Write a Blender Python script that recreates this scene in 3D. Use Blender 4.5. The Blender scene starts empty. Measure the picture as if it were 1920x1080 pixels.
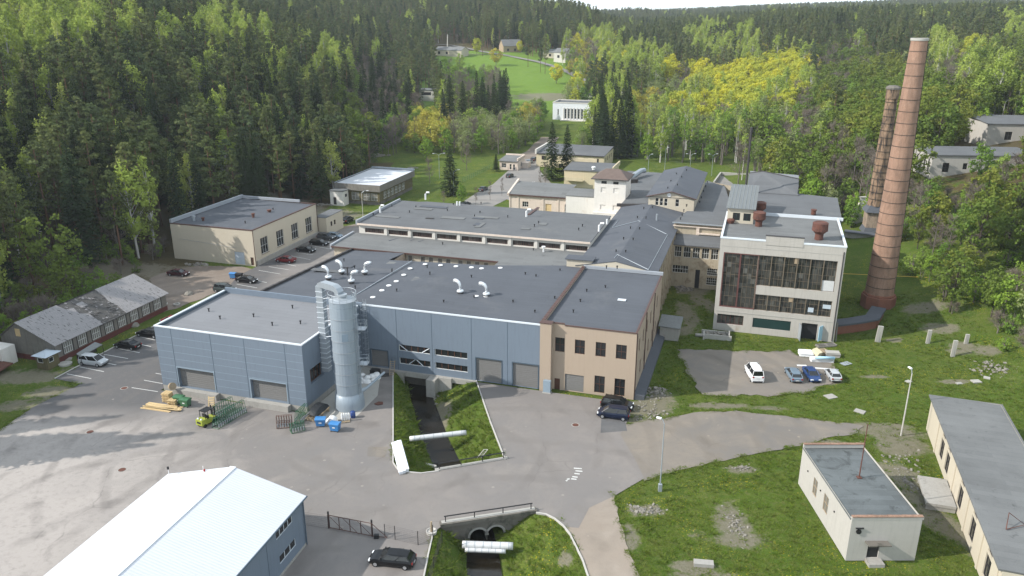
import bpy, bmesh, math, random
from mathutils import Vector, Matrix, geometry, noise
R = math.radians
random.seed(7)
scene = bpy.context.scene
COL = scene.collection

# ------------------------------------------------------------------ camera / survey
CAM_H, PITCH, FPX = 54.0, R(19.1), 1500.0
cam = bpy.data.objects.new('camera', bpy.data.cameras.new('camera'))
COL.objects.link(cam)
cam.location = (0, 0, CAM_H)
cam.rotation_euler = (R(90) - PITCH, 0, 0)
cam.data.sensor_width = 36
cam.data.lens = 36 * FPX / 1920
cam.data.clip_start = 0.5
cam.data.clip_end = 9000
scene.camera = cam
SP, CP = math.sin(PITCH), math.cos(PITCH)

def ray(u, v):
    x, y = (u - 960) / FPX, (540 - v) / FPX
    return (x, CP + y * SP, -SP + y * CP)

def G(u, v, z=0.0):
    """point at height z seen at survey pixel u,v"""
    d = ray(u, v)
    t = (z - CAM_H) / d[2]
    return (d[0] * t, d[1] * t)

def project(x, y, z):
    zz = z - CAM_H
    d = y * CP - zz * SP
    if d < 1: return (-9999, -9999, d)
    return (960 + FPX * x / d, 540 - FPX * (y * SP + zz * CP) / d, d)

class Frame:
    def __init__(s, deg, ox=0, oy=0):
        s.deg = deg; s.c, s.s = math.cos(R(deg)), math.sin(R(deg)); s.ox, s.oy = ox, oy
    def w(s, p, q): return (s.ox + p * s.c - q * s.s, s.oy + p * s.s + q * s.c)
    def l(s, x, y):
        x -= s.ox; y -= s.oy
        return (x * s.c + y * s.s, -x * s.s + y * s.c)
    def onq(s, u, v, q):
        d = ray(u, v); a = s.l(0, 0); b = s.l(d[0], d[1])
        b = (b[0] - a[0], b[1] - a[1])
        t = (q - a[1]) / b[1]
        return (a[0] + b[0] * t, CAM_H + d[2] * t)
    def onp(s, u, v, p):
        d = ray(u, v); a = s.l(0, 0); b = s.l(d[0], d[1])
        b = (b[0] - a[0], b[1] - a[1])
        t = (p - a[0]) / b[0]
        return (a[1] + b[1] * t, CAM_H + d[2] * t)
    def g(s, u, v, z=0.0): return s.l(*G(u, v, z))
    def rq(s, q, u0, v0, u1, v1):
        a, b = s.onq(u0, v0, q), s.onq(u1, v1, q)
        return (a[0], b[0], b[1], a[1])

FAB = Frame(-17.3)       # the factory's own axes
FW = Frame(0)

# ------------------------------------------------------------------ materials
MATS = {}
def _nodes(name):
    m = bpy.data.materials.new(name); m.use_nodes = True
    nt = m.node_tree; b = nt.nodes['Principled BSDF']
    return m, nt, b
def _n(nt, t, **kw):
    n = nt.nodes.new(t)
    for k, v in kw.items():
        if k in n.inputs.keys() if hasattr(n.inputs, 'keys') else False: n.inputs[k].default_value = v
        else: setattr(n, k, v)
    return n
def _noise(nt, vec, scale, detail=4, rough=.6, dist=0):
    n = nt.nodes.new('ShaderNodeTexNoise')
    n.inputs['Scale'].default_value = scale; n.inputs['Detail'].default_value = detail
    n.inputs['Roughness'].default_value = rough; n.inputs['Distortion'].default_value = dist
    nt.links.new(vec, n.inputs['Vector'])
    return n.outputs['Fac']
def _ramp(nt, fac, stops, interp='LINEAR'):
    r = nt.nodes.new('ShaderNodeValToRGB'); r.color_ramp.interpolation = interp
    e = r.color_ramp.elements
    while len(e) < len(stops): e.new(.5)
    for i, (p, c) in enumerate(stops):
        e[i].position = p
        e[i].color = (c[0], c[1], c[2], 1) if isinstance(c, (tuple, list)) else (c, c, c, 1)
    nt.links.new(fac, r.inputs['Fac'])
    return r.outputs['Color']
def _mix(nt, fac, a, b, mode='MIX'):
    m = nt.nodes.new('ShaderNodeMix'); m.data_type = 'RGBA'; m.blend_type = mode; m.clamp_factor = True
    if isinstance(fac, (int, float)): m.inputs[0].default_value = fac
    else: nt.links.new(fac, m.inputs[0])
    for s, i in ((a, 6), (b, 7)):
        if isinstance(s, (tuple, list)): m.inputs[i].default_value = (s[0], s[1], s[2], 1)
        else: nt.links.new(s, m.inputs[i])
    return m.outputs[2]
def _math(nt, op, a, b=None, c=None):
    m = nt.nodes.new('ShaderNodeMath'); m.operation = op
    for i, s in enumerate((a, b, c)):
        if s is None: continue
        if isinstance(s, (int, float)): m.inputs[i].default_value = s
        else: nt.links.new(s, m.inputs[i])
    return m.outputs[0]
def _map(nt, vec, sc=(1, 1, 1), rot=(0, 0, 0), loc=(0, 0, 0)):
    m = nt.nodes.new('ShaderNodeMapping')
    m.inputs['Scale'].default_value = sc; m.inputs['Rotation'].default_value = rot; m.inputs['Location'].default_value = loc
    nt.links.new(vec, m.inputs['Vector'])
    return m.outputs['Vector']
def _obj(nt): return nt.nodes.new('ShaderNodeTexCoord').outputs['Object']
def _bump(nt, b, h, strength=.3, dist=.05):
    bp = nt.nodes.new('ShaderNodeBump'); bp.inputs['Strength'].default_value = strength; bp.inputs['Distance'].default_value = dist
    nt.links.new(h, bp.inputs['Height']); nt.links.new(bp.outputs['Normal'], b.inputs['Normal'])
def mul(c, k): return tuple(x * k for x in c)

def surf(name, base, rough=.8, var=.18, scale=.6, metal=0, spec=.3, stain=None, streak=0, bump=0, obrand=0):
    """painted / rendered / concrete surface: two octaves of tone, optional stains and vertical streaks"""
    m, nt, b = _nodes(name)
    v = _obj(nt)
    f1 = _noise(nt, v, scale, 5, .65)
    f2 = _noise(nt, v, scale * 9, 3, .6)
    c = _mix(nt, f1, mul(base, 1 - var), mul(base, 1 + var))
    c = _mix(nt, _math(nt, 'MULTIPLY', f2, .35), c, mul(base, 1 - var * 1.2))
    if streak:
        fs = _noise(nt, _map(nt, v, (2.2, 2.2, .18)), 1.3, 4, .7)
        c = _mix(nt, _ramp(nt, fs, [(.5, 0.0), (.72, streak)]), c, mul(base, .45))
    if stain:
        sc, ss, th, am = stain
        fs = _noise(nt, v, ss, 6, .7, .4)
        c = _mix(nt, _ramp(nt, fs, [(th, 0.0), (min(th + .13, 1), am)]), c, sc)
    if obrand:
        oi = nt.nodes.new('ShaderNodeObjectInfo')
        c = _mix(nt, _math(nt, 'MULTIPLY', oi.outputs['Random'], obrand), c, mul(base, .5))
    nt.links.new(c, b.inputs['Base Color'])
    b.inputs['Roughness'].default_value = rough; b.inputs['Metallic'].default_value = metal
    b.inputs['Specular IOR Level'].default_value = spec
    if bump: _bump(nt, b, f2, bump, .04)
    MATS[name] = m
    return m

def felt(name, base, w=7.0, h=1.0, var=.16, stain=None):
    """bitumen roofing felt laid in rolls"""
    m, nt, b = _nodes(name)
    v = _obj(nt)
    br = nt.nodes.new('ShaderNodeTexBrick')
    br.inputs['Scale'].default_value = 1; br.inputs['Brick Width'].default_value = w; br.inputs['Row Height'].default_value = h
    br.inputs['Mortar Size'].default_value = .035; br.inputs['Mortar Smooth'].default_value = .3
    br.inputs['Color1'].default_value = (*mul(base, 1 - var * .5), 1); br.inputs['Color2'].default_value = (*mul(base, 1 + var * .5), 1)
    br.inputs['Mortar'].default_value = (*mul(base, .72), 1)
    nt.links.new(v, br.inputs['Vector'])
    f1 = _noise(nt, v, .16, 5, .65, .3); f2 = _noise(nt, v, 5, 3)
    c = _mix(nt, _ramp(nt, f1, [(.3, 0.0), (.7, .75)]), br.outputs['Color'], mul(base, 1 + var * 1.6))
    c = _mix(nt, _math(nt, 'MULTIPLY', f2, .3), c, mul(base, .7))
    if stain:
        sc, ss, th, am = stain
        fs = _noise(nt, v, ss, 6, .7, .6)
        c = _mix(nt, _ramp(nt, fs, [(th, 0.0), (min(th + .12, 1), am)]), c, sc)
    nt.links.new(c, b.inputs['Base Color']); b.inputs['Roughness'].default_value = .9
    b.inputs['Specular IOR Level'].default_value = .25
    MATS[name] = m

def brickmat(name, c1, c2, mortar, soot=0):
    m, nt, b = _nodes(name)
    v = _obj(nt)
    f0 = _noise(nt, _map(nt, v, (1, 1, 3)), 1.4, 5, .75)
    f1 = _noise(nt, _map(nt, v, (3.5, 3.5, 11)), 1.6, 3, .6)
    c = _mix(nt, f0, c1, c2)
    c = _mix(nt, _ramp(nt, f1, [(.45, 0.0), (.7, .6)]), c, mortar)
    f3 = _noise(nt, v, .22, 4, .6)
    c = _mix(nt, _ramp(nt, f3, [(.42, 0.0), (.66, .55)]), c, mul(c1, .62))
    if soot:
        f4 = _noise(nt, _map(nt, v, (1.2, 1.2, .22)), 1.2, 5, .7, .5)
        c = _mix(nt, _ramp(nt, f4, [(.45, 0.0), (.6, soot)]), c, (.035, .03, .028))
    nt.links.new(c, b.inputs['Base Color']); b.inputs['Roughness'].default_value = .92
    b.inputs['Specular IOR Level'].default_value = .2
    _bump(nt, b, f1, .5, .03)
    MATS[name] = m

def gloss(name, base, rough=.25, metal=0, spec=.5, coat=0):
    m, nt, b = _nodes(name)
    v = _obj(nt)
    f = _noise(nt, v, 1.7, 3)
    c = _mix(nt, f, mul(base, .88), mul(base, 1.12))
    nt.links.new(c, b.inputs['Base Color'])
    b.inputs['Roughness'].default_value = rough; b.inputs['Metallic'].default_value = metal
    b.inputs['Specular IOR Level'].default_value = spec; b.inputs['Coat Weight'].default_value = coat
    MATS[name] = m

def foliage(name, cols, trans=.3, nscale=.45, shadevar=.35):
    """leaf colour drifting from tree to tree (object random) and from spray to spray (noise)"""
    m, nt, b = _nodes(name)
    out = nt.nodes['Material Output']; nt.nodes.remove(b)
    oi = nt.nodes.new('ShaderNodeObjectInfo')
    c = _ramp(nt, oi.outputs['Random'], [(i / max(1, len(cols) - 1), k) for i, k in enumerate(cols)])
    f = _noise(nt, _obj(nt), nscale, 4, .65)
    f2 = _noise(nt, _obj(nt), nscale * 7, 2, .5)
    k = _math(nt, 'ADD', _math(nt, 'MULTIPLY', f, 1.3), _math(nt, 'MULTIPLY', f2, .7))
    k = _math(nt, 'MULTIPLY_ADD', _math(nt, 'SUBTRACT', k, 1.0), shadevar * 2.2, 1.0)
    vm = nt.nodes.new('ShaderNodeVectorMath'); vm.operation = 'SCALE'
    nt.links.new(c, vm.inputs[0]); nt.links.new(k, vm.inputs['Scale'])
    d = nt.nodes.new('ShaderNodeBsdfDiffuse'); t = nt.nodes.new('ShaderNodeBsdfTranslucent')
    nt.links.new(vm.outputs[0], d.inputs['Color']); nt.links.new(vm.outputs[0], t.inputs['Color'])
    mx = nt.nodes.new('ShaderNodeMixShader'); mx.inputs[0].default_value = trans
    nt.links.new(d.outputs[0], mx.inputs[1]); nt.links.new(t.outputs[0], mx.inputs[2])
    nt.links.new(mx.outputs[0], out.inputs['Surface'])
    MATS[name] = m

# walls and claddings
surf('blue cladding', (.160, .197, .245), .55, .08, .12, spec=.4, streak=.2)
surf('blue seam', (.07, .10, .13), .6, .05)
surf('pale seam', (.24, .30, .355), .55, .05)
surf('white metal trim', (.62, .66, .70), .45, .06, spec=.5)
surf('grey metal trim', (.30, .32, .35), .5, .1, spec=.5)
surf('dark trim', (.05, .045, .045), .6, .15)
surf('brown trim', (.09, .05, .042), .6, .2)
surf('peach render', (.385, .305, .235), .9, .05, .2, streak=.10)
surf('cream render', (.50, .445, .355), .9, .05, .2, streak=.08)
surf('yellow render', (.56, .48, .33), .9, .08, .25, streak=.2)
surf('pale brick render', (.64, .54, .46), .92, .10, .4, stain=((.44, .33, .26), .5, .58, .6), streak=.25)
surf('flaking white render', (.70, .67, .63), .92, .08, .4, stain=((.56, .46, .38), .35, .57, .7), streak=.2)
surf('white render', (.60, .57, .52), .92, .06, .3, streak=.12)
surf('concrete panel', (.42, .395, .36), .92, .12, .35, stain=((.30, .23, .17), .4, .6, .6), streak=.3)
surf('dirty render', (.40, .345, .26), .93, .18, .45, stain=((.22, .17, .12), .6, .52, .75), streak=.45)
surf('white brick', (.42, .40, .37), .92, .10, 1.6, stain=((.40, .37, .34), .5, .6, .5), streak=.15)
surf('concrete', (.34, .325, .30), .93, .18, .7, stain=((.17, .155, .13), .8, .56, .6), streak=.3, bump=.2)
surf('pale concrete', (.38, .365, .335), .93, .14, .8, stain=((.27, .25, .21), .9, .6, .6))
surf('dark wet concrete', (.16, .145, .125), .9, .3, .8, stain=((.06, .06, .05), .7, .5, .8))
surf('kerb stone', (.46, .44, .41), .93, .2, 1.4)
surf('weathered planks', (.20, .185, .165), .9, .3, 1.2, streak=.5)
surf('olive planks', (.135, .115, .06), .9, .3, .8, streak=.5)
surf('dark red base', (.12, .035, .03), .85, .25, 1.0, stain=((.06, .04, .035), 1.0, .55, .7))
surf('raw timber', (.62, .46, .25), .85, .2, 2.5)
surf('old timber', (.36, .28, .19), .88, .3, 2.5)
surf('galvanised', (.36, .395, .43), .42, .12, .8, metal=.35, spec=.5, streak=.12)
surf('silo steel', (.30, .35, .40), .45, .12, .35, metal=.25, spec=.5, streak=.25, stain=((.26, .24, .21), .5, .66, .4))
surf('bright steel', (.72, .74, .76), .3, .1, .8, metal=.5, spec=.5)
surf('rusty steel', (.13, .055, .04), .85, .35, 1.2, stain=((.06, .03, .025), 1.1, .5, .8))
surf('sheet roof', (.17, .18, .18), .6, .14, .5, metal=.1, streak=.5)
surf('roller slats', (.17, .165, .16), .55, .06, .8, spec=.4)
surf('pale door', (.44, .50, .56), .5, .06)
surf('brown door', (.09, .045, .03), .6, .15)
surf('dark green paint', (.02, .055, .05), .6, .2)
surf('black metal', (.02, .02, .022), .5, .2)
surf('brown window frame', (.09, .04, .025), .6, .15)
surf('white window frame', (.66, .66, .64), .55, .08)
surf('grey window frame', (.15, .12, .085), .75, .2)
surf('red steel frame', (.12, .05, .045), .7, .25)
surf('white sheet', (.72, .74, .77), .5, .03, .3, spec=.4)
surf('tile roof', (.145, .108, .093), .85, .3, 1.2)
surf('white plastic', (.74, .74, .74), .5, .08, 1.2)
surf('blue plastic', (.05, .20, .46), .4, .08, spec=.5)
surf('navy plastic', (.02, .05, .19), .4, .1, spec=.5)
surf('green plastic', (.045, .14, .065), .45, .12, spec=.5)
surf('dark plastic', (.02, .02, .022), .5, .2)
surf('foam board blue', (.36, .56, .68), .7, .08)
surf('cream block', (.66, .58, .40), .8, .1)
surf('yellow pipe', (.62, .40, .08), .6, .12)
surf('line paint', (.58, .58, .56), .85, .12, 2.0, stain=((.28, .27, .26), 1.5, .55, .6))
surf('lime paint', (.33, .37, .05), .4, .1, spec=.5)
surf('green rack paint', (.03, .115, .06), .5, .2)
surf('rack rust', (.13, .075, .06), .7, .3)
surf('tarpaulin', (.025, .027, .03), .5, .4, 1.5)
surf('rubble', (.25, .23, .20), .95, .35, 1.0, obrand=.3)
surf('silver pipe', (.60, .60, .60), .5, .12, .8, metal=.2, streak=.15, stain=((.25, .24, .22), 1.2, .6, .6))
surf('bark dark', (.07, .055, .045), .95, .3, 1.5)
surf('bark grey', (.16, .14, .12), .95, .3, 1.5)
surf('bark pine', (.17, .095, .06), .95, .35, 1.0)
surf('bark birch', (.50, .48, .45), .9, .25, 1.5, stain=((.06, .055, .05), 1.6, .6, .9))
surf('twig grey', (.20, .165, .135), .95, .25, .6, obrand=.5)
felt('grey felt', (.112, .116, .122), 7, 1.0, .18, stain=((.19, .185, .175), .13, .58, .45))
felt('blue grey felt', (.085, .092, .107), 9, 1.05, .12, stain=((.125, .128, .135), .1, .56, .5))
felt('light felt', (.188, .192, .205), 10, 1.1, .10)
felt('worn felt', (.145, .148, .148), 6, 1.0, .22, stain=((.07, .07, .07), .5, .6, .6))
felt('patched felt', (.135, .138, .138), 8, 1.0, .30, stain=((.05, .05, .05), .9, .60, .6))
felt('old sheet felt', (.095, .105, .108), 12, .9, .45, stain=((.045, .05, .05), .4, .53, .75))
brickmat('orange brick', (.335, .205, .145), (.25, .145, .10), (.37, .275, .21), .25)
brickmat('sooty brick', (.30, .20, .125), (.20, .12, .08), (.36, .29, .21), .9)
brickmat('red brick', (.25, .10, .065), (.17, .07, .05), (.27, .16, .11))
brickmat('ruin brick', (.40, .32, .24), (.24, .15, .11), (.42, .38, .32), .5)
# glass
gloss('dark glass', (.018, .020, .022), .07, 0, .6)
def dirty_panes(name):
    m, nt, b = _nodes(name)
    v = _map(nt, _obj(nt), (1.43, 1.43, 1.1))
    fl = nt.nodes.new('ShaderNodeVectorMath'); fl.operation = 'FLOOR'; nt.links.new(v, fl.inputs[0])
    w = nt.nodes.new('ShaderNodeTexWhiteNoise'); nt.links.new(fl.outputs[0], w.inputs['Vector'])
    f = _noise(nt, _obj(nt), .5, 4, .6)
    c = _ramp(nt, w.outputs['Value'], [(.0, (.018, .019, .018)), (.4, (.034, .036, .033)), (.72, (.058, .058, .052)), (.86, (.026, .025, .023)), (.95, (.10, .10, .09))], 'CONSTANT')
    c = _mix(nt, _ramp(nt, f, [(.4, 0.0), (.7, .6)]), c, (.07, .065, .052))
    nt.links.new(c, b.inputs['Base Color']); nt.links.new(_ramp(nt, w.outputs['Value'], [(.0, .08), (1.0, .4)]), b.inputs['Roughness']); MATS[name] = m
dirty_panes('smoky glass')
gloss('curtained glass', (.20, .19, .17), .2, 0, .5)
gloss('car glass', (.012, .014, .016), .05, 0, .7)
gloss('tyre rubber', (.012, .012, .012), .8, 0, .2)
gloss('alloy', (.45, .46, .48), .3, .6)
gloss('headlamp glass', (.72, .74, .76), .12, 0, .6)
gloss('tail lamp red', (.30, .015, .012), .2, 0, .6)
gloss('plate white', (.6, .6, .6), .5)
for nm, c in (('black', (.004, .004, .005)), ('navy', (.006, .011, .03)), ('blue', (.02, .05, .15)), ('silver', (.44, .46, .48)),
              ('steel blue', (.17, .23, .29)), ('red', (.15, .012, .016)), ('maroon', (.045, .010, .014)), ('white', (.76, .76, .76)),
              ('dark grey', (.05, .053, .058)), ('green grey', (.035, .045, .045))):
    gloss('car paint ' + nm, c, .28, .15 if nm in ('silver', 'steel blue') else 0, .32, .12)

def roof_rib_mat(name, base, along, period, depth=.5):
    m, nt, b = _nodes(name)
    v = _obj(nt)
    w = nt.nodes.new('ShaderNodeTexWave'); w.wave_type = 'BANDS'; w.bands_direction = along; w.wave_profile = 'SIN'
    w.inputs['Scale'].default_value = 2 * math.pi / (20 * period); w.inputs['Distortion'].default_value = 0
    nt.links.new(v, w.inputs['Vector'])
    f = _noise(nt, v, .2, 4)
    c = _mix(nt, f, mul(base, .93), mul(base, 1.05))
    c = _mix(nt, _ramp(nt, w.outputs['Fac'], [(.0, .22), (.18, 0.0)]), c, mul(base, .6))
    nt.links.new(c, b.inputs['Base Color']); b.inputs['Roughness'].default_value = .45
    _bump(nt, b, w.outputs['Fac'], depth, .03)
    MATS[name] = m
roof_rib_mat('white ribbed sheet', (.58, .595, .635), 'Y', .33)

def slate_mat(name, a, b_, dark):
    m, nt, b = _nodes(name)
    v = _obj(nt)
    br = nt.nodes.new('ShaderNodeTexBrick')
    br.inputs['Scale'].default_value = 1; br.inputs['Brick Width'].default_value = .42; br.inputs['Row Height'].default_value = .34
    br.inputs['Mortar Size'].default_value = .02
    br.inputs['Color1'].default_value = (*a, 1); br.inputs['Color2'].default_value = (*b_, 1); br.inputs['Mortar'].default_value = (*mul(a, .55), 1)
    nt.links.new(_map(nt, v, (1, 1, 1), (0, 0, R(90))), br.inputs['Vector'])
    f = _noise(nt, v, .5, 5, .7)
    fm = _noise(nt, _map(nt, v, (1.0, 3.2, 1)), 1.1, 3, .6)
    c = _mix(nt, f, br.outputs['Color'], mul(a, .8))
    c = _mix(nt, _ramp(nt, fm, [(.60, 0.0), (.64, .85)]), c, dark)
    nt.links.new(c, b.inputs['Base Color']); b.inputs['Roughness'].default_value = .9
    MATS[name] = m
slate_mat('grey slates', (.30, .285, .285), (.24, .23, .235), (.045, .043, .042))
slate_mat('bare roof boards', (.085, .08, .076), (.055, .052, .05), (.20, .19, .185))

# ------------------------------------------------------------------ mesh builder
class MB:
    def __init__(s): s.v = []; s.f = []; s.smooth = False
    def poly(s, pts):
        n = len(s.v); s.v += [tuple(p) for p in pts]; s.f.append(tuple(range(n, n + len(pts))))
    def box(s, x0, x1, y0, y1, z0, z1):
        n = len(s.v)
        s.v += [(x0, y0, z0), (x1, y0, z0), (x1, y1, z0), (x0, y1, z0), (x0, y0, z1), (x1, y0, z1), (x1, y1, z1), (x0, y1, z1)]
        s.f += [(n, n + 3, n + 2, n + 1), (n + 4, n + 5, n + 6, n + 7), (n, n + 1, n + 5, n + 4), (n + 1, n + 2, n + 6, n + 5), (n + 2, n + 3, n + 7, n + 6), (n + 3, n, n + 4, n + 7)]
    def obox(s, c, size, rz=0, rx=0, ry=0):
        M = Matrix.Translation(c) @ Matrix.Rotation(rz, 4, 'Z') @ Matrix.Rotation(ry, 4, 'Y') @ Matrix.Rotation(rx, 4, 'X')
        n = len(s.v); a, b, d = size[0] / 2, size[1] / 2, size[2] / 2
        for p in [(-a, -b, -d), (a, -b, -d), (a, b, -d), (-a, b, -d), (-a, -b, d), (a, -b, d), (a, b, d), (-a, b, d)]:
            s.v.append(tuple(M @ Vector(p)))
        s.f += [(n, n + 3, n + 2, n + 1), (n + 4, n + 5, n + 6, n + 7), (n, n + 1, n + 5, n + 4), (n + 1, n + 2, n + 6, n + 5), (n + 2, n + 3, n + 7, n + 6), (n + 3, n, n + 4, n + 7)]
    def prism(s, pts, z0, z1):
        """pts (x,y) ccw; z0, z1 numbers or functions of (x,y)"""
        f0 = z0 if callable(z0) else (lambda x, y: z0); f1 = z1 if callable(z1) else (lambda x, y: z1)
        n = len(s.v); k = len(pts)
        s.v += [(x, y, f0(x, y)) for x, y in pts] + [(x, y, f1(x, y)) for x, y in pts]
        s.f.append(tuple(n + i for i in reversed(range(k)))); s.f.append(tuple(n + k + i for i in range(k)))
        for i in range(k): s.f.append((n + i, n + (i + 1) % k, n + k + (i + 1) % k, n + k + i))
    def ring(s, c, r, ax, n, ry=None):
        ax = Vector(ax).normalized(); t = Vector((0, 0, 1)) if abs(ax.z) < .9 else Vector((1, 0, 0))
        u = ax.cross(t).normalized(); w = ax.cross(u)
        return [tuple(Vector(c) + u * math.cos(2 * math.pi * i / n) * r + w * math.sin(2 * math.pi * i / n) * r) for i in range(n)]
    def tube(s, pts, r, n=6, caps=True):
        """round bar through pts; r number or list"""
        base = len(s.v); k = len(pts); rr = r if isinstance(r, (list, tuple)) else [r] * k
        pv = [Vector(p) for p in pts]
        for i in range(k):
            d = pv[min(i + 1, k - 1)] - pv[max(i - 1, 0)]
            s.v += s.ring(pv[i], rr[i], d if d.length > 1e-6 else (0, 0, 1), n)
        for i in range(k - 1):
            for j in range(n):
                a = base + i * n + j; b = base + i * n + (j + 1) % n
                s.f.append((a, a + n, b + n, b))
        if caps:
            s.f.append(tuple(base + j for j in range(n))); s.f.append(tuple(base + (k - 1) * n + j for j in reversed(range(n))))
    def lathe(s, prof, n=24, c=(0, 0, 0), caps=True, phase=0):
        base = len(s.v); k = len(prof)
        for r, z in prof:
            for j in range(n):
                a = 2 * math.pi * j / n + phase
                s.v.append((c[0] + r * math.cos(a), c[1] + r * math.sin(a), c[2] + z))
        for i in range(k - 1):
            for j in range(n):
                a = base + i * n + j; b = base + i * n + (j + 1) % n
                s.f.append((a, b, b + n, a + n))
        if caps:
            s.f.append(tuple(base + j for j in reversed(range(n)))); s.f.append(tuple(base + (k - 1) * n + j for j in range(n)))
    def facade(s, a, b, z0, z1, ops=(), depth=.2):
        """wall from a to b (x,y), outward on the right hand side, with real openings and reveals"""
        ax, ay = a; L = math.hypot(b[0] - ax, b[1] - ay); ux, uy = (b[0] - ax) / L, (b[1] - ay) / L; nx, ny = uy, -ux
        f1 = z1 if callable(z1) else (lambda t: z1)
        xs = sorted({0.0, L} | {min(max(o[0], 0), L) for o in ops} | {min(max(o[1], 0), L) for o in ops})
        zs = sorted({z0} | {o[2] for o in ops if o[2] > z0} | {o[3] for o in ops})
        P = lambda t, z, d=0: (ax + ux * t - nx * d, ay + uy * t - ny * d, z)
        for i in range(len(xs) - 1):
            t0, t1 = xs[i], xs[i + 1]
            if t1 - t0 < 1e-5: continue
            tm = (t0 + t1) / 2
            for j in range(len(zs)):
                za = zs[j]; last = j == len(zs) - 1
                zb = None if last else zs[j + 1]
                zm = za + .001 if last else (za + zb) / 2
                if any(o[0] <= tm <= o[1] and o[2] <= zm <= o[3] for o in ops): continue
                s.poly([P(t0, za), P(t1, za), P(t1, f1(t1) if last else zb), P(t0, f1(t0) if last else zb)])
        for o in ops:
            t0, t1, za, zb = o[:4]
            s.poly([P(t0, za), P(t0, zb), P(t0, zb, depth), P(t0, za, depth)])
            s.poly([P(t1, za), P(t1, za, depth), P(t1, zb, depth), P(t1, zb)])
            s.poly([P(t0, zb), P(t1, zb), P(t1, zb, depth), P(t0, zb, depth)])
            if za > z0: s.poly([P(t0, za), P(t0, za, depth), P(t1, za, depth), P(t1, za)])
    def obj(s, name, mat, parent=None, off=(0, 0, 0), smooth=False):
        me = bpy.data.meshes.new(name)
        me.from_pydata([(x - off[0], y - off[1], z - off[2]) for x, y, z in s.v], [], s.f)
        if smooth: me.polygons.foreach_set('use_smooth', [True] * len(me.polygons))
        for mm in (mat if isinstance(mat, (list, tuple)) else [mat]): me.materials.append(MATS[mm])
        me.update()
        o = bpy.data.objects.new(name, me); COL.objects.link(o)
        if parent: o.parent = parent
        return o

OFF = {}
FRM = {}
def thing(name, label, cat, fr=FW, at=(0, 0, 0), group=None, rz=0):
    """Empty at the thing's base; parts are modelled in the frame's own coordinates"""
    o = bpy.data.objects.new(name, None); COL.objects.link(o)
    o.empty_display_size = .5
    x, y = fr.w(at[0], at[1]); o.location = (x, y, at[2]); o.rotation_euler = (0, 0, R(fr.deg) + rz)
    o['label'] = label; o['category'] = cat
    if group: o['group'] = group
    OFF[o.name] = tuple(at); FRM[o.name] = fr
    return o
SPLIT = {'band', 'pilaster', 'gable', 'flashing', 'hoop', 'flange', 'batten', 'downpipe', 'standing_seam', 'coping', 'parapet', 'mullion', 'red_post', 'string_course', 'blocked_window', 'boarded_door', 'boarded_pane', 'cornice', 'roof_edge', 'parapet_lining', 'rubber_pad'}
def pieces(mb):
    par = list(range(len(mb.v)))
    def find(a):
        while par[a] != a: par[a] = par[par[a]]; a = par[a]
        return a
    for f in mb.f:
        for i in f[1:]: par[find(i)] = find(f[0])
    gr = {}
    for f in mb.f: gr.setdefault(find(f[0]), []).append(f)
    for fs in gr.values():
        m = MB(); ix = {}
        for f in fs:
            for i in f:
                if i not in ix: ix[i] = len(m.v); m.v.append(mb.v[i])
            m.f.append(tuple(ix[i] for i in f))
        yield m
def part(parent, name, mb, mat, smooth=False, label=None):
    if name in SPLIT:
        ms = list(pieces(mb))
        if 1 < len(ms) < 100:
            for m in ms: o = mb_part(parent, name, m, mat, smooth, label)
            return o
    return mb_part(parent, name, mb, mat, smooth, label)
def mb_part(parent, name, mb, mat, smooth=False, label=None):
    o = mb.obj(name, mat, parent, OFF[parent.name], smooth)
    OFF[o.name] = OFF[parent.name]
    if label: o['label'] = label
    return o
def tag(o, label=None, cat=None, group=None, kind=None):
    if label: o['label'] = label
    if cat: o['category'] = cat
    if group: o['group'] = group
    if kind: o['kind'] = kind
    return o
def kids(o): return [c for c in bpy.data.objects if c.parent == o]
def dup(root, loc, rz, label=None, sc=None, kidmap=None):
    r = root.copy(); COL.objects.link(r); r.location = loc; r.rotation_euler = (0, 0, rz)
    if sc: r.scale = sc if isinstance(sc, (tuple, list)) else (sc, sc, sc)
    if label: r['label'] = label
    for ch in (kidmap[root.name] if kidmap else list(root.children)):
        c = ch.copy(); COL.objects.link(c); c.parent = r
        for gch in (kidmap.get(ch.name, ()) if kidmap else list(ch.children)):
            d = gch.copy(); COL.objects.link(d); d.parent = c
    return r

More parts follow.
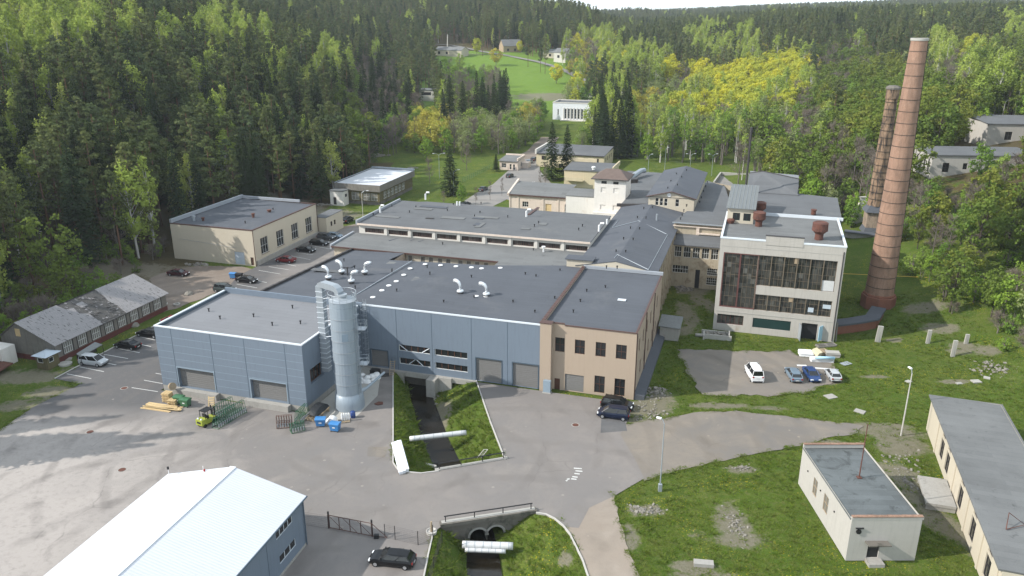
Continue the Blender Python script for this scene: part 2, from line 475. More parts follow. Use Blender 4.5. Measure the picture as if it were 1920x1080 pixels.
def window(parent, a, b, op, nx, nz, frame='brown window frame', pane='dark glass', depth=.16, bar=.05, name='window', sill=None, edge=None):
    ax, ay = a; L = math.hypot(b[0] - ax, b[1] - ay); ux, uy = (b[0] - ax) / L, (b[1] - ay) / L; vx, vy = uy, -ux
    t0, t1, z0, z1 = op[:4]
    P = lambda t, z, d: (ax + ux * t - vx * d, ay + uy * t - vy * d, z)
    fm = MB()
    e = edge or bar
    def bx(ta, tb, za, zb, d0, d1):
        n = len(fm.v)
        fm.v += [P(ta, za, d0), P(tb, za, d0), P(tb, za, d1), P(ta, za, d1), P(ta, zb, d0), P(tb, zb, d0), P(tb, zb, d1), P(ta, zb, d1)]
        fm.f += [(n, n + 3, n + 2, n + 1), (n + 4, n + 5, n + 6, n + 7), (n, n + 1, n + 5, n + 4), (n + 1, n + 2, n + 6, n + 5), (n + 2, n + 3, n + 7, n + 6), (n + 3, n, n + 4, n + 7)]
    d0, d1 = depth - .07, depth - .008
    bx(t0, t0 + e, z0, z1, d0, d1); bx(t1 - e, t1, z0, z1, d0, d1)
    bx(t0 + e, t1 - e, z0, z0 + e, d0, d1); bx(t0 + e, t1 - e, z1 - e, z1, d0, d1)
    for i in range(1, nx):
        t = t0 + (t1 - t0) * i / nx; bx(t - bar / 2, t + bar / 2, z0 + e, z1 - e, d0 + .01, d1)
    for j in range(1, nz):
        z = z0 + (z1 - z0) * j / nz
        for i in range(nx):
            ta = t0 + (t1 - t0) * i / nx + (bar / 2 if i else e); tb = t0 + (t1 - t0) * (i + 1) / nx - (bar / 2 if i < nx - 1 else e)
            bx(ta, tb, z - bar / 2, z + bar / 2, d0 + .012, d1)
    w = part(parent, name, fm, frame)
    if sill:
        sm = MB(); sv = fm; n0 = len(fm.v)
        s2 = MB(); keep = fm.v, fm.f; fm.v, fm.f = [], []
        bx(t0 - .08, t1 + .08, z0 - .07, z0 - .004, -.12, depth - .1)
        s2.v, s2.f = fm.v, fm.f; part(w, 'sill', s2, sill)
    pm = MB(); pm.poly([P(t0, z0, depth), P(t1, z0, depth), P(t1, z1, depth), P(t0, z1, depth)])
    part(w, 'pane', pm, pane)
    return w

def roller(parent, a, b, op, depth=.3, mat='roller slats', name='roller_door', slat=.3, trim=None):
    ax, ay = a; L = math.hypot(b[0] - ax, b[1] - ay); ux, uy = (b[0] - ax) / L, (b[1] - ay) / L; vx, vy = uy, -ux
    t0, t1, z0, z1 = op[:4]
    P = lambda t, z, d: (ax + ux * t - vx * d, ay + uy * t - vy * d, z)
    m = MB(); n = max(1, int((z1 - z0) / slat)); h = (z1 - z0) / n
    for i in range(n):
        za, zb = z0 + i * h, z0 + (i + 1) * h
        m.poly([P(t0, za, depth), P(t1, za, depth), P(t1, za + .03, depth - .03), P(t0, za + .03, depth - .03)])
        m.poly([P(t0, za + .03, depth - .03), P(t1, za + .03, depth - .03), P(t1, zb - .02, depth - .03), P(t0, zb - .02, depth - .03)])
        m.poly([P(t0, zb - .02, depth - .03), P(t1, zb - .02, depth - .03), P(t1, zb, depth), P(t0, zb, depth)])
    d = part(parent, name, m, mat)
    if trim:
        k = MB()
        for (ta, tb, za, zb) in ((t0 - .14, t0 - .003, z0, z1 + .14), (t1 + .003, t1 + .14, z0, z1 + .14), (t0 - .003, t1 + .003, z1 + .003, z1 + .14)):
            q = [P(ta, za, -.05), P(tb, za, -.05), P(tb, za, -.003), P(ta, za, -.003), P(ta, zb, -.05), P(tb, zb, -.05), P(tb, zb, -.003), P(ta, zb, -.003)]
            n = len(k.v); k.v += q
            k.f += [(n, n + 3, n + 2, n + 1), (n + 4, n + 5, n + 6, n + 7), (n, n + 1, n + 5, n + 4), (n + 1, n + 2, n + 6, n + 5), (n + 2, n + 3, n + 7, n + 6), (n + 3, n, n + 4, n + 7)]
        part(d, 'door_frame', k, trim)
    return d

def door(parent, a, b, op, depth=.14, mat='brown door', name='door'):
    ax, ay = a; L = math.hypot(b[0] - ax, b[1] - ay); ux, uy = (b[0] - ax) / L, (b[1] - ay) / L; vx, vy = uy, -ux
    t0, t1, z0, z1 = op[:4]
    m = MB(); n = 0
    P = lambda t, z, d: (ax + ux * t - vx * d, ay + uy * t - vy * d, z)
    m.poly([P(t0, z0, depth), P(t1, z0, depth), P(t1, z1, depth), P(t0, z1, depth)])
    w = (t1 - t0)
    for za, zb in ((.12, .48), (.54, .92)):
        m.poly([P(t0 + .12 * w, z0 + za * (z1 - z0), depth - .02), P(t1 - .12 * w, z0 + za * (z1 - z0), depth - .02), P(t1 - .12 * w, z0 + zb * (z1 - z0), depth - .02), P(t0 + .12 * w, z0 + zb * (z1 - z0), depth - .02)])
    return part(parent, name, m, mat)

def build_ops(root, sides, walls, frame, pane, depth=.16, wall_mat='concrete', name='wall', sill=None):
    """walls: list of (a, b, z0, z1, ops); one wall mesh with openings, windows and doors as parts"""
    mb = MB()
    for a, b, z0, z1, ops in walls:
        mb.facade(a, b, z0, z1, [o[:4] for o in ops], depth + .04)
    w = part(root, name, mb, wall_mat)
    for a, b, z0, z1, ops in walls:
        for o in ops:
            kind = o[4] if len(o) > 4 else 'win'
            opt = o[7] if len(o) > 7 else {}
            if kind == 'win':
                kw = dict(frame=frame, pane=pane, depth=depth, sill=sill); kw.update(opt)
                window(root, a, b, o, o[5] if len(o) > 5 else 2, o[6] if len(o) > 6 else 2, **kw)
            elif kind == 'roller': roller(root, a, b, o, **{'depth': depth, **opt})
            elif kind == 'door': door(root, a, b, o, **{'depth': depth, **opt})
    return w

def box_walls(p0, p1, q0, q1, z0, z1, f=(), r=(), b=(), l=()):
    """front/right/back/left walls; openings given in absolute p or q"""
    F = [(o[0] - p0, o[1] - p0) + tuple(o[2:]) for o in f]
    Rr = [(o[0] - q0, o[1] - q0) + tuple(o[2:]) for o in r]
    Bk = [(p1 - o[1], p1 - o[0]) + tuple(o[2:]) for o in b]
    Lf = [(q1 - o[1], q1 - o[0]) + tuple(o[2:]) for o in l]
    return [((p0, q0), (p1, q0), z0, z1, F), ((p1, q0), (p1, q1), z0, z1, Rr), ((p1, q1), (p0, q1), z0, z1, Bk), ((p0, q1), (p0, q0), z0, z1, Lf)]

def parapet(root, p0, p1, q0, q1, z, w=.3, h=.25, over=.06, mat='white metal trim', drop=.12, name='parapet_cap', sides='frbl'):
    m = MB()
    if 'f' in sides: m.box(p0 - over, p1 + over, q0 - over, q0 + w, z - drop, z + h)
    if 'b' in sides: m.box(p0 - over, p1 + over, q1 - w, q1 + over, z - drop, z + h)
    if 'l' in sides: m.box(p0 - over, p0 + w, q0 + w + .002, q1 - w - .002, z - drop, z + h - .003)
    if 'r' in sides: m.box(p1 - w, p1 + over, q0 + w + .002, q1 - w - .002, z - drop, z + h - .003)
    return part(root, name, m, mat)

def slab(root, pts, z, mat, t=.25, name='roof'):
    """roof deck; pts (p,q) or (p,q,z)"""
    m = MB()
    top = [(p[0], p[1], p[2] if len(p) > 2 else z) for p in pts]
    bot = [(x, y, zz - t) for x, y, zz in top]
    k = len(top); m.v = top + bot
    m.f.append(tuple(range(k))); m.f.append(tuple(reversed(range(k, 2 * k))))
    for i in range(k): m.f.append((k + i, k + (i + 1) % k, (i + 1) % k, i))
    return part(root, name, m, mat)
# ------------------------------------------------------------------ terrain
ROWS = [
 (30, [(-300, 60), (-165, 34), (-118, 8), (-98, 0), (84, 0), (110, 11), (150, 20), (300, 45)]),
 (75, [(-300, 62), (-180, 38), (-125, 13), (-88, 0), (80, 0), (110, 11), (150, 20), (300, 45)]),
 (100, [(-300, 66), (-200, 42), (-135, 16), (-102, 1.5), (-90, 0), (72, 0), (86, 2), (112, 12), (150, 20), (300, 45)]),
 (140, [(-350, 75), (-230, 50), (-150, 24), (-100, 3), (-88, 0), (64, 0), (78, 1.2), (94, 5), (120, 14), (170, 24), (320, 45)]),
 (170, [(-350, 75), (-230, 50), (-150, 26), (-100, 5), (-86, 0), (62, 0), (76, 1.2), (95, 6), (125, 16), (180, 26), (320, 45)]),
 (210, [(-350, 78), (-240, 55), (-150, 28), (-100, 7), (-79, 0), (66, 0), (84, 3.5), (108, 12.6), (135, 17.5), (190, 27), (330, 46)]),
 (250, [(-350, 78), (-240, 58), (-140, 30), (-85, 6), (-66, 0), (72, 0), (95, 4), (120, 12), (160, 20), (220, 30), (350, 46)]),
 (310, [(-400, 80), (-250, 60), (-140, 34), (-75, 6), (-58, 0), (85, 0), (115, 4), (160, 14), (230, 28), (380, 44)]),
 (360, [(-400, 80), (-250, 60), (-140, 36), (-80, 10), (-55, 0), (95, 0), (130, 4), (180, 14), (260, 28), (420, 44)]),
 (450, [(-500, 85), (-280, 62), (-160, 42), (-90, 14), (-60, 1), (-30, .5), (110, 1), (150, 5), (220, 16), (320, 30), (500, 44)]),
 (560, [(-500, 85), (-300, 64), (-180, 46), (-110, 22), (-70, 11), (0, 11), (80, 10), (150, 9), (240, 20), (360, 34), (560, 46)]),
 (700, [(-600, 85), (-350, 68), (-200, 52), (-120, 34), (-70, 25), (0, 24), (60, 22), (110, 17), (224, 31), (400, 38), (650, 42)]),
 (900, [(-700, 85), (-400, 70), (-250, 62), (-100, 52), (0, 47), (70, 44), (120, 22), (200, 26), (300, 36), (500, 40), (800, 40)]),
 (1200, [(-900, 85), (-400, 72), (-150, 60), (0, 50), (90, 36), (160, 22), (300, 28), (600, 40), (1000, 40)]),
 (1650, [(-1200, 70), (-200, 48), (100, 30), (240, 40), (330, 33), (430, 40), (560, 47), (700, 50), (860, 60), (1000, 58), (1150, 45), (1300, 40)]),
 (2200, [(-1500, 50), (200, 30), (600, 45), (1100, 62), (1500, 50)]),
 (3000, [(-2000, 25), (2000, 25)]),
]
def _row(r, x):
    if x <= r[0][0]: return r[0][1]
    for (xa, za), (xb, zb) in zip(r, r[1:]):
        if x <= xb:
            t = (x - xa) / (xb - xa)
            return za + (zb - za) * t
    return r[-1][1]
def base_z(x, y):
    if y <= ROWS[0][0]: return _row(ROWS[0][1], x)
    for (ya, ra), (yb, rb) in zip(ROWS, ROWS[1:]):
        if y <= yb:
            t = (y - ya) / (yb - ya); t = t * t * (3 - 2 * t) * .5 + t * .5
            return _row(ra, x) * (1 - t) + _row(rb, x) * t
    return _row(ROWS[-1][1], x)
# the stream and its banks: (y, left bank, water centre, right bank)
BANK = [(50, -10.3, -1.6, 9.0), (66.9, -8.9, -2.6, 7.8), (73.9, -8.6, -3.3, 6.8), (78, -8.6, -4.0, 3.0), (82, -10, -5.0, 0), (86.6, -13.6, -6.6, -1.1), (89, -15.0, -7.4, -0.9),
        (100, -16.7, -11.0, -3.1), (112.5, -18.4, -14.3, -5.6), (119, -19.0, -15.6, -6.5)]
def bank(y):
    for a, b in zip(BANK, BANK[1:]):
        if y <= b[0]:
            t = max(0, (y - a[0]) / (b[0] - a[0])); return [a[i] + (b[i] - a[i]) * t for i in (1, 2, 3)]
    return BANK[-1][1:]
WATER_Z = -2.9
def terrain(x, y):
    z = base_z(x, y)
    if z > .5 or y > 330:
        z += min(1.0, max(0, z) / 6) * 1.6 * noise.noise((x * .02, y * .02, 3.1)) + min(1, max(0, z) / 3) * .35 * noise.noise((x * .11, y * .11, .7))
    elif 0 <= z:
        d = .12 * noise.noise((x * .16, y * .16, 9.0)) + .06 * noise.noise((x * .5, y * .5, 4.0))
        z += min(d, .0) - .05
    if y < 118.5 and -20 < x < 10:
        l, c, r = bank(y)
        if l < x < r:
            hw = 1.25
            if abs(x - c) < hw: z = WATER_Z - .35
            else:
                t = (c - hw - x) / (c - hw - l) if x < c else (x - c - hw) / (r - c - hw)
                s = t * t * (3 - 2 * t) * .45 + t * .55
                z = min(z, (WATER_Z - .3) * (1 - s) + .22 * noise.noise((x * .7, y * .7, 2)) * (1 - abs(2 * t - 1)))
    return z
def GT(u, v):
    """survey pixel -> point on the terrain"""
    d = ray(u, v); t = 45.0
    while t < 3000:
        x, y, z = d[0] * t, d[1] * t, CAM_H + d[2] * t
        if z < terrain(x, y): break
        t += max(.4, .002 * t)
    return (x, y, terrain(x, y))

def lines(segs):
    out = []
    for a, b, st in segs:
        n = max(1, round((b - a) / st)); out += [a + (b - a) * i / n for i in range(n)]
    return out + [segs[-1][1]]
XL = lines([(-1640, -600, 80), (-600, -200, 16), (-200, -112, 5), (-112, -22, 1.8), (-22, 11, .6), (11, 130, 1.8), (130, 260, 5), (260, 700, 16), (700, 1640, 80)])
YL = lines([(15, 55, 2.5), (55, 121, .75), (121, 230, 1.8), (230, 480, 4), (480, 1000, 10), (1000, 2340, 35)])

# bare or trodden spots: centre (from survey pixel), radii in metres, strength
DIRT = []
def dirt(u, v, rx, ry, k=1.0, kind=0):
    x, y = G(u, v); DIRT.append((x, y, rx * .85, ry * .85, k * .8, kind))
for a in [(45, 705, 7, 3.2), (95, 735, 4, 2.6), (20, 760, 3, 2), (100, 755, 3.5, 2.2), (330, 520, 9, 6), (300, 545, 7, 4), (365, 505, 6, 3.5), (380, 545, 4, 2), (285, 575, 3, 2),
          (1215, 765, 4.5, 3), (1240, 745, 2.5, 3.5), (1205, 795, 4.5, 2.2), (1235, 800, 3, 2), (1190, 958, 1.3, 1.5), (1228, 956, 1.6, 1.2), (1180, 1010, 1.4, 3), (1375, 985, 2.4, 5), (1385, 1010, 3, 2.2),
          (1390, 880, 2.5, 1.2), (1300, 1060, 3.5, 1.2), (1310, 1085, 4, 2), (1295, 1000, 1, 1), (1345, 760, 5, 1.2), (1440, 765, 3, 1), (1640, 800, 6, 1.6), (1590, 805, 4, 1.5), (1690, 835, 4, 3),
          (1700, 900, 2.6, 6), (1720, 935, 2, 5), (1745, 970, 1.8, 4), (1800, 1000, 1.6, 6), (1290, 590, 2.2, 9), (1310, 560, 2, 5), (1280, 620, 2.4, 3), (1330, 570, 1.5, 6), (1300, 545, 4, 3),
          (1680, 815, 5, 1.5), (1800, 660, 3, 3), (1760, 625, 4, 3), (1730, 590, 5, 3), (1680, 640, 2, 1.4), (1850, 670, 3, 2), (640, 430, 12, 4), (690, 432, 8, 4), (600, 405, 14, 9), (555, 395, 10, 8),
          (1605, 352, 4, 3), (1500, 355, 8, 3), (520, 380, 12, 8), (250, 505, 10, 6), (200, 515, 8, 6), (1100, 1010, 2, 2), (1545, 715, 3, 1.5), (1640, 706, 3, .8), (1790, 716, 3, 1),
          (1645, 880, 3, 1.4), (1560, 830, 3, 1.0), (150, 690, 2.5, 1.4), (820, 760, 1.6, 4), (828, 740, 2, 3), (1060, 1040, 1, 1.5)]:
    dirt(*a)
for a in [(1020, 182, 22, 6), (1046, 184, 14, 7)]:
    x, y, z = GT(a[0], a[1]); DIRT.append((x, y, a[2], a[3], 1.1, 1))
def dirt_at(x, y):
    k = 0
    for cx, cy, rx, ry, s, kd in DIRT:
        e = ((x - cx) / rx) ** 2 + ((y - cy) / ry) ** 2
        if e < 2.2: k = max(k, s * (1 - e / 2.2) * 1.25)
    return min(1, k)
def in_forest(x, y):
    """leaf litter instead of turf"""
    z = base_z(x, y)
    if x < -45 and y < 300 and (FAB.l(x, y)[0] < -119): return 1
    if x < 0: return max(0, min(1, (z - 2.0) / 6)) if y < 430 else max(0, min(1, (z - base_z(-40, y) - 2) / 8)) if y < 690 else 1
    return max(0, min(1, (z - 7) / 10)) if y < 330 else (max(0, min(1, (z - 3) / 6)) if y < 480 else max(0, min(1, (x - 110 + (700 - y) * .1) / 20)) if y < 720 else 1)

gm = MB(); nx, ny = len(XL), len(YL)
gv = [(x, y, terrain(x, y)) for y in YL for x in XL]
gf = [(j * nx + i, j * nx + i + 1, (j + 1) * nx + i + 1, (j + 1) * nx + i) for j in range(ny - 1) for i in range(nx - 1)]
gme = bpy.data.meshes.new('ground'); gme.from_pydata(gv, [], gf)
at = gme.attributes.new('dirt', 'FLOAT', 'POINT'); at.data.foreach_set('value', [dirt_at(x, y) if y < 700 and abs(x) < 200 else 0.0 for x, y, z in gv])
at = gme.attributes.new('litter', 'FLOAT', 'POINT'); at.data.foreach_set('value', [in_forest(x, y) for x, y, z in gv])
gme.polygons.foreach_set('use_smooth', [True] * len(gf))
ground = bpy.data.objects.new('ground', gme); COL.objects.link(ground); tag(ground, kind='structure')

m, nt, b = _nodes('turf')
v = _obj(nt)
fa = _noise(nt, v, .045, 5, .6); fb = _noise(nt, v, .28, 6, .7, .4); fc = _noise(nt, v, 1.6, 5, .75); fd = _noise(nt, v, 7, 3, .7)
c = _mix(nt, _ramp(nt, fb, [(.36, 0.0), (.64, 1.0)]), (.060, .102, .013), (.122, .155, .028))
c = _mix(nt, _ramp(nt, fa, [(.46, 0.0), (.66, .65)]), c, (.078, .132, .013))
c = _mix(nt, _ramp(nt, fc, [(.50, 0.0), (.68, .75)]), c, (.16, .15, .06))
c = _mix(nt, _ramp(nt, fd, [(.35, .6), (.6, 0.0)]), c, (.022, .042, .008))
vo = nt.nodes.new('ShaderNodeTexVoronoi'); vo.inputs['Scale'].default_value = 3.4; nt.links.new(v, vo.inputs['Vector'])
dm = _math(nt, 'LESS_THAN', vo.outputs['Distance'], .24)
da = _noise(nt, v, .11, 4, .7)
dm = _math(nt, 'MULTIPLY', dm, _ramp(nt, da, [(.50, 0.0), (.60, .8)]))
c = _mix(nt, dm, c, (.46, .36, .015))
def _attr(nt, n):
    a = nt.nodes.new('ShaderNodeAttribute'); a.attribute_name = n; return a.outputs['Fac']
gsy = nt.nodes.new('ShaderNodeSeparateXYZ'); nt.links.new(v, gsy.inputs[0])  # the upper meadow is mown, fresh grass
c = _mix(nt, _ramp(nt, _math(nt, 'MULTIPLY', gsy.outputs['Y'], .001), [(.40, 0.0), (.47, .8)]), c, _mix(nt, fb, (.105, .195, .028), (.17, .26, .04)))
lit = _attr(nt, 'litter'); di = _attr(nt, 'dirt')
lc = _mix(nt, fb, (.055, .040, .022), (.10, .075, .04))
lm = _math(nt, 'ADD', lit, _math(nt, 'MULTIPLY', _math(nt, 'SUBTRACT', fb, .5), 1.6))
c = _mix(nt, _ramp(nt, lm, [(.35, 0.0), (.65, .92)]), c, lc)
dc = _mix(nt, fc, (.13, .115, .08), (.235, .21, .17))
dc = _mix(nt, _ramp(nt, fd, [(.5, 0.0), (.75, .6)]), dc, (.13, .11, .08))
dmask = _math(nt, 'ADD', di, _math(nt, 'MULTIPLY', _math(nt, 'SUBTRACT', fb, .5), 1.5))
dmask = _math(nt, 'ADD', dmask, _math(nt, 'MULTIPLY', _math(nt, 'SUBTRACT', fc, .5), .8))
dmask = _math(nt, 'MULTIPLY', _ramp(nt, dmask, [(.40, 0.0), (.72, .85)]), _ramp(nt, di, [(.02, 0.0), (.25, 1.0)]))
c = _mix(nt, dmask, c, dc)
nt.links.new(c, b.inputs['Base Color']); b.inputs['Roughness'].default_value = .95; b.inputs['Specular IOR Level'].default_value = .1
_bump(nt, b, _math(nt, 'ADD', fc, fd), .7, .16)
MATS['turf'] = m
gme.materials.append(m)

# asphalt
def asphalt(name, base, patch, dusty, crack=.45):
    m, nt, b = _nodes(name)
    v = _obj(nt)
    f0 = _noise(nt, v, .035, 4, .6, .5); f1 = _noise(nt, v, .18, 6, .65, .6); f2 = _noise(nt, v, 1.4, 5, .7); f3 = _noise(nt, v, 9, 2)
    c = _mix(nt, _ramp(nt, f0, [(.40, 0.0), (.60, 1.0)]), base, patch)
    c = _mix(nt, _ramp(nt, f1, [(.42, 0.0), (.75, .75)]), c, dusty)
    if name == 'yard asphalt':  # paler tone towards the near west side of the yard
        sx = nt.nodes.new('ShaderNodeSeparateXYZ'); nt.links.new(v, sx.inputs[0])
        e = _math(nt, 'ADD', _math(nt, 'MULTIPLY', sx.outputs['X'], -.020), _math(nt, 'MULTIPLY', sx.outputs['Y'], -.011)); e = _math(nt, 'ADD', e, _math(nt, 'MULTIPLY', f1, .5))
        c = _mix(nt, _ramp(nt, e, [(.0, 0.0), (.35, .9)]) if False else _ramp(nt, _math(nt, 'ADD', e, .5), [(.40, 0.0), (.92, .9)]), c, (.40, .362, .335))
        c = _mix(nt, _math(nt, 'MULTIPLY', _ramp(nt, _math(nt, 'MULTIPLY_ADD', f1, .02, _math(nt, 'MULTIPLY', sx.outputs['Y'], .005)), [(.495, 0.0), (.53, .92)]), _ramp(nt, _math(nt, 'MULTIPLY', sx.outputs['X'], -.01), [(.49, 0.0), (.53, 1.0)])), c, (.086, .086, .09))  # car park: darker newer asphalt, with forest shade painted into the tone
    c = _mix(nt, _ramp(nt, f2, [(.25, .45), (.5, 0.0)]), c, mul(base, .78))
    c = _mix(nt, _math(nt, 'MULTIPLY', f3, .22), c, mul(base, .7))
    vv = _map(nt, v, (1, 1, 1))
    dn = nt.nodes.new('ShaderNodeTexNoise'); dn.inputs['Scale'].default_value = .35; nt.links.new(v, dn.inputs['Vector'])
    vm = nt.nodes.new('ShaderNodeVectorMath'); vm.operation = 'MULTIPLY_ADD'; vm.inputs[1].default_value = (2.2, 2.2, 0); nt.links.new(dn.outputs['Color'], vm.inputs[0]); nt.links.new(v, vm.inputs[2])
    vo = nt.nodes.new('ShaderNodeTexVoronoi'); vo.feature = 'DISTANCE_TO_EDGE'; vo.inputs['Scale'].default_value = .075; nt.links.new(vm.outputs[0], vo.inputs['Vector'])
    cr = _ramp(nt, vo.outputs['Distance'], [(.0, crack), (.006, 0.0)])
    cr = _math(nt, 'MULTIPLY', cr, _ramp(nt, f1, [(.45, 0.0), (.55, 1.0)]))
    c = _mix(nt, cr, c, mul(base, .55))
    # turning tyre marks
    for (cx, cy, rs, rd) in ((-38, 66, .030, 40), (-20, 95, .045, 30), (0, 62, .035, 30)):
        w = nt.nodes.new('ShaderNodeTexWave'); w.wave_type = 'RINGS'; w.rings_direction = 'Z'; w.wave_profile = 'SIN'
        w.inputs['Scale'].default_value = rs; w.inputs['Distortion'].default_value = 2.2; w.inputs['Detail'].default_value = 2; w.inputs['Detail Scale'].default_value = .12
        nt.links.new(_map(nt, v, loc=(-cx, -cy, 0)), w.inputs['Vector'])
        wm = _math(nt, 'MULTIPLY', _ramp(nt, w.outputs['Fac'], [(.88, 0.0), (.985, .42)]), _ramp(nt, f1, [(.42, 0.0), (.6, 1.0)]))
        c = _mix(nt, wm, c, mul(base, .66))
    vs = nt.nodes.new('ShaderNodeTexVoronoi'); vs.inputs['Scale'].default_value = .42; nt.links.new(v, vs.inputs['Vector'])
    sp = _math(nt, 'MULTIPLY', _math(nt, 'LESS_THAN', vs.outputs['Distance'], .085), _ramp(nt, f0, [(.48, 0.0), (.55, .5)]))
    c = _mix(nt, sp, c, mul(dusty, 1.25))
    nt.links.new(c, b.inputs['Base Color']); b.inputs['Roughness'].default_value = .88; b.inputs['Specular IOR Level'].default_value = .25
    _bump(nt, b, f3, .25, .02)
    MATS[name] = m
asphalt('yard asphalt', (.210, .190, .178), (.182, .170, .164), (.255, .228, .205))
asphalt('worn asphalt', (.205, .18, .155), (.165, .152, .14), (.28, .235, .185))
asphalt('dark asphalt', (.105, .105, .11), (.125, .122, .122), (.16, .152, .145))
asphalt('gravel', (.30, .25, .205), (.24, .20, .165), (.35, .305, .26), .0)
asphalt('street asphalt', (.24, .225, .21), (.21, .20, .19), (.29, .265, .24))
asphalt('brown gravel', (.21, .17, .14), (.17, .135, .11), (.26, .22, .19), .0)

def densify(pts, step, jit, seed):
    rnd = random.Random(seed); out = []
    for a, b_ in zip(pts, pts[1:] + pts[:1]):
        L = math.hypot(b_[0] - a[0], b_[1] - a[1]); n = max(1, int(L / step))
        for i in range(n):
            t = i / n; j = jit if 0 < i else jit * .4
            out.append((a[0] + (b_[0] - a[0]) * t + rnd.uniform(-j, j), a[1] + (b_[1] - a[1]) * t + rnd.uniform(-j, j)))
    return out
def sheet(name, rings, mat, z=.02, jit=0, step=1.2, seed=1, follow=False):
    if jit: rings = [densify(r, step, jit, seed) for r in rings]
    flat = [p for r in rings for p in r]
    tris = geometry.tessellate_polygon([[Vector((x, y, 0)) for x, y in r] for r in rings])
    mb = MB(); mb.v = [(x, y, (terrain(x, y) if follow else 0) + z) for x, y in flat]
    for t in tris:
        a, b_, c_ = (mb.v[i] for i in t)
        if (b_[0] - a[0]) * (c_[1] - a[1]) - (b_[1] - a[1]) * (c_[0] - a[0]) < 0: t = (t[0], t[2], t[1])
        mb.f.append(tuple(t))
    o = mb.obj(name, mat)
    tag(o, kind='structure')
    return o
W = FAB.w
YARD = [(-70, 30), (-72, 60), (-71, 85), G(0, 806), G(60, 765), G(95, 747), G(150, 720), G(103, 710), G(262, 626), G(400, 553), W(-103, 133), W(-105.2, 139), W(-105.2, 174), W(-101, 184),
        W(-86, 186), W(-80, 150), W(-76, 138), W(-76, 105.0), W(-82.9, 105.0), W(-82.9, 88.2), W(-58, 88.2), W(-57.7, 105.0), W(-52.4, 105.0), G(737, 712), G(737, 870),
        G(745, 880), G(760, 885), G(790, 887), G(820, 882), G(947, 862), G(893, 715), W(-38.6, 105.0), W(-14.4, 105.0), G(1176, 790), G(1163, 815), G(1190, 860), G(1208, 897), G(1150, 931), G(1105, 952),
        G(1085, 990), G(1062, 988), G(1040, 972), G(1010, 963), G(998, 958), G(832, 983), G(812, 1000), G(795, 1080), (-9.6, 55), (-10.6, 30)]
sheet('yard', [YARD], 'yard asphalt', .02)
sheet('side_road', [[G(*p) for p in [(1140, 820), (1160, 795), (1178, 795), (1230, 786), (1300, 774), (1380, 770), (1440, 778), (1520, 786), (1620, 798), (1606, 812), (1540, 824), (1490, 838), (1420, 850), (1330, 868), (1270, 882), (1208, 901), (1180, 880)]]], 'worn asphalt', .015, .22, 1.0, 3)
sheet('dirt_track', [[G(*p) for p in [(1050, 970), (1070, 940), (1140, 915), (1152, 930), (1160, 970), (1172, 1010), (1200, 1085), (1225, 1180), (1120, 1180), (1106, 1085), (1090, 1040), (1075, 1008)]]], 'gravel', .012, .14, .8, 5)
sheet('gravel_pad', [[G(*p) for p in [(1270, 655), (1330, 655), (1440, 660), (1480, 655), (1500, 668), (1560, 670), (1572, 700), (1556, 720), (1515, 735), (1450, 742), (1320, 740), (1288, 700)]]], 'worn asphalt', .012, .45, 1.1, 9)
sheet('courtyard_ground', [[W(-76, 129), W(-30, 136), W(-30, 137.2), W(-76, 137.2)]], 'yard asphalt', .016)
sheet('gravel_forecourt', [[G(*p) for p in [(262, 560), (285, 520), (330, 505), (372, 498), (455, 500), (480, 505), (468, 520), (430, 540), (398, 552), (340, 575), (290, 590)]]], 'brown gravel', .010, .4, 1.2, 11)
sheet('gravel_lane', [[G(*p) for p in [(628, 436), (640, 425), (690, 415), (705, 432), (690, 470), (640, 470), (625, 450)]]], 'brown gravel', .014, .4, 1.5, 13)
sheet('street', [[G(*p) for p in [(860, 384), (918, 390), (950, 374), (1010, 392), (1060, 380), (1035, 345), (1012, 320), (1012, 300), (996, 296), (975, 300), (955, 318), (925, 345), (893, 362)]]], 'street asphalt', .02)
sheet('dirt_avenue', [[G(*p) for p in [(996, 297), (1012, 300), (1032, 285), (1062, 232), (1042, 228), (1018, 255), (985, 285), (965, 300)]]], 'brown gravel', .025, .5, 4, 15)
sheet('paved_lot', [[G(*p) for p in [(1338, 345), (1352, 329), (1412, 333), (1440, 350), (1400, 362)]]], 'street asphalt', .05)
sheet('pavement', [[W(-57.9, 88.3), W(-57.9, 104.9), W(-54.5, 104.9), G(708, 742), G(668, 782), G(615, 792), G(600, 780)]], 'pale concrete', .03)
# lane to the village and the edge wall of the meadow
def strip(name, px, w, mat, z=.15):
    pts = [GT(*p) for p in px]; mb = MB(); n = len(pts)
    for i, p in enumerate(pts):
        a, c_ = pts[max(0, i - 1)], pts[min(n - 1, i + 1)]; dx, dy = c_[0] - a[0], c_[1] - a[1]; L = math.hypot(dx, dy)
        ox, oy = -dy / L * w / 2, dx / L * w / 2
        mb.v += [(p[0] + ox, p[1] + oy, p[2] + z), (p[0] - ox, p[1] - oy, p[2] + z)]
    for i in range(n - 1): mb.f.append((2 * i, 2 * i + 1, 2 * i + 3, 2 * i + 2))
    return tag(mb.obj(name, mat), kind='structure')
strip('village_lane', [(815, 84), (850, 86), (905, 98), (945, 104), (980, 111), (1010, 117), (1040, 126), (1065, 136), (1088, 148), (1102, 160), (1112, 172)], 5.5, 'street asphalt', .5)
strip('village_path', [(860, 101), (890, 103), (930, 103)], 3, 'street asphalt', .5)
for i, q_ in enumerate([[(1128, 776), (1170, 782), (1176, 808), (1126, 812)], [(690, 838), (728, 838), (722, 858), (688, 856)]]):
    sheet('shade_and_patch', [[G(*p) for p in q_]], 'dark asphalt' if i != 1 else 'worn asphalt', .023)  # first sheet also paints in the shade of the people carrier and building
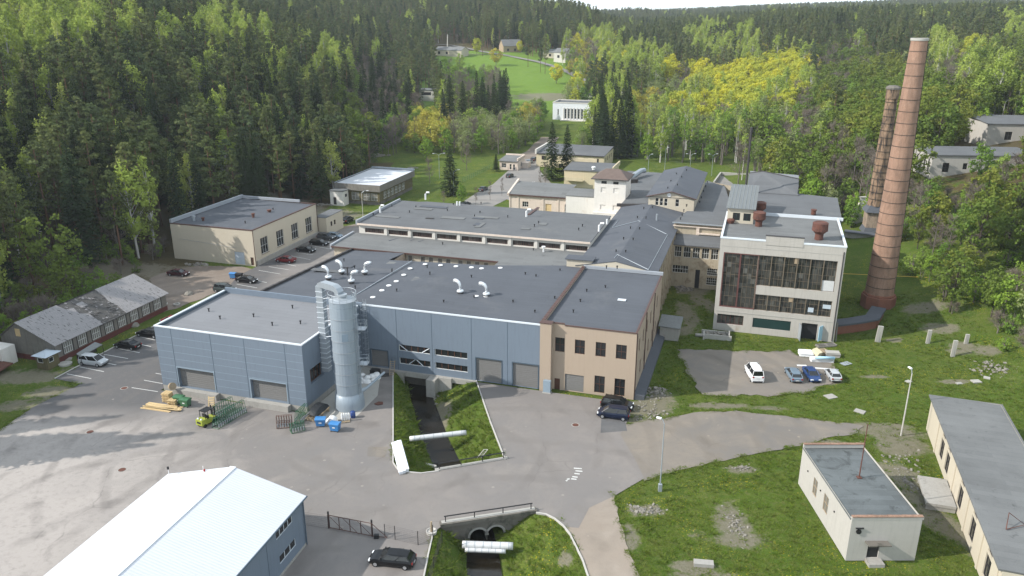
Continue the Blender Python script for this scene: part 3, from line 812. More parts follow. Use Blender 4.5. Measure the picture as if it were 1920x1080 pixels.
# water
wm = MB()
ys = [45 + i * 1.0 for i in range(75)]
for y in ys:
    l, c_, r = bank(y); wm.v += [(c_ - 1.9, y, WATER_Z), (c_ + 1.9, y, WATER_Z)]
for i in range(len(ys) - 1): wm.f.append((2 * i, 2 * i + 1, 2 * i + 3, 2 * i + 2))
m, nt, b = _nodes('stream water')
f = _noise(nt, _map(nt, _obj(nt), (1, .4, 1)), 2.2, 4, .6, .3)
nt.links.new(_mix(nt, f, (.005, .005, .004), (.022, .016, .009)), b.inputs['Base Color']); b.inputs['Roughness'].default_value = .10
_bump(nt, b, f, .5, .06); MATS['stream water'] = m
tag(wm.obj('stream', 'stream water'), kind='structure')

def kerb(name, pts, label, w=.16, h=.13, mat='kerb stone', cat='kerb', z=0.0, group=None):
    mb = MB()
    for i, (a, c_) in enumerate(zip(pts, pts[1:])):
        dx, dy = c_[0] - a[0], c_[1] - a[1]; L = math.hypot(dx, dy)
        if L < .01: continue
        mb.obox(((a[0] + c_[0]) / 2, (a[1] + c_[1]) / 2, z + h / 2 - .05), (L + w * .6, w, h + .1 + .001 * (i % 2)), math.atan2(dy, dx))
    return tag(mb.obj(name, mat), label, cat, group)
kerb('kerb', [G(*p) for p in [(103, 710), (262, 626), (330, 590), (400, 553)]], 'grey kerb between car park and grass strip by the weathered wooden shed', .18)
kerb('kerb', [G(*p) for p in [(737, 700), (737, 790), (737, 868), (745, 880), (760, 885.5), (790, 888), (822, 884)]], 'pale kerb along left bank of the stream, beside the paved yard')
kerb('kerb', [G(*p) for p in [(893, 714), (919, 790), (947, 862)]], 'straight pale kerb along right bank of the stream below the blue wall')
kerb('kerb', [G(*p) for p in [(1006, 962), (1024, 965), (1040, 973), (1056, 986), (1068, 1001), (1080, 1025), (1092, 1050), (1104, 1085)]], 'curved white kerb sweeping beside the dirt track')
kerb('kerb', [G(*p) for p in [(812, 1001), (803, 1040), (794, 1085)]], 'short kerb between the car yard and the lower stream bank')
# painted bays
def bayline(px, z=.024, w=.13):
    (a, b_) = (G(*px[0]), G(*px[1])); dx, dy = b_[0] - a[0], b_[1] - a[1]; L = math.hypot(dx, dy); ox, oy = -dy / L * w / 2, dx / L * w / 2
    mb = MB(); mb.poly([(a[0] + ox, a[1] + oy, z), (a[0] - ox, a[1] - oy, z), (b_[0] - ox, b_[1] - oy, z), (b_[0] + ox, b_[1] + oy, z)]); return mb
for p in [((125, 701), (171, 710)), ((149, 688), (195, 697)), ((178, 676), (218, 684.5)), ((195, 664.5), (240, 672.5)), ((217, 652.5), (262, 661.5)), ((240, 641), (283, 650)), ((259, 631), (290, 637.5)),
          ((292, 700), (303, 702)), ((270, 713), (305, 719.5)), ((247, 727), (296, 734.5)),
          ((485, 507), (526, 514)), ((504, 500), (542, 506)), ((525, 493), (555, 499)), ((546, 480), (582, 487)), ((556, 474), (586, 478)), ((460, 521), (500, 530)), ((444, 533), (482, 540)), ((590, 462), (620, 467)), ((605, 455), (632, 459))]:
    tag(bayline(p).obj('bay_line', 'line paint'), kind='structure')
for i, p in enumerate([((1076, 878), (1091, 879)), ((1079, 883), (1092, 884)), ((1077, 888), (1087, 889)), ((1073, 894), (1083, 895)), ((1071, 898), (1081, 899)), ((1063, 899), (1068, 898)), ((1061, 902), (1064, 901))]):
    tag(bayline(p, .024, .22).obj('paint_mark', 'line paint'), kind='structure')
# ------------------------------------------------------------------ factory buildings
def seams(root, p_list, q, z0, z1, w=.07, mat='blue seam', name='panel_seam', axis='p'):
    for p in p_list:
        m = MB()
        if axis == 'p': m.box(p - w / 2, p + w / 2, q - .012, q + .01, z0, z1)
        else: m.box(q - .01, q + .012, p - w / 2, p + w / 2, z0, z1)
        part(root, name, m, mat)
def pipe_vent(root, p, q, z, h=.55, r=.09):
    m = MB(); m.lathe([(r, 0), (r, h * .75), (r * 1.8, h * .78), (r * 1.8, h)], 8, (p, q, z)); return m
def roof_stubs(root, pts, zf, name='vent_pipe'):
    for p, q in pts:
        z = zf(p, q) if callable(zf) else zf
        part(root, name, pipe_vent(root, p, q, z - .05), 'black metal')

# --- left wing
t = thing('industrial_wing', 'low blue-grey clad wing with two dock doors, projecting into the yard beside the silo', 'building', FAB, (-82.6, 88.5, 0))
p0, p1, q0, q1, H = -82.6, -58.0, 88.5, 105.3, 10.4
d1 = (-79.5, -73.2, .95, 4.1); d2 = (-67.0, -61.1, .95, 4.0)
win_r = (FAB.onp(585, 680, p1)[0], FAB.onp(611, 660, p1)[0], 3.9, 6.1)
win_r = (90.0, 93.6, 3.7, 6.0)
walls = box_walls(p0, p1, q0, q1, .9, H, f=[d1 + ('roller', 0, 0, dict(mat='roller slats', trim='pale seam')), d2 + ('roller', 0, 0, dict(mat='roller slats', trim='pale seam'))],
                  r=[win_r + ('win', 4, 1, dict(frame='brown window frame', bar=.12))])
build_ops(t, None, walls, 'brown window frame', 'dark glass', .55, 'blue cladding')
base = MB(); base.box(p0 + .03, p1 - .03, q0 + .03, q1, -.3, .9); part(t, 'plinth', base, 'concrete')
for a, b_ in ((-80.6, -72.6), (-67.9, -60.6)):
    k = MB(); k.box(a, b_, q0 - .9, q0 - .02, -.2, .93); part(t, 'loading_dock', k, 'concrete')
seams(t, [-79.75, -73.0, -67.4, -60.8], q0, .92, H - .15)
hz = MB()
for z in [2.05, 3.2, 4.3, 5.45, 6.55, 7.7, 8.85]:
    for a, b_ in ((p0, -79.85), (-79.65, -73.1), (-72.9, -67.5), (-67.3, -60.9), (-60.7, p1)):
        if z < 4.2 and ((a > -79.8 and b_ < -73) or (a > -67.4 and b_ < -60.8)): continue
        hz.box(a, b_, q0 - .008, q0 + .01, z - .025, z + .025)
part(t, 'panel_joint', hz, 'pale seam')
slab(t, [(p0 + .1, q0 + .1), (p1 - .1, q0 + .1), (p1 - .1, q1 + .3), (p0 + .1, q1 + .3)], H - .55, 'light felt')
parapet(t, p0, p1, q0, q1, H, .28, .06, .05, 'white metal trim', .10, sides='frl')
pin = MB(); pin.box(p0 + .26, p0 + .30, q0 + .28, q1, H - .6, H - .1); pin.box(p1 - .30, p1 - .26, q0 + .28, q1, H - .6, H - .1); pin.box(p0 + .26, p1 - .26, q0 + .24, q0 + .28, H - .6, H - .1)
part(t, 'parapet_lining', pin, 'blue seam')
roof_stubs(t, [FAB.g(391, 578, H), FAB.g(412, 592, H), FAB.g(475, 588, H), FAB.g(510, 604, H), FAB.g(563, 601, H), FAB.g(548, 572, H)], H - .5)

# --- main hall
t = thing('industrial_hall', 'long blue-grey clad hall with dark flat roof spanning the stream, grey doors and ribbon windows', 'building', FAB, (-57.4, 105.4, 0))
q0 = 105.4; H = 10.5; WF = dict(frame='white window frame', edge=.07)
ops = [(-56.4, -53.5, .25, 3.0, 'roller', 0, 0, dict(trim='blue seam')), (-53.0, -52.1, .25, 2.2, 'door', 0, 0, dict(mat='blue cladding')),
       (-51.5, -46.2, 3.4, 4.5, 'win', 1, 1, WF), (-45.4, -40.0, 3.4, 4.5, 'win', 1, 1, WF),
       (-51.5, -46.2, 1.15, 2.25, 'win', 1, 1, WF), (-45.4, -40.0, 1.15, 2.25, 'win', 1, 1, WF),
       (-38.6, -34.5, .06, 3.9, 'roller', 0, 0, dict(trim='blue seam')), (-32.7, -28.75, .06, 3.9, 'roller', 0, 0, dict(trim='blue seam'))]
fl = [(o[0] + 76, o[1] + 76) + tuple(o[2:]) for o in ops]
build_ops(t, None, [((-76, q0), (-28.45, q0), 0.05, H, fl)], 'white window frame', 'dark glass', .22, 'blue cladding', name='front_wall')
for (pa, pb, za, zb) in ((-51.4, -50.1, 4.4, 3.5), (-47.6, -46.3, 3.5, 4.4), (-49.9, -48.8, 1.25, 2.15), (-48.6, -47.5, 2.15, 1.25)):
    br = MB(); br.tube([(pa, q0 + .13, za), (pb, q0 + .13, zb)], .07, 4); part(t, 'window_brace', br, 'white metal trim')
k = MB()
for a in (-51.5, -45.4):
    for z in (1.22, 3.47):
        for i in range(1, 5): k.box(a + i * 1.07 - .06, a + i * 1.07 + .06, q0 + .15, q0 + .21, z, z + .96)
part(t, 'mullion', k, 'brown window frame')
seams(t, [-51.75, -45.8, -39.3, -33.55], q0, .1, H - .1)
w = MB()
w.facade((-76, 137), (-76, q0), 0, 9.5)
w.facade((-28.45, q0), (-28.45, 135.5), 0, H)
w.facade((-28.45, 135.5), (-44.8, 130.9), 0, H - .1); w.facade((-44.8, 130.9), (-62.7, 129.6), 0, 10.1); w.facade((-64.5, 129.6), (-64.5, 137), 0, 9.4)
w.facade((-62.7, 129.6), (-64.5, 129.6), 0, 10.1)
part(t, 'wall', w, 'peach render')
rp = [(-76, q0 + .05, 10.42), (-57, q0 + .05, 10.52), (-28.5, q0 + .05, 10.52), (-28.5, 135.5, 10.55), (-44.8, 130.9, 10.45), (-62.7, 129.6, 10.15)]
slab(t, rp, 10.5, 'blue grey felt', .12)
slab(t, [(-76, q0 + .05, 10.42), (-62.7, 129.6, 10.15), (-64.5, 129.6, 10.10), (-64.5, 137, 9.35), (-76, 137, 8.95)], 10, 'blue grey felt', .12, 'roof')
cap = MB(); cap.box(-57.45, -28.5, q0 - .07, q0 + .16, H - .12, H + .10); part(t, 'roof_edge', cap, 'white metal trim')
cap = MB()
for i in range(16):
    qa, qb = q0 + .2 + i * 1.97, q0 + .2 + (i + 1) * 1.97; za = 10.42 - 1.45 * (i / 16); zb = 10.42 - 1.45 * ((i + 1) / 16)
    cap.prism([(-76.1, qa), (-75.7, qa), (-75.7, qb), (-76.1, qb)], za - .3, zb + .45)
part(t, 'parapet', cap, 'dark trim')
edge = MB()
cap2 = MB(); cap2.box(-82.6, -57.5, 105.32, 105.62, 9.7, 10.75); part(t, 'upstand', cap2, 'blue cladding')
sm = MB(); a = FAB.g(655, 560, 10.5); b_ = FAB.g(772, 490, 10.4); dx, dy = b_[0] - a[0], b_[1] - a[1]; L = math.hypot(dx, dy)
sm.obox(((a[0] + b_[0]) / 2, (a[1] + b_[1]) / 2, 10.47), (L, .12, .14), math.atan2(dy, dx)); part(t, 'roof_seam', sm, 'galvanised')
for u, v in [(699, 557), (716, 544), (729, 535), (743, 527), (757, 515), (769, 503), (797, 495), (826, 497), (855, 499), (884, 501), (903, 503), (938, 502), (893, 555), (911, 556)]:
    p, q = FAB.g(u, v, 10.5); d = MB(); d.lathe([(.45, 0), (.42, .09), (.15, .12)], 10, (p, q, 10.44)); part(t, 'roof_drain', d, 'white plastic')
roof_stubs(t, [FAB.g(*p, 10.5) for p in [(645, 489), (665, 502), (666, 540), (735, 508), (744, 546), (801, 501), (806, 514), (884, 520), (832, 567), (889, 559), (735, 510), (985, 515), (1005, 519), (1050, 508), (962, 567), (1003, 586), (1040, 560)]], 10.45)
rnd = random.Random(12)
for i in range(11):
    p, q = rnd.uniform(-72, -32), rnd.uniform(108, 127); k = MB(); k.obox((p, q, 10.56 - (q - 105) * .012 if p > -60 else 10.55 - (q - 105) * .018), (rnd.uniform(1.5, 6), rnd.uniform(.8, 2.2), .05), R(rnd.choice((0, 0, 90)))); part(t, 'felt_patch', k, rnd.choice(('grey felt', 'worn felt', 'blue grey felt')))
# concrete beam over the stream and its abutment
bm = MB(); bm.box(-57.9, -38.6, q0 - .35, q0 + .1, -.75, .04); bm.box(-53.2, -50.6, q0 - .5, q0 - .36, -3.3, .02); bm.box(-46.2, -44.7, q0 - 2.0, q0 - .36, -3.3, -.02); bm.box(-44.7, -42.5, q0 - .7, q0 - .36, -2.4, .02)
part(t, 'concrete_beam', bm, 'concrete')
dk = MB(); dk.box(-70, -30, q0 + 1.5, q0 + 4, -3.5, .0); part(t, 'culvert_back', dk, 'dark wet concrete')

# roof fans with elbow cowls
def cowl(at, label, rz, dark=False):
    p, q = FAB.g(*at, 10.5)
    t = thing('roof_fan', label, 'roof fan', FAB, (p, q, 10.46), 'white elbow fans on the dark hall roof')
    b_ = MB(); b_.lathe([(.45, 0), (.45, .25)], 14, (p, q, 10.46)); part(t, 'curb', b_, 'dark trim')
    b_ = MB(); b_.lathe([(.3, .2), (.56, .3), (.6, .48), (.52, .62), (.25, .68)], 16, (p, q, 10.46)); part(t, 'fan_housing', b_, 'bright steel', True)
    c, s = math.cos(rz), math.sin(rz)
    pts = [(p, q, 11.1), (p, q, 11.75)] + [(p + c * (.85 - .85 * math.cos(a)), q + s * (.85 - .85 * math.cos(a)), 11.75 + .75 * math.sin(a)) for a in (R(25), R(50), R(75), R(95), R(115))]
    b_ = MB(); b_.tube(pts, [.2] * 2 + [.24, .28, .31, .33, .34], 10); part(t, 'elbow', b_, 'bright steel', True)
    return t
for at, lb, rz in [((616, 523), 'white elbow roof fan nearest the bent silo duct', R(165)), ((641, 512), 'white elbow roof fan leftmost at the back, with a thin dark pipe before it', R(160)),
                   ((659, 530), 'white elbow roof fan nearest the front in the left cluster', R(10)), ((684, 513), 'white elbow roof fan on the right of the left cluster', R(10)),
                   ((863, 550), 'left fan of the pair in the middle of the dark roof', R(160)), ((912, 555), 'right fan of the pair in the middle of the dark roof', R(172))]:
    cowl(at, lb, rz)
for i, (u, v, lb) in enumerate([(652, 515, 'thin dark flue pipe standing in front of the back elbow fan')]):
    p, q = FAB.g(u, v, 10.5); t = thing('flue_pipe', lb, 'flue', FAB, (p, q, 10.4)); m_ = MB(); m_.lathe([(.12, 0), (.12, 1.3), (.22, 1.32), (.22, 1.5)], 8, (p, q, 10.4)); part(t, 'pipe', m_, 'dark trim')

# --- silo, duct
t = thing('silo', 'tall ringed pale-blue steel silo with railings, ladder and platforms by the wing wall', 'silo', FW, (-23.4, 103.7, 0))
sx, sy, sr, sh = -23.4, 103.7, 1.83, 16.4
prof = [(sr + .28, -.1), (sr + .28, .9), (sr + .1, 2.4), (sr, 2.45)]
z = 2.45
m_ = MB(); m_.lathe(prof, 28, (sx, sy, 0), caps=False); part(t, 'skirt', m_, 'silo steel', True)
prof = []
z = 2.45; k = 0
while z < sh - .1:
    zn = min(sh, z + 1.65); r = sr + (.03 if k % 2 else .0)
    prof += [(r, z), (r, zn - .07), (sr - .03, zn - .06), (sr - .03, zn)]; z = zn; k += 1
m_ = MB(); m_.lathe(prof, 28, (sx, sy, 0), caps=False); part(t, 'silo_body', m_, 'silo steel')
m_ = MB()
for z in [2.4, 4.1, 5.75, 7.4, 9.05, 10.7, 12.35, 14, ]: m_.lathe([(sr + .045, z - .05), (sr + .09, z - .05), (sr + .09, z + .05), (sr + .045, z + .05)], 28, (sx, sy, 0), caps=False)
part(t, 'hoop', m_, 'galvanised')
m_ = MB(); m_.lathe([(sr + .02, sh - .02), (sr + .04, sh), (.5, sh + .45), (.2, sh + .5)], 28, (sx, sy, 0)); part(t, 'silo_roof', m_, 'galvanised', False)
m_ = MB()
for z in (sh + .55, sh + 1.1): m_.tube([(sx + (sr + .1) * math.cos(a * R(15)), sy + (sr + .1) * math.sin(a * R(15)), z) for a in range(25)], .035, 4)
for a in range(0, 24, 2): m_.tube([(sx + (sr + .1) * math.cos(a * R(15)), sy + (sr + .1) * math.sin(a * R(15)), sh - .05) for _ in (0,)] + [(sx + (sr + .1) * math.cos(a * R(15)), sy + (sr + .1) * math.sin(a * R(15)), sh + 1.1)], .03, 4)
part(t, 'railing', m_, 'galvanised')
m_ = MB(); la = R(-25); lx, ly = sx + (sr + .12) * math.cos(la), sy + (sr + .12) * math.sin(la)
tx, ty = -math.sin(la), math.cos(la)
for s_ in (-.22, .22): m_.tube([(lx + tx * s_, ly + ty * s_, 2.0), (lx + tx * s_, ly + ty * s_, sh + 1.1)], .035, 4)
for i in range(50): m_.tube([(lx - tx * .22, ly - ty * .22, 2.2 + i * .31), (lx + tx * .22, ly + ty * .22, 2.2 + i * .31)], .02, 3)
for i in range(14):
    z = 4.2 + i * .95
    m_.tube([(lx + tx * .38 * math.sin(a) + math.cos(la) * (.75 * (1 - abs(a) / 1.6)), ly + ty * .38 * math.sin(a) + math.sin(la) * (.75 * (1 - abs(a) / 1.6)), z) for a in (-1.5, -.8, 0, .8, 1.5)], .02, 3)
part(t, 'ladder', m_, 'galvanised')
for z in (6.9, 12.2):
    m_ = MB(); ca, sa = math.cos(R(-5)), math.sin(R(-5)); cx, cy = sx + (sr + .65) * ca, sy + (sr + .65) * sa
    m_.obox((cx, cy, z), (1.25, 1.3, .08), R(-5))
    for zz in (.55, 1.05): m_.tube([(cx - .6, cy - .62, z + zz), (cx + .6, cy - .62, z + zz), (cx + .6, cy + .62, z + zz), (cx - .6, cy + .62, z + zz)], .03, 4)
    for (ax, ay) in ((-.6, -.62), (.6, -.62), (.6, .62), (0, -.62)): m_.tube([(cx + ax, cy + ay, z), (cx + ax, cy + ay, z + 1.05)], .03, 4)
    m_.tube([(cx + .5, cy, z), (sx + sr, cy, z - .9)], .05, 4)
    part(t, 'platform', m_, 'galvanised')
m_ = MB(); m_.obox((sx + sr * math.cos(R(-78)), sy + sr * math.sin(R(-78)), 11.4), (.85, .12, 1.0), R(12)); part(t, 'inspection_hatch', m_, 'pale seam')
m_ = MB(); m_.tube([(sx + 1.6, sy + .2, 2.3), (sx + 2.4, sy + .9, 2.5), (sx + 4.6, sy + 3.6, 3.7)], [.4, .2, .18], 8); part(t, 'discharge_auger', m_, 'silo steel')
t = thing('duct', 'square ribbed steel duct rising beside the wing and bending over onto the silo top', 'duct', FAB, (-57.5, 93.4, 0))
m_ = MB(); pa, qa = -57.42, 93.6
m_.box(pa - .5, pa + .5, qa - .5, qa + .5, 4.4, 17.55); part(t, 'riser', m_, 'galvanised')
m_ = MB()
for i in range(16):
    z = 5.0 + i * .78; m_.box(pa - .56, pa + .56, qa - .56, qa + .56, z, z + .07)
for z in (7, 10.2, 12.6, 14.4, 16.0): m_.tube([(pa + .4, qa - .4, z - .3), (pa + 1.9, qa - .9, z + .2)], .05, 4)
part(t, 'flange', m_, 'white metal trim')
sp, sq = FAB.l(sx, sy); dv = Vector((sp - pa, sq - qa, 0)); L = dv.length; dv.normalize(); sd = Vector((-dv.y, dv.x, 0))
m_ = MB(); prof = [(0, 17.4), (.4, 18.0), (1.0, 18.3), (L - .9, 18.3), (L - .2, 18.0), (L + .15, 17.5), (L + .1, 17.0)]
inn = [(.0, 17.35), (.75, 17.4), (1.1, 17.45), (L - 1.1, 17.45), (L - .75, 17.4), (L - .6, 17.2), (L - .6, 16.9)]
for a, b_ in zip(range(6), range(1, 7)):
    def C(pr, i, s_): return (pa + dv.x * (pr[i][0] - .35) + sd.x * s_, qa + dv.y * (pr[i][0] - .35) + sd.y * s_, pr[i][1])
    m_.poly([C(prof, a, -.5), C(prof, b_, -.5), C(prof, b_, .5), C(prof, a, .5)]); m_.poly([C(inn, a, -.5), C(inn, a, .5), C(inn, b_, .5), C(inn, b_, -.5)])
    m_.poly([C(prof, a, -.5), C(inn, a, -.5), C(inn, b_, -.5), C(prof, b_, -.5)]); m_.poly([C(prof, a, .5), C(prof, b_, .5), C(inn, b_, .5), C(inn, a, .5)])
part(t, 'arch', m_, 'galvanised')
m_ = MB(); m_.lathe([(.55, 16.6), (.55, 17.0), (.7, 17.02), (.7, 17.2)], 14, (sp, sq, 0)); part(t, 'inlet', m_, 'galvanised')
# ladder with cage in the corner of the hall
t = thing('wall_ladder', 'caged galvanised wall ladder in the corner of blue hall behind the silo', 'ladder', FAB, (-57.0, 105.2, 0))
m_ = MB()
for s_ in (-.25, .25): m_.tube([(-56.9 + s_, 105.15, .6), (-56.9 + s_, 105.15, 11.5)], .035, 4)
for i in range(34): m_.tube([(-57.15, 105.15, .8 + i * .31), (-56.65, 105.15, .8 + i * .31)], .02, 3)
for i in range(10): m_.tube([(-57.3, 105.1, 2.4 + i * .95), (-57.25, 104.5, 2.4 + i * .95), (-56.9, 104.3, 2.4 + i * .95), (-56.55, 104.5, 2.4 + i * .95), (-56.5, 105.1, 2.4 + i * .95)], .025, 3)
for s_ in (-.35, 0, .35): m_.tube([(-56.9 + s_, 104.4, 2.4), (-56.9 + s_, 104.4, 11)], .02, 3)
part(t, 'rails', m_, 'galvanised')

# --- peach building
t = thing('peach_building', 'two-storey peach rendered block with brown windows at the right end of the blue hall', 'building', FAB, (-28.4, 106.2, 0))
p0, p1, q0, q1, H = -28.4, -14.4, 106.2, 134.0, 10.5
f = [(-26.4, -24.95, 6.25, 8.5), (-23.4, -21.9, 6.25, 8.5), (-20.3, -18.8, 6.25, 8.5), (-17.3, -15.75, 6.25, 8.5), (-20.3, -18.75, .4, 3.15), (-17.3, -15.75, .35, 3.1),
     (-26.4, -25.55, .0, 1.85, 'door', 0, 0, dict(mat='brown window frame')), (-24.8, -21.9, .05, 2.8, 'roller', 0, 0, {})]
f = [o if len(o) > 4 else o + ('win', 2, 2) for o in f]
rw = [(109 + i * 3.9, 110.2 + i * 3.9, 6.25, 8.5, 'win', 2, 2) for i in range(6)] + [(111 + i * 4.2, 112.2 + i * 4.2, 1.9, 4.2, 'win', 2, 2) for i in range(5)]
build_ops(t, None, box_walls(p0, p1, q0, q1, 0, H, f=f, r=rw), 'brown window frame', 'dark glass', .18, 'peach render')
k = MB(); k.box(-28.44, -26.75, 105.15, 106.19, -.1, 10.9); part(t, 'pilaster', k, 'peach render')
k = MB(); k.box(-28.55, -26.65, 105.05, 106.25, 10.9, 11.0); k.box(-26.65, -25.0, 106.08, 106.35, 10.72, 10.84); k.box(-25.0, -14.32, 106.08, 106.3, 10.5, 10.62); k.box(-14.62, -14.32, 106.3, 133.9, 10.5, 10.62); part(t, 'coping', k, 'brown trim')
k = MB(); k.box(-26.75, -25.0, 106.2, 106.4, 10.5, 10.72); part(t, 'stepped_parapet', k, 'peach render')
k = MB(); k.box(-28.4, -28.05, 106.4, 133.9, 10.4, 10.95); part(t, 'fire_wall', k, 'peach render')
k = MB()
for i in range(28): k.box(-28.5, -27.95, 106.45 + i * .98, 107.33 + i * .98, 10.952, 11.03 + .015 * (i % 2))
part(t, 'fire_wall_coping', k, 'brown trim')
slab(t, [(p0 + .1, q0 + .1, 10.5), (p1 - .05, q0 + .1, 10.45), (p1 - .05, q1 - .05, 10.55), (p0 + .1, q1 - .05, 10.6)], 10.5, 'blue grey felt', .15)
k = MB(); k.box(-28.3, -14.2, 133.6, 134.05, 10.62, 11.15); part(t, 'back_parapet', k, 'grey metal trim')
k = MB(); k.prism([(-14.38, 106.3), (-12.9, 106.6), (-12.9, 133), (-14.38, 133)], -.2, lambda x, y: .95 if x < -14 else .55); part(t, 'side_ledge', k, 'blue grey felt')
k = MB()
for q_ in (106.35, 115.5, 124.8): k.tube([(-14.3, q_, .6), (-14.3, q_, 10.4)], .07, 6)
part(t, 'downpipe', k, 'brown trim')
k = MB(); x, y = FAB.g(1166, 563, 10.55); k.obox((x, y, 10.62), (1.3, .8, .1)); part(t, 'roof_hatch', k, 'white metal trim')
roof_stubs(t, [FAB.g(*p, 10.5) for p in [(1088, 566), (1075, 586), (1100, 547), (1135, 540)]], 10.5)
t2 = thing('electrical_cabinet', 'pale grey electrical cabinet on a small slab by the peach pilaster', 'cabinet', FAB, (-27.2, 104.7, 0))
k = MB(); k.box(-27.7, -26.6, 104.5, 105.05, .15, 2.0); part(t2, 'body', k, 'pale seam'); k = MB(); k.box(-27.8, -26.5, 104.3, 105.08, 0, .14); part(t2, 'footing', k, 'concrete')

# --- sawtooth pair of back halls
t = thing('low_hall', 'long low factory hall with grey felt roof and brown eave, behind the blue hall', 'building', FAB, (-80.3, 137, 0))
cw = []
for p in (-64.1, -61.4, -59.7, -57.8, -56.1, -53.6, -51.9, -50.2, -48.4, -44.7, -42.9, -41.2): cw.append((p, p + .95, 6.3, 8.8, 'win', 1, 2))
sw = [(-77.6 + i * 1.7, -76.6 + i * 1.7, 8.95, 9.2, 'win', 1, 1) for i in range(5)]
build_ops(t, None, box_walls(-80.3, -30.2, 137.2, 146.0, 0, 9.35, f=cw + sw), 'white window frame', 'curtained glass', .12, 'cream render')
slab(t, [(-80.5, 136.7, 9.45), (-30.2, 136.7, 9.45), (-30.2, 146.4, 9.72), (-80.5, 146.4, 9.72)], 9.5, 'worn felt', .18)
k = MB(); k.box(-80.55, -30.2, 136.5, 136.69, 9.2, 9.47); part(t, 'eave', k, 'brown trim')
k = MB(); k.prism([(-80.9, 136.7), (-80.5, 136.7), (-80.5, 146.4), (-80.9, 146.4)], 8.8, lambda x, y: 9.75 + (y - 136.7) * .03); part(t, 'gable_parapet', k, 'grey metal trim')
for (u, v) in [(710, 432), (770, 443), (830, 459), (868, 440), (960, 459), (1000, 470), (1074, 470)]:
    p, q = FAB.g(u, v, 9.6); part(t, 'vent_pipe', pipe_vent(t, p, q, 9.55), 'black metal')
for (u, v) in [(740, 449), (780, 449), (838, 446), (795, 451)]:
    p, q = FAB.g(u, v, 9.6); k = MB(); k.obox((p, q, 9.66), (.3, 3.0, .06), R(-25)); part(t, 'felt_blister', k, 'blue grey felt')
k = MB(); p, q = FAB.g(1003, 464, 9.6); k.obox((p, q, 9.95), (1.3, .8, .7)); part(t, 'roof_unit', k, 'white plastic')
for u, v in ((1019, 473), (1033, 465)):
    p, q = FAB.g(u, v, 9.6); k = MB(); k.lathe([(.16, 0), (.16, 1.0), (.4, 1.02), (.4, 1.2)], 8, (p, q, 9.6)); part(t, 'white_vent', k, 'white plastic')
t = thing('clerestory_hall', 'long grey-roofed hall with a white band of dark strip windows along its front', 'building', FAB, (-79.4, 146.5, 0))
co = []
N = 9
for i in range(N):
    a = -78.4 + i * 5.42; co.append((a + .35, a + 4.75, 9.95, 10.95, 'win', 12, 1, dict(frame='red steel frame', bar=.05)))
build_ops(t, None, box_walls(-79.4, -29.8, 146.5, 167.5, 0, 11.9, f=co), 'red steel frame', 'smoky glass', .25, 'white render')
for i in range(1, N): k = MB(); k.box(-78.4 + i * 5.42 - .42, -78.4 + i * 5.42 + .12, 146.25, 146.49, 9.75, 11.75); part(t, 'pier', k, 'white render')
slab(t, [(-79.5, 146.0, 11.95), (-29.7, 146.0, 11.95), (-29.7, 167.6, 12.1), (-79.5, 167.6, 12.1)], 12, 'grey felt', .2)
k = MB(); k.box(-79.5, -29.7, 145.9, 145.99, 11.6, 11.97); part(t, 'fascia', k, 'pale brick render')
k = MB(); k.box(-79.85, -79.5, 146.0, 167.6, 11.6, 12.55); part(t, 'gable_parapet', k, 'grey metal trim')
for u, v in [(700, 404), (735, 388), (780, 390), (768, 399), (839, 396), (850, 385), (890, 407), (900, 400), (952, 408), (902, 383), (1002, 425), (1010, 419), (1085, 432), (1092, 425)]:
    p, q = FAB.g(u, v, 12); part(t, 'vent_pipe', pipe_vent(t, p, q, 12.0), 'black metal')
for u, v, el in [(713, 399, 1), (857, 386, 0), (862, 386, 0), (798, 374, 1), (1123, 434, 1), (987, 407, 1), (1138, 420, 0)]:
    p, q = FAB.g(u, v, 12); k = MB()
    if el: k.tube([(p, q, 11.95), (p, q, 13.3), (p + .3, q, 13.7), (p + 1.0, q, 13.75)], .22, 8)
    else: k.tube([(p, q, 11.95), (p, q, 13.0)], .2, 8)
    part(t, 'white_vent', k, 'white plastic')
k = MB(); p, q = FAB.g(806, 410, 12); k.obox((p, q, 12.1), (1.8, .6, .12)); part(t, 'dark_patch', k, 'dark trim')
for i in range(10):
    p, q = rnd.uniform(-76, -34), rnd.uniform(148, 165); k = MB(); k.obox((p, q, 12.03 + (q - 146) * .0069), (rnd.uniform(1.5, 7), rnd.uniform(.8, 2.0), .05), R(rnd.choice((0, 0, 90)))); part(t, 'felt_patch', k, rnd.choice(('worn felt', 'patched felt', 'blue grey felt')))
# link roof and little stair head
t = thing('link_roof_building', 'low flat-roofed link between the dark hall and the long gabled roof', 'building', FAB, (-43, 131, 0))
k = MB(); k.prism([(-44.6, 131.2), (-29.8, 135.4), (-29.8, 137.1), (-44.6, 137.1)], 0, 9.7); part(t, 'wall', k, 'cream render')
slab(t, [(-44.7, 131.0, 9.95), (-29.7, 135.2, 9.95), (-29.7, 137.15, 9.95), (-44.7, 137.15, 9.95)], 9.95, 'worn felt', .22)
t = thing('stair_head', 'small flat-roofed stair head with cream wall where the dark roof meets the gabled hall', 'roof structure', FAB, (-31.6, 133.2, 10))
k = MB(); k.box(-31.5, -26.9, 134.2, 136.4, 9.8, 11.9); part(t, 'wall', k, 'cream render')
slab(t, [(-31.8, 133.9, 12.05), (-26.6, 133.9, 12.1), (-26.6, 136.7, 12.1), (-31.8, 136.7, 12.05)], 12, 'blue grey felt', .15)

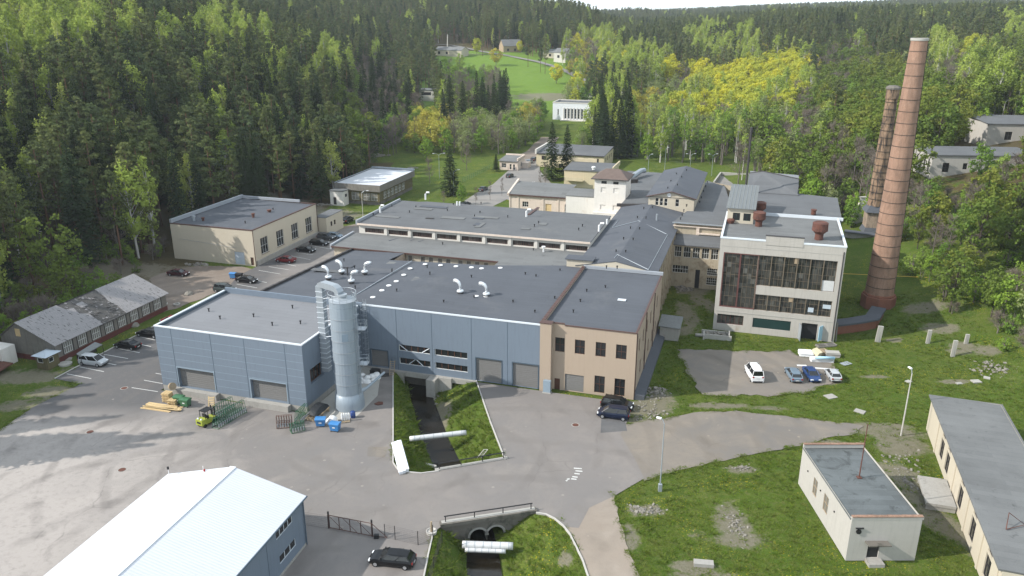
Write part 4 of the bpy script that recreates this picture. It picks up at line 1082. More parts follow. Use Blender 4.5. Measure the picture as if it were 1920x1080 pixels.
# --- long gabled hall
t = thing('gabled_hall', 'long grey gabled factory roof running away from the peach building', 'building', FAB, (-29.6, 134.2, 0))
pl, pr, pm_, q0, q1 = -29.6, -15.5, -22.7, 134.2, 181.5
rw = [(136.2 + i * 3.35, 137.7 + i * 3.35, 6.4, 9.4, 'win', 2, 3) for i in range(8)] + [(136.2 + i * 3.35, 137.7 + i * 3.35, 1.4, 4.6, 'win', 2, 3) for i in range(8)]
build_ops(t, None, [((pr, q0), (pr, q1), 0, 10.9, [(o[0] - q0, o[1] - q0) + o[2:] for o in rw]), ((pl, q1), (pl, q0), 0, 10.9, [])], 'white window frame', 'smoky glass', .3, 'dirty render')
k = MB()
for i in range(9): k.box(pr + .002, pr + .28, 134.9 + i * 3.35, 135.5 + i * 3.35, 0, 10.5)
part(t, 'pilaster', k, 'dirty render')
for side, (a, b_) in (('l', (pl - .3, pm_)), ('r', (pm_, pr + .35))):
    za, zb = (10.9, 12.35) if side == 'l' else (12.35, 10.9)
    slab(t, [(a, q0 - .1, za), (b_, q0 - .1, zb), (b_, q1, zb), (a, q1, za)], 11, 'blue grey felt', .14, 'roof')
k = MB(); k.poly([(pl, q0 - .05, 10.8), (pr, q0 - .05, 10.8), (pr, q0 - .05, 10.9), (pm_, q0 - .05, 12.25), (pl, q0 - .05, 10.9)]); part(t, 'gable', k, 'cream render')
roofz = lambda p, q: 12.35 - abs(p - pm_) * (1.45 / 7)
for u, v in [(1137, 505), (1157, 505), (1155, 474), (1173, 475), (1169, 450), (1187, 452), (1182, 430), (1199, 432), (1195, 410), (1211, 412), (1207, 393), (1223, 392)]:
    p, q = FAB.g(u, v, 12); part(t, 'vent_pipe', pipe_vent(t, p, q, roofz(p, q) - .05), 'black metal')
k = MB()
for (a, b_) in (((1074 + 78, 487), (1157, 481)), ((1157, 481), (1216, 498)), ((1216, 498), (1252, 433)), ((1148, 421), (1197, 417)), ((1197, 417), (1250, 432)), ((1148, 421), (1160, 407))):
    A_, B_ = FAB.g(*a, 12), FAB.g(*b_, 12); dx, dy = B_[0] - A_[0], B_[1] - A_[1]
    k.tube([(A_[0], A_[1], roofz(*A_) + .12), (B_[0], B_[1], roofz(*B_) + .12)], .06, 4)
part(t, 'lightning_conductor', k, 'galvanised')
k = MB(); p, q = FAB.g(1231, 416, 11.5); k.tube([(p, q, 11), (p, q, 13.2)], .2, 8); part(t, 'flue', k, 'galvanised')

# --- gable house with clock
t = thing('gable_house', 'raised cream gable-fronted block with a round clock and dark windows in its front', 'building', FAB, (-23.5, 180, 10))
pl, pr, pm_, q0, q1 = -23.5, -13.3, -18.35, 180.0, 212.0
f = [(-21.9, -21.2, 12.2, 13.9, 'win', 1, 2), (-20.9, -20.2, 12.2, 13.9, 'win', 1, 2), (-19.9, -19.2, 12.2, 13.9, 'win', 1, 2), (-17.4, -16.6, 12.2, 13.9, 'win', 1, 2)]
build_ops(t, None, box_walls(pl, pr, q0, q1, 9.5, 14.35, f=f), 'white window frame', 'dark glass', .15, 'cream render')
k = MB(); k.poly([(pl, q0, 14.35), (pr, q0, 14.35), (pm_, q0, 15.6)]); k.poly([(pl, q1, 14.35), (pm_, q1, 15.6), (pr, q1, 14.35)]); part(t, 'gable', k, 'cream render')
for a, b_, za, zb in ((pl - .5, pm_, 14.28, 15.7), (pm_, pr + .5, 15.7, 14.28)): slab(t, [(a, q0 - .5, za), (b_, q0 - .5, zb), (b_, q1 + .4, zb), (a, q1 + .4, za)], 15, 'blue grey felt', .16, 'roof')
k = MB(); k.tube([(pl - .5, q0 - .53, 14.2), (pm_, q0 - .53, 15.62), (pr + .5, q0 - .53, 14.2)], .1, 4); part(t, 'barge_board', k, 'brown trim')
k = MB(); k.box(pl, pr, q0 - .05, q0 - .004, 14.1, 14.2); part(t, 'string_course', k, 'dark trim')
k = MB(); k.tube([(-18.9, q0 - .1, 14.75), (-18.9, q0 - .004, 14.75)], .45, 16); part(t, 'clock', k, 'white plastic')
for u, v in [(1252, 354), (1270, 350), (1258, 340), (1278, 335), (1268, 327), (1287, 322)]:
    p, q = FAB.g(u, v, 15.3); part(t, 'vent_pipe', pipe_vent(t, p, q, 15.65 - abs(p - pm_) * .275 - .05), 'black metal')
# flats beside it
t = thing('flat_annex', 'flat grey roof left of the clock gable, with a fallen duct lying on it', 'building', FAB, (-38, 183, 0))
w_ = MB(); w_.facade((-30.4, 183), (-23.6, 183), 0, 10.8); w_.facade((-23.6, 226), (-36, 228), 0, 10.4); w_.facade((-36, 228), (-31.2, 199), 0, 10.4); w_.facade((-30.2, 190), (-30.4, 183), 0, 10.6); part(t, 'wall', w_, 'pale brick render')
slab(t, [(-30.5, 182.5, 10.9), (-23.6, 182.5, 11.1), (-23.6, 227, 10.7), (-36.3, 228.5, 10.5), (-30.3, 198, 10.7)], 10.7, 'grey felt', .2)
k = MB(); k.prism([(-31, 181.6), (-22.8, 181.6), (-22.8, 182.4), (-31, 182.4)], 10.9, lambda x, y: 11.5 + (x + 31) * .06); part(t, 'upstand', k, 'dark trim')
t2 = thing('duct_remains', 'dark twisted duct lying on the flat roof beside the hip-roofed tower', 'duct', FAB, (-31, 212, 10.7))
k = MB(); p, q = FAB.g(1183, 337, 11); k.tube([(p - .8, q - 3, 11.1), (p - .4, q, 11.3), (p + 1.6, q + 7.5, 12.2), (p + 2.2, q + 9, 12.0)], [.9, .8, .7, .75], 8); part(t2, 'duct', k, 'galvanised')
k = MB(); k.obox((p + .4, q - 2, 11.2), (3.2, 2.2, 1.1), .4); part(t2, 'box', k, 'dark trim')
t = thing('flat_annex', 'flat grey roof right of the clock gable, half shaded, beside the rusted shed roof', 'building', FAB, (-13.2, 168, 0))
w_ = MB(); w_.facade((-13.3, 181.5), (-13.3, 170), 0, 11.2); w_.facade((-4.5, 170), (-4.5, 212), 0, 10.9); w_.facade((-4.5, 212), (-13.2, 218), 0, 10.9); part(t, 'wall', w_, 'dirty render')
slab(t, [(-15.6, 181.7, 11.3), (-13.2, 178, 11.3), (-13.2, 169.9, 11.35), (-5.0, 169.9, 11.3), (-4.5, 181, 11.2), (-8.2, 212.5, 10.9), (-13.2, 219, 10.9)], 11, 'grey felt', .2)
for u, v in [(1326, 343), (1323, 351), (1319, 360), (1315, 372), (1312, 381)]:
    p, q = FAB.g(u, v, 11.1); part(t, 'vent_pipe', pipe_vent(t, p, q, 11.1), 'black metal')

# --- connector with shaded windows
t = thing('connector_block', 'stained ochre block with big dark windows bridging the gabled hall and glazed tower', 'building', FAB, (-15.2, 159, 0))
up = [(-15.0 + i * 1.83, -13.6 + i * 1.83, 6.4, 8.6, 'win', 3, 2) for i in range(5)]
lo = [(-15.2, -12.0, 3.0, 4.6, 'win', 6, 2), (-10.5, -9.6, .0, 4.0, 'door', 0, 0, dict(mat='black metal')), (-8.2, -6.2, 3.0, 4.5, 'win', 5, 3), (-8.2, -6.2, .9, 2.5, 'win', 5, 3)]
build_ops(t, None, [((-15.45, 160), (-5.1, 160), 0, 9.0, [(o[0] + 15.45, o[1] + 15.45) + o[2:] for o in up + lo])], 'white window frame', 'smoky glass', .3, 'dirty render')
slab(t, [(-15.6, 159.6, 9.15), (-5.15, 159.6, 9.15), (-5.15, 165.2, 10.0), (-15.6, 165.2, 10.0)], 9.5, 'grey felt', .2)
k = MB(); k.facade((-15.9, 165.1), (-5.15, 165.1), 9.0, 12.4); part(t, 'upper_wall', k, 'dirty render')
k = MB(); k.box(-16.1, -5.2, 164.7, 165.09, 11.6, 11.8); k.box(-11.2, -6.5, 164.75, 165.09, 10.2, 10.5); k.box(-11.3, -10.7, 164.8, 165.09, 10.0, 11.6); part(t, 'cornice', k, 'pale brick render')
slab(t, [(-16.2, 164.5, 12.45), (-5.1, 164.5, 12.45), (-5.1, 177.5, 12.3), (-14.4, 176, 12.3)], 12.4, 'grey felt', .18, 'upper_roof')
k = MB(); k.box(-16.25, -5.1, 164.42, 164.49, 12.3, 12.55); part(t, 'roof_edge', k, 'galvanised')
for u, v in [(1287, 387), (1282, 397), (1279, 405), (1276, 412)]:
    p, q = FAB.g(u, v, 12.4); part(t, 'vent_pipe', pipe_vent(t, p, q, 12.38), 'black metal')
t = thing('shed', 'small tin-roofed concrete shed against the far side of the peach building', 'shed', FAB, (-14, 133, 0))
k = MB(); k.box(-13.8, -10.6, 130.5, 134.5, 0, 2.3); part(t, 'wall', k, 'concrete')
slab(t, [(-14.1, 130.2, 2.6), (-10.3, 130.2, 2.45), (-10.3, 134.8, 3.0), (-14.1, 134.8, 3.1)], 2.6, 'sheet roof', .08)

# --- the glazed tower block
t = thing('glazed_block', 'tall derelict pale concrete block with huge dirty multi-pane windows, beside the two chimneys', 'building', FAB, (-5.2, 138, 0))
p0, p1, q0, q1, H = -5.25, 15.05, 138.0, 158.0, 17.1
rf = dict(frame='red steel frame', bar=.09, edge=.16); gf_ = dict(frame='grey window frame', bar=.045, edge=.1)
f = [(-4.5, 1.3, 4.5, 14.5, 'win', 8, 5, dict(frame='grey window frame', bar=.05, edge=.1)), (1.42, 14.0, 9.0, 14.5, 'win', 18, 4, gf_), (1.42, 14.0, 4.45, 7.4, 'win', 18, 3, gf_),
     (-4.65, -.15, 1.25, 3.1, 'win', 6, 1, dict(frame='red steel frame', bar=.06)), (1.45, 7.8, 1.2, 3.0, 'hole'), (9.6, 12.2, .0, 3.0, 'hole')]
rw = [(141 + i * 4, 143.6 + i * 4, 9.0, 14.2, 'win', 4, 4, gf_) for i in range(4)]
build_ops(t, None, box_walls(p0, p1, q0, q1, 0, H, f=f, r=rw), 'grey window frame', 'smoky glass', .32, 'concrete panel')
# heavier transoms, posts, a few odd panes
k = MB()
for i in range(1, 6): k.box(1.42 + i * 2.096 - .075, 1.42 + i * 2.096 + .075, q0 + .05, q0 + .24, 9.06, 14.44); k.box(1.42 + i * 2.096 - .075, 1.42 + i * 2.096 + .075, q0 + .05, q0 + .24, 4.5, 7.36)
part(t, 'mullion', k, 'grey window frame')
k = MB(); k.box(-1.75, -1.5, q0 + .04, q0 + .22, 4.6, 14.4); k.box(1.31, 1.41, q0 - .02, q0 + .3, 4.45, 14.5); k.box(-4.5, -4.3, q0 + .02, q0 + .2, 4.5, 14.5); k.box(-4.3, 1.3, q0 + .02, q0 + .2, 4.5, 4.68); k.box(-4.3, 1.3, q0 + .02, q0 + .2, 14.32, 14.5)
part(t, 'red_post', k, 'red steel frame')
k = MB(); k.box(12.0, 13.9, q0 + .2, q0 + .3, 9.1, 10.9); part(t, 'foil_pane', k, 'silver pipe')
k = MB(); k.box(12.6, 13.9, q0 + .2, q0 + .3, 5.9, 6.6); k.box(10.3, 11.2, q0 + .2, q0 + .3, 5.0, 5.8); part(t, 'patched_pane', k, 'pale door')
k = MB(); k.box(7.2, 7.9, q0 + .2, q0 + .3, 13.4, 14.4); k.box(7.0, 7.7, q0 + .2, q0 + .3, 6.5, 7.3); part(t, 'boarded_pane', k, 'old timber')
k = MB()
for i in range(12): k.prism([(1.5, q0 + .1), (7.75, q0 + .1), (7.75, q0 + .26), (1.5, q0 + .26)], lambda x, y, i=i: 1.22 + i * .148 + (y - q0) * .3, lambda x, y, i=i: 1.22 + i * .148 + .05 + (y - q0) * .3)
k.box(1.45, 7.8, q0 + .28, q0 + .34, 1.2, 3.0); part(t, 'louvre', k, 'dark green paint')
k = MB(); k.box(9.55, 12.25, q0 + .5, q0 + .56, 0, 3.05); k.box(9.55, 12.25, q0 + .34, q0 + .5, 3.0, 3.1); k.box(9.45, 9.6, q0 + .34, q0 + .56, 0, 3.05); k.box(12.2, 12.3, q0 + .34, q0 + .56, 0, 3.05); part(t, 'doorway', k, 'black metal')
k = MB(); k.obox((9.35, q0 - .75, 1.5), (.08, 1.5, 2.8), R(12)); part(t, 'door_leaf', k, 'galvanised', label='grey left leaf, swung open')
k = MB(); k.obox((12.75, q0 - .45, 1.55), (.08, 1.1, 2.7), R(-35)); part(t, 'door_leaf', k, 'foam board blue', label='pale blue right leaf, swung open')
slab(t, [(p0 + .2, q0 + .2), (p1 - .2, q0 + .2), (p1 - .2, q1 - .1), (p0 + .2, q1 - .1)], 16.75, 'patched felt')
parapet(t, p0, p1, q0, q1, H, .3, .10, .06, 'white metal trim', .14, sides='frl')
k = MB(); k.box(2.2, 8.3, q0 - .08, q0 + .34, 16.4, 18.0); part(t, 'raised_parapet', k, 'concrete panel')
k = MB(); k.box(2.1, 8.4, q0 - .14, q0 + .4, 18.0, 18.1); part(t, 'parapet_coping', k, 'dark trim')
k = MB(); k.box(1.5, 15.9, q1 - .12, q1 + .1, 16.7, 17.3); part(t, 'rear_flashing', k, 'white metal trim')
k = MB(); k.tube([(p1 - .3, q0 - .05, 16.2), (p1 - .3, q0 - .05, .2)], .09, 6); part(t, 'downpipe', k, 'dark trim')
k = MB(); k.box(p0 + .3, p1 - .3, q0 - .05, q0 - .003, 3.6, 3.75); k.box(p0 + .3, p1 - .3, q0 - .03, q0 - .003, 15.6, 15.7); part(t, 'string_course', k, 'pale concrete')
t = thing('rear_block', 'low dark-roofed rear block behind the glazed block, below its long pale flashing', 'building', FAB, (-4.6, 158.1, 0))
w_ = MB(); w_.facade((15.7, 158.2), (15.9, 176), 0, 16.3); w_.facade((15.9, 176), (-5, 178), 0, 16.3); w_.facade((-5, 178), (-5, 158.2), 0, 16.3); part(t, 'wall', w_, 'concrete panel')
slab(t, [(-5, 158.12, 16.75), (15.8, 158.12, 16.7), (16.2, 177.8, 16.9), (4, 181, 16.9), (-5, 181, 16.9)], 16.8, 'grey felt', .3)
k = MB(); p, q = FAB.g(1525, 402, 16.8); k.lathe([(.45, 0), (.45, .8), (.55, .82), (.55, 1.0)], 12, (p, q, 16.8)); part(t, 'rusty_stub', k, 'rusty steel')
t = thing('upper_block', 'grey blank roofed block at the very back, right of the tin shed roof', 'building', FAB, (-.5, 178, 0))
w_ = MB(); w_.facade((8.2, 178), (8.6, 190), 0, 18.8); w_.facade((8.6, 190), (-2, 192), 0, 19); w_.facade((-2, 178.3), (8.2, 178), 14, 17.0); w_.facade((-2, 192), (-2, 178.3), 0, 18); part(t, 'wall', w_, 'grey metal trim')
slab(t, [(-2.2, 177.9, 17.05), (8.4, 177.6, 17.05), (8.4, 184, 19.2), (.8, 185.5, 20.2), (-2.2, 185.5, 19.6)], 18, 'grey felt', .2)
k = MB(); k.tube([(-2.2, 185.6, 19.65), (.8, 185.6, 20.25), (8.5, 184.1, 19.25)], .14, 5); part(t, 'ridge_cap', k, 'dark trim')
t = thing('roof_shed', 'cream roof-top room with weathered tin lean-to roof and two dark green windows', 'roof structure', FAB, (-4.7, 150, 16.8))
f = [(-3.9, -2.6, 17.3, 18.7, 'win', 2, 1), (-2.0, -.7, 17.3, 18.7, 'win', 2, 1)]
build_ops(t, None, box_walls(-4.9, -.2, 150.3, 160.0, 16.6, 19.6, f=f), 'dark green paint', 'dark glass', .1, 'cream render')
slab(t, [(-5.2, 149.8, 19.65), (.1, 149.8, 19.65), (.3, 163.5, 21.4), (-5.0, 163.5, 21.4)], 20, 'sheet roof', .1)
k = MB()
for i in range(1, 8): k.prism([(-5.2 + i * .66, 149.8), (-5.16 + i * .66, 149.8), (-5.0 + i * .66, 163.5), (-5.04 + i * .66, 163.5)], lambda x, y: 19.66 + (y - 149.8) * .1277, lambda x, y: 19.72 + (y - 149.8) * .1277)
part(t, 'standing_seam', k, 'galvanised')
def mushroom(u, v, z, label, s=1.0):
    p, q = FAB.g(u, v, z); t = thing('roof_ventilator', label, 'ventilator', FAB, (p, q, z), 'rusty round ventilators on the glazed block')
    k = MB(); k.lathe([(.62 * s, 0), (.6 * s, 1.0 * s)], 16, (p, q, z)); part(t, 'stem', k, 'rusty steel')
    k = MB(); k.lathe([(.6 * s, .9 * s), (1.05 * s, 1.35 * s), (1.15 * s, 1.4 * s), (1.1 * s, 2.5 * s), (1.16 * s, 2.55 * s), (.9 * s, 2.7 * s), (.25 * s, 2.6 * s)], 18, (p, q, z)); part(t, 'drum', k, 'rusty steel', False)
mushroom(1422, 424, 16.75, 'rusty drum ventilator in front of the tin roof shed', 1.0)
mushroom(1424, 403, 16.85, 'rusty drum ventilator half hidden behind its twin by the roof shed', .95)
mushroom(1535, 449, 16.75, 'rusty drum ventilator near the front right roof corner', 1.15)
t = thing('stump_pot', 'broken rusty stub on the left of the block roof', 'ventilator', FAB, (*FAB.g(1370, 418, 16.8), 16.7))
p, q = FAB.g(1370, 418, 16.8); k = MB(); k.lathe([(.5, 0), (.75, .7), (.5, .9)], 9, (p, q, 16.7)); part(t, 'stub', k, 'rusty steel')
t = thing('mast', 'tall thin dark flue mast rising behind the tin roof shed', 'mast', FAB, (*FAB.g(1399, 338, 12), 10))
p, q = FAB.g(1399, 345, 19); k = MB(); k.tube([(p, q, 10), (p, q, 30)], .22, 8); part(t, 'pole', k, 'dark trim'); k = MB(); k.tube([(p, q, 29.9), (p, q, 31)], .3, 8); part(t, 'cap', k, 'dark trim')

# --- old tower, white block, brick annex
t = thing('water_tower', 'square flaking white tower with low brown hipped roof and blind windows', 'tower', FAB, (-39.2, 196, 0))
p0, p1, q0, q1, H = -38.1, -30.4, 190.0, 197.5, 15.5
f = [(-36.4, -35.1, 14.3, 15.0, 'win', 1, 1), (-33.5, -32.2, 14.3, 15.0, 'win', 1, 1), (-36.5, -35.2, 12.2, 13.4, 'hole'), (-33.4, -32.1, 12.2, 13.4, 'hole'), (-36.5, -35.2, 7.9, 9.1, 'hole'), (-33.4, -32.1, 7.9, 9.1, 'hole')]
build_ops(t, None, box_walls(p0, p1, q0, q1, 0, H, f=f), 'dark trim', 'dark glass', .15, 'flaking white render')
k = MB()
for o in f[2:]: k.box(o[0] - .02, o[1] + .02, q0 + .15, q0 + .19, o[2], o[3])
part(t, 'blocked_window', k, 'flaking white render')
k = MB(); a, b_, c_, d_ = (p0 - .7, q0 - .7, H), (p1 + .7, q0 - .7, H), (p1 + .7, q1 + .7, H), (p0 - .7, q1 + .7, H); e, g_ = (-36.0, 193.7, H + 1.9), (-32.6, 193.7, H + 1.9)
k.poly([a, b_, g_, e]); k.poly([b_, c_, g_]); k.poly([c_, d_, e, g_]); k.poly([d_, a, e]); k.poly([d_, c_, b_, a]); part(t, 'roof', k, 'tile roof')
k = MB(); k.tube([a, b_, c_, d_, a], .12, 4); part(t, 'gutter', k, 'dark trim')
t = thing('white_block', 'blank flaking white block between the brick annex and the hip-roofed tower', 'building', FAB, (-46.2, 198, 0))
k = MB()
for a in box_walls(-45.9, -38.15, 193, 200, 0, 10.1): k.facade(*a[:4])
part(t, 'wall', k, 'flaking white render')
slab(t, [(-46.0, 192.9, 10.2), (-38.15, 192.9, 10.2), (-38.15, 200, 10.7), (-46.0, 200, 10.7)], 9, 'worn felt', .15)
k = MB(); k.box(-38.0, -31.5, 188.6, 189.9, 0, 7.4); part(t, 'lean_to_wall', k, 'flaking white render')
t = thing('brick_annex', 'old pinkish brick annex with curved grey roof and a boarded timber doorway', 'building', FAB, (-63, 199, 0))
f = [(-58.2, -56.6, 5.7, 7.1, 'win', 3, 2), (-52.0, -50.4, 3.9, 6.9, 'hole'), (-52.0, -50.4, 1.9, 3.3, 'hole'), (-46.9, -46.2, 4.3, 7.1, 'win', 1, 3)]
build_ops(t, None, box_walls(-61.8, -45.95, 196, 205, 0, 8.9, f=f), 'white window frame', 'dark glass', .2, 'pale brick render')
k = MB(); k.box(-52.0, -50.4, 196.17, 196.24, 3.9, 6.9); k.box(-52.0, -50.4, 196.17, 196.24, 1.9, 3.3); part(t, 'boarded_door', k, 'raw timber')
for i in range(6):
    a, b_ = 195.6 + i * 1.6, 195.6 + (i + 1) * 1.6; fz = lambda q: 8.95 + 1.5 * math.sin(min(1, (q - 195.6) / 7) * math.pi / 2)
    k = MB(); k.poly([(-61.7, a, fz(a)), (-45.9, a, fz(a)), (-45.9, b_, fz(b_)), (-61.7, b_, fz(b_))])
    if i == 0: km = k
    else: km.v, nbase = km.v + k.v, len(km.v); km.f.append(tuple(nbase + x for x in range(4)))
part(t, 'roof', km, 'worn felt')
k = MB(); k.prism([(-62.2, 195.5), (-61.7, 195.5), (-61.7, 205), (-62.2, 205)], 8.5, lambda x, y: 9.2 + 2.0 * math.sin(min(1, (y - 195.5) / 7) * math.pi / 2)); part(t, 'gable_parapet', k, 'pale brick render')
k = MB(); k.box(-62.1, -45.95, 195.5, 195.98, 8.6, 8.9); part(t, 'cornice', k, 'brown trim')
k = MB()
for p in (-61.8, -59.5, -52.8, -48.8): k.box(p, p + .35, 195.85, 195.998, 0, 8.6)
part(t, 'pilaster', k, 'pale brick render')
t = thing('side_hall', 'small pinkish wall with sloping dark coping just in front of the brick annex', 'building', FAB, (-57, 170, 0))
a_, b_ = FAB.g(990, 403, 12.1), FAB.g(1008, 388, 12.3); c_ = FAB.g(1008, 408, 10.5)
k = MB(); k.prism([a_, (a_[0] + .3, a_[1]), (b_[0] + .3, b_[1]), b_], 8, 12.1); part(t, 'wall', k, 'pale brick render')
k = MB(); k.prism([(a_[0] - .15, a_[1] - .1), (a_[0] + .45, a_[1] - .1), (b_[0] + .45, b_[1] + .1), (b_[0] - .15, b_[1] + .1)], 12.1, 12.25); part(t, 'cap_stone', k, 'brown trim')
slab(t, [(-79.4, 167.7, 11.6), (a_[0], 167.7, 11.6), (b_[0], b_[1], 11.7), (-74, b_[1], 11.7)], 11.5, 'grey felt', .2)

# --- yellow buildings
t = thing('yellow_annex', 'pale yellow flat-roofed annex with small balcony behind the brick annex', 'building', FAB, (-60, 250, 0))
k = MB()
for a in box_walls(-60.2, -44.5, 250, 262, 0, 5.6): k.facade(*a[:4])
part(t, 'wall', k, 'yellow render')
slab(t, [(-60.4, 249.7, 5.65), (-44.3, 249.7, 5.75), (-44.3, 262.3, 6.3), (-60.4, 262.3, 6.3)], 6, 'grey felt', .2)
k = MB(); k.box(-60.4, -52, 261.8, 262.4, 6.3, 7.4); k.box(-44.6, -44.2, 250, 262.4, 5.8, 7.2); part(t, 'parapet', k, 'yellow render')
k = MB(); k.box(-59.4, -53.6, 248.3, 249.98, 2.4, 2.6); k.box(-59.4, -53.6, 248.3, 248.4, 2.6, 3.5); part(t, 'balcony', k, 'yellow render')
k = MB(); p, q = FAB.g(1113, 318, 6); k.lathe([(.5, 0), (.5, .5), (.7, .55), (.7, .9), (.2, 1.1)], 12, (p, q, 6)); part(t, 'roof_fan', k, 'white plastic')
t = thing('yellow_building', 'two-storey yellow building with flat grey roof behind two dark spruces', 'building', FAB, (-78.5, 282, 0))
f = [(-76.5 + i * 3.9, -74.8 + i * 3.9, 2.6, 4.0, 'win', 2, 2) for i in range(6)] + [(-70 + i * 3.9, -68.2 + i * 3.9, .2, 1.5, 'win', 2, 2) for i in range(4)]
rw = [(285 + i * 3.5, 286.3 + i * 3.5, 2.4, 4.0, 'win', 1, 2) for i in range(4)]
build_ops(t, None, box_walls(-78.5, -53.4, 282, 300, 0, 5.0, f=f, r=rw), 'brown window frame', 'dark glass', .15, 'yellow render')
slab(t, [(-78.4, 281.8, 5.0), (-53.3, 281.8, 5.0), (-53.3, 300, 5.8), (-78.4, 300, 5.8)], 5, 'grey felt', .2)
k = MB(); k.box(-79.0, -78.4, 281.8, 300.2, 4.6, 6.3); part(t, 'gable_parapet', k, 'white render'); k = MB(); k.box(-78.3, -53.3, 281.6, 281.79, 4.7, 5.02); part(t, 'eave', k, 'dark trim')
t = thing('gatehouse', 'small pink gatehouse with grey flat roof beside the entrance street', 'building', FAB, (-89.4, 272, 0))
f = [(-88.6, -86.9, .9, 2.4, 'win', 3, 2), (-85.6, -84.9, .3, 2.2, 'win', 1, 2), (-84.3, -83.6, .2, 2.2, 'win', 1, 2)]
build_ops(t, None, box_walls(-89.4, -82.6, 272, 281, 0, 3.3, f=f, r=[(276, 277.2, .8, 2.4, 'win', 1, 2)]), 'white window frame', 'dark glass', .12, 'pale brick render')
slab(t, [(-89.8, 271.6, 3.3), (-82.5, 271.6, 3.3), (-82.5, 281, 3.9), (-89.8, 281, 3.9)], 3.5, 'worn felt', .2)
k = MB(); k.box(-82.9, -82.5, 272, 281.2, 3.4, 4.3); k.box(-89.8, -82.9, 280.8, 281.2, 3.9, 4.4); part(t, 'parapet', k, 'pale brick render')
k = MB(); k.box(-82.58, -80.3, 277, 281, 0, 2.0); part(t, 'low_wall', k, 'pale brick render')

# --- white civic building far up the valley
fw = Frame(-17.3)
x, y = G(1036, 226)
p0, q0 = fw.l(x, y)
t = thing('white_building', 'white building with six tall narrow windows at the end of the avenue', 'building', fw, (p0, q0, 0))
f = [(p0 + 6.4 + i * 1.75, p0 + 7.3 + i * 1.75, 1.3, 6.3, 'win', 1, 4) for i in range(6)] + [(p0 + 2.6, p0 + 3.2, 3.0, 6.0, 'win', 1, 2), (p0 + 19.2, p0 + 19.8, 3.0, 6.0, 'win', 1, 2)]
build_ops(t, None, box_walls(p0, p0 + 22.5, q0, q0 + 14, 0, 9.2, f=f), 'white window frame', 'dark glass', .3, 'white sheet')
slab(t, [(p0 + .3, q0 + .3), (p0 + 22.2, q0 + .3), (p0 + 22.2, q0 + 13.7), (p0 + .3, q0 + 13.7)], 8.7, 'grey felt'); parapet(t, p0, p0 + 22.5, q0, q0 + 14, 9.2, .3, .3, .15, 'white render')
k = MB(); k.box(p0 + 5, p0 + 19, q0 - 3.5, q0 - .05, -.2, .9); part(t, 'terrace', k, 'white render')
k = MB()
for i in range(7): k.box(p0 + 5.7 + i * 1.75, p0 + 6.1 + i * 1.75, q0 - .25, q0 - .01, 1.0, 6.8)
part(t, 'pilaster', k, 'white render')

# --- cream hall on the left
t = thing('cream_hall', 'cream rendered hall with dark flat roof and four tall white windows over the car park', 'building', FAB, (-127, 146, 0))
p0, p1, q0, q1, H = -127.2, -105.5, 146.0, 173.2, 8.3
rw = [(148.6 + i * 6.35, 151.5 + i * 6.35, 2.0, 5.7, 'win', 3, 2) for i in range(4)]
f = [(-110.8, -106.9 - 1.3, .1, 3.0, 'roller', 0, 0, dict(mat='pale door', depth=.15)), (-106.7, -105.9, .1, 2.0, 'door')]
build_ops(t, None, box_walls(p0, p1, q0, q1, -1, H, f=f, r=rw), 'white window frame', 'dark glass', .2, 'cream render', sill='brown trim')
slab(t, [(p0 + .2, q0 + .2, 8.25), (p1 - .1, q0 + .2, 8.05), (p1 - .1, q1 - .2, 8.05), (p0 + .2, q1 - .2, 8.3)], 8, 'blue grey felt')
parapet(t, p0, p1, q0, q1, 8.3, .25, .06, .08, 'brown trim', .14, sides='frlb')
k = MB(); k.box(p0 - .05, p0 + .5, q0, q1 + .1, 8.37, 9.2); k.box(p0 + .5, -110, q1 - .4, q1 + .1, 8.37, 9.0); part(t, 'rear_upstand', k, 'grey metal trim')
k = MB(); k.box(p1 + .003, p1 + .35, q0 + .4, q1, -.1, 1.1); part(t, 'plinth', k, 'concrete')
k = MB(); k.tube([(p1 + .08, q0 - .02, 0), (p1 + .08, q0 - .02, 8.2)], .07, 6); k.tube([(p1 + .1, q1 - .1, 0), (p1 + .1, q1 - .1, 8.2)], .07, 6); part(t, 'downpipe', k, 'brown trim')
k = MB(); k.tube([(-125, q0 - .04, 4.8), (-110, q0 - .04, 3.9)], .03, 4); part(t, 'cable', k, 'grey metal trim')
for (u, v, r, h, mt) in [(364, 414, .3, 1.3, 'galvanised'), (381, 414, .28, .9, 'rusty steel'), (475, 407, .3, 1.0, 'rusty steel'), (505, 397, .4, .6, 'rusty steel'), (460, 418, .12, .6, 'dark trim'), (512, 393, .12, .5, 'dark trim')]:
    p, q = FAB.g(u, v, 8.2); k = MB(); k.lathe([(r, 0), (r, h * .7), (r * 1.4, h * .72), (r * 1.4, h)], 10, (p, q, 8.1)); part(t, 'roof_vent', k, mt)
t = thing('cream_annex', 'narrow cream annex wall with two tiny windows at the far end of the cream hall', 'building', FAB, (-105, 173.4, 0))
f = []
build_ops(t, None, box_walls(-106.5, -103.2, 173.5, 182.0, 0, 4.7, r=[(175.6, 176.5, 2.0, 3.2, 'win', 1, 1), (177.3, 178.2, 2.0, 3.2, 'win', 1, 1)]), 'brown window frame', 'dark glass', .15, 'cream render')
slab(t, [(-106.6, 173.4, 4.75), (-103.15, 173.4, 4.75), (-103.15, 182.1, 4.85), (-106.6, 182.1, 4.85)], 4.8, 'grey felt', .12)

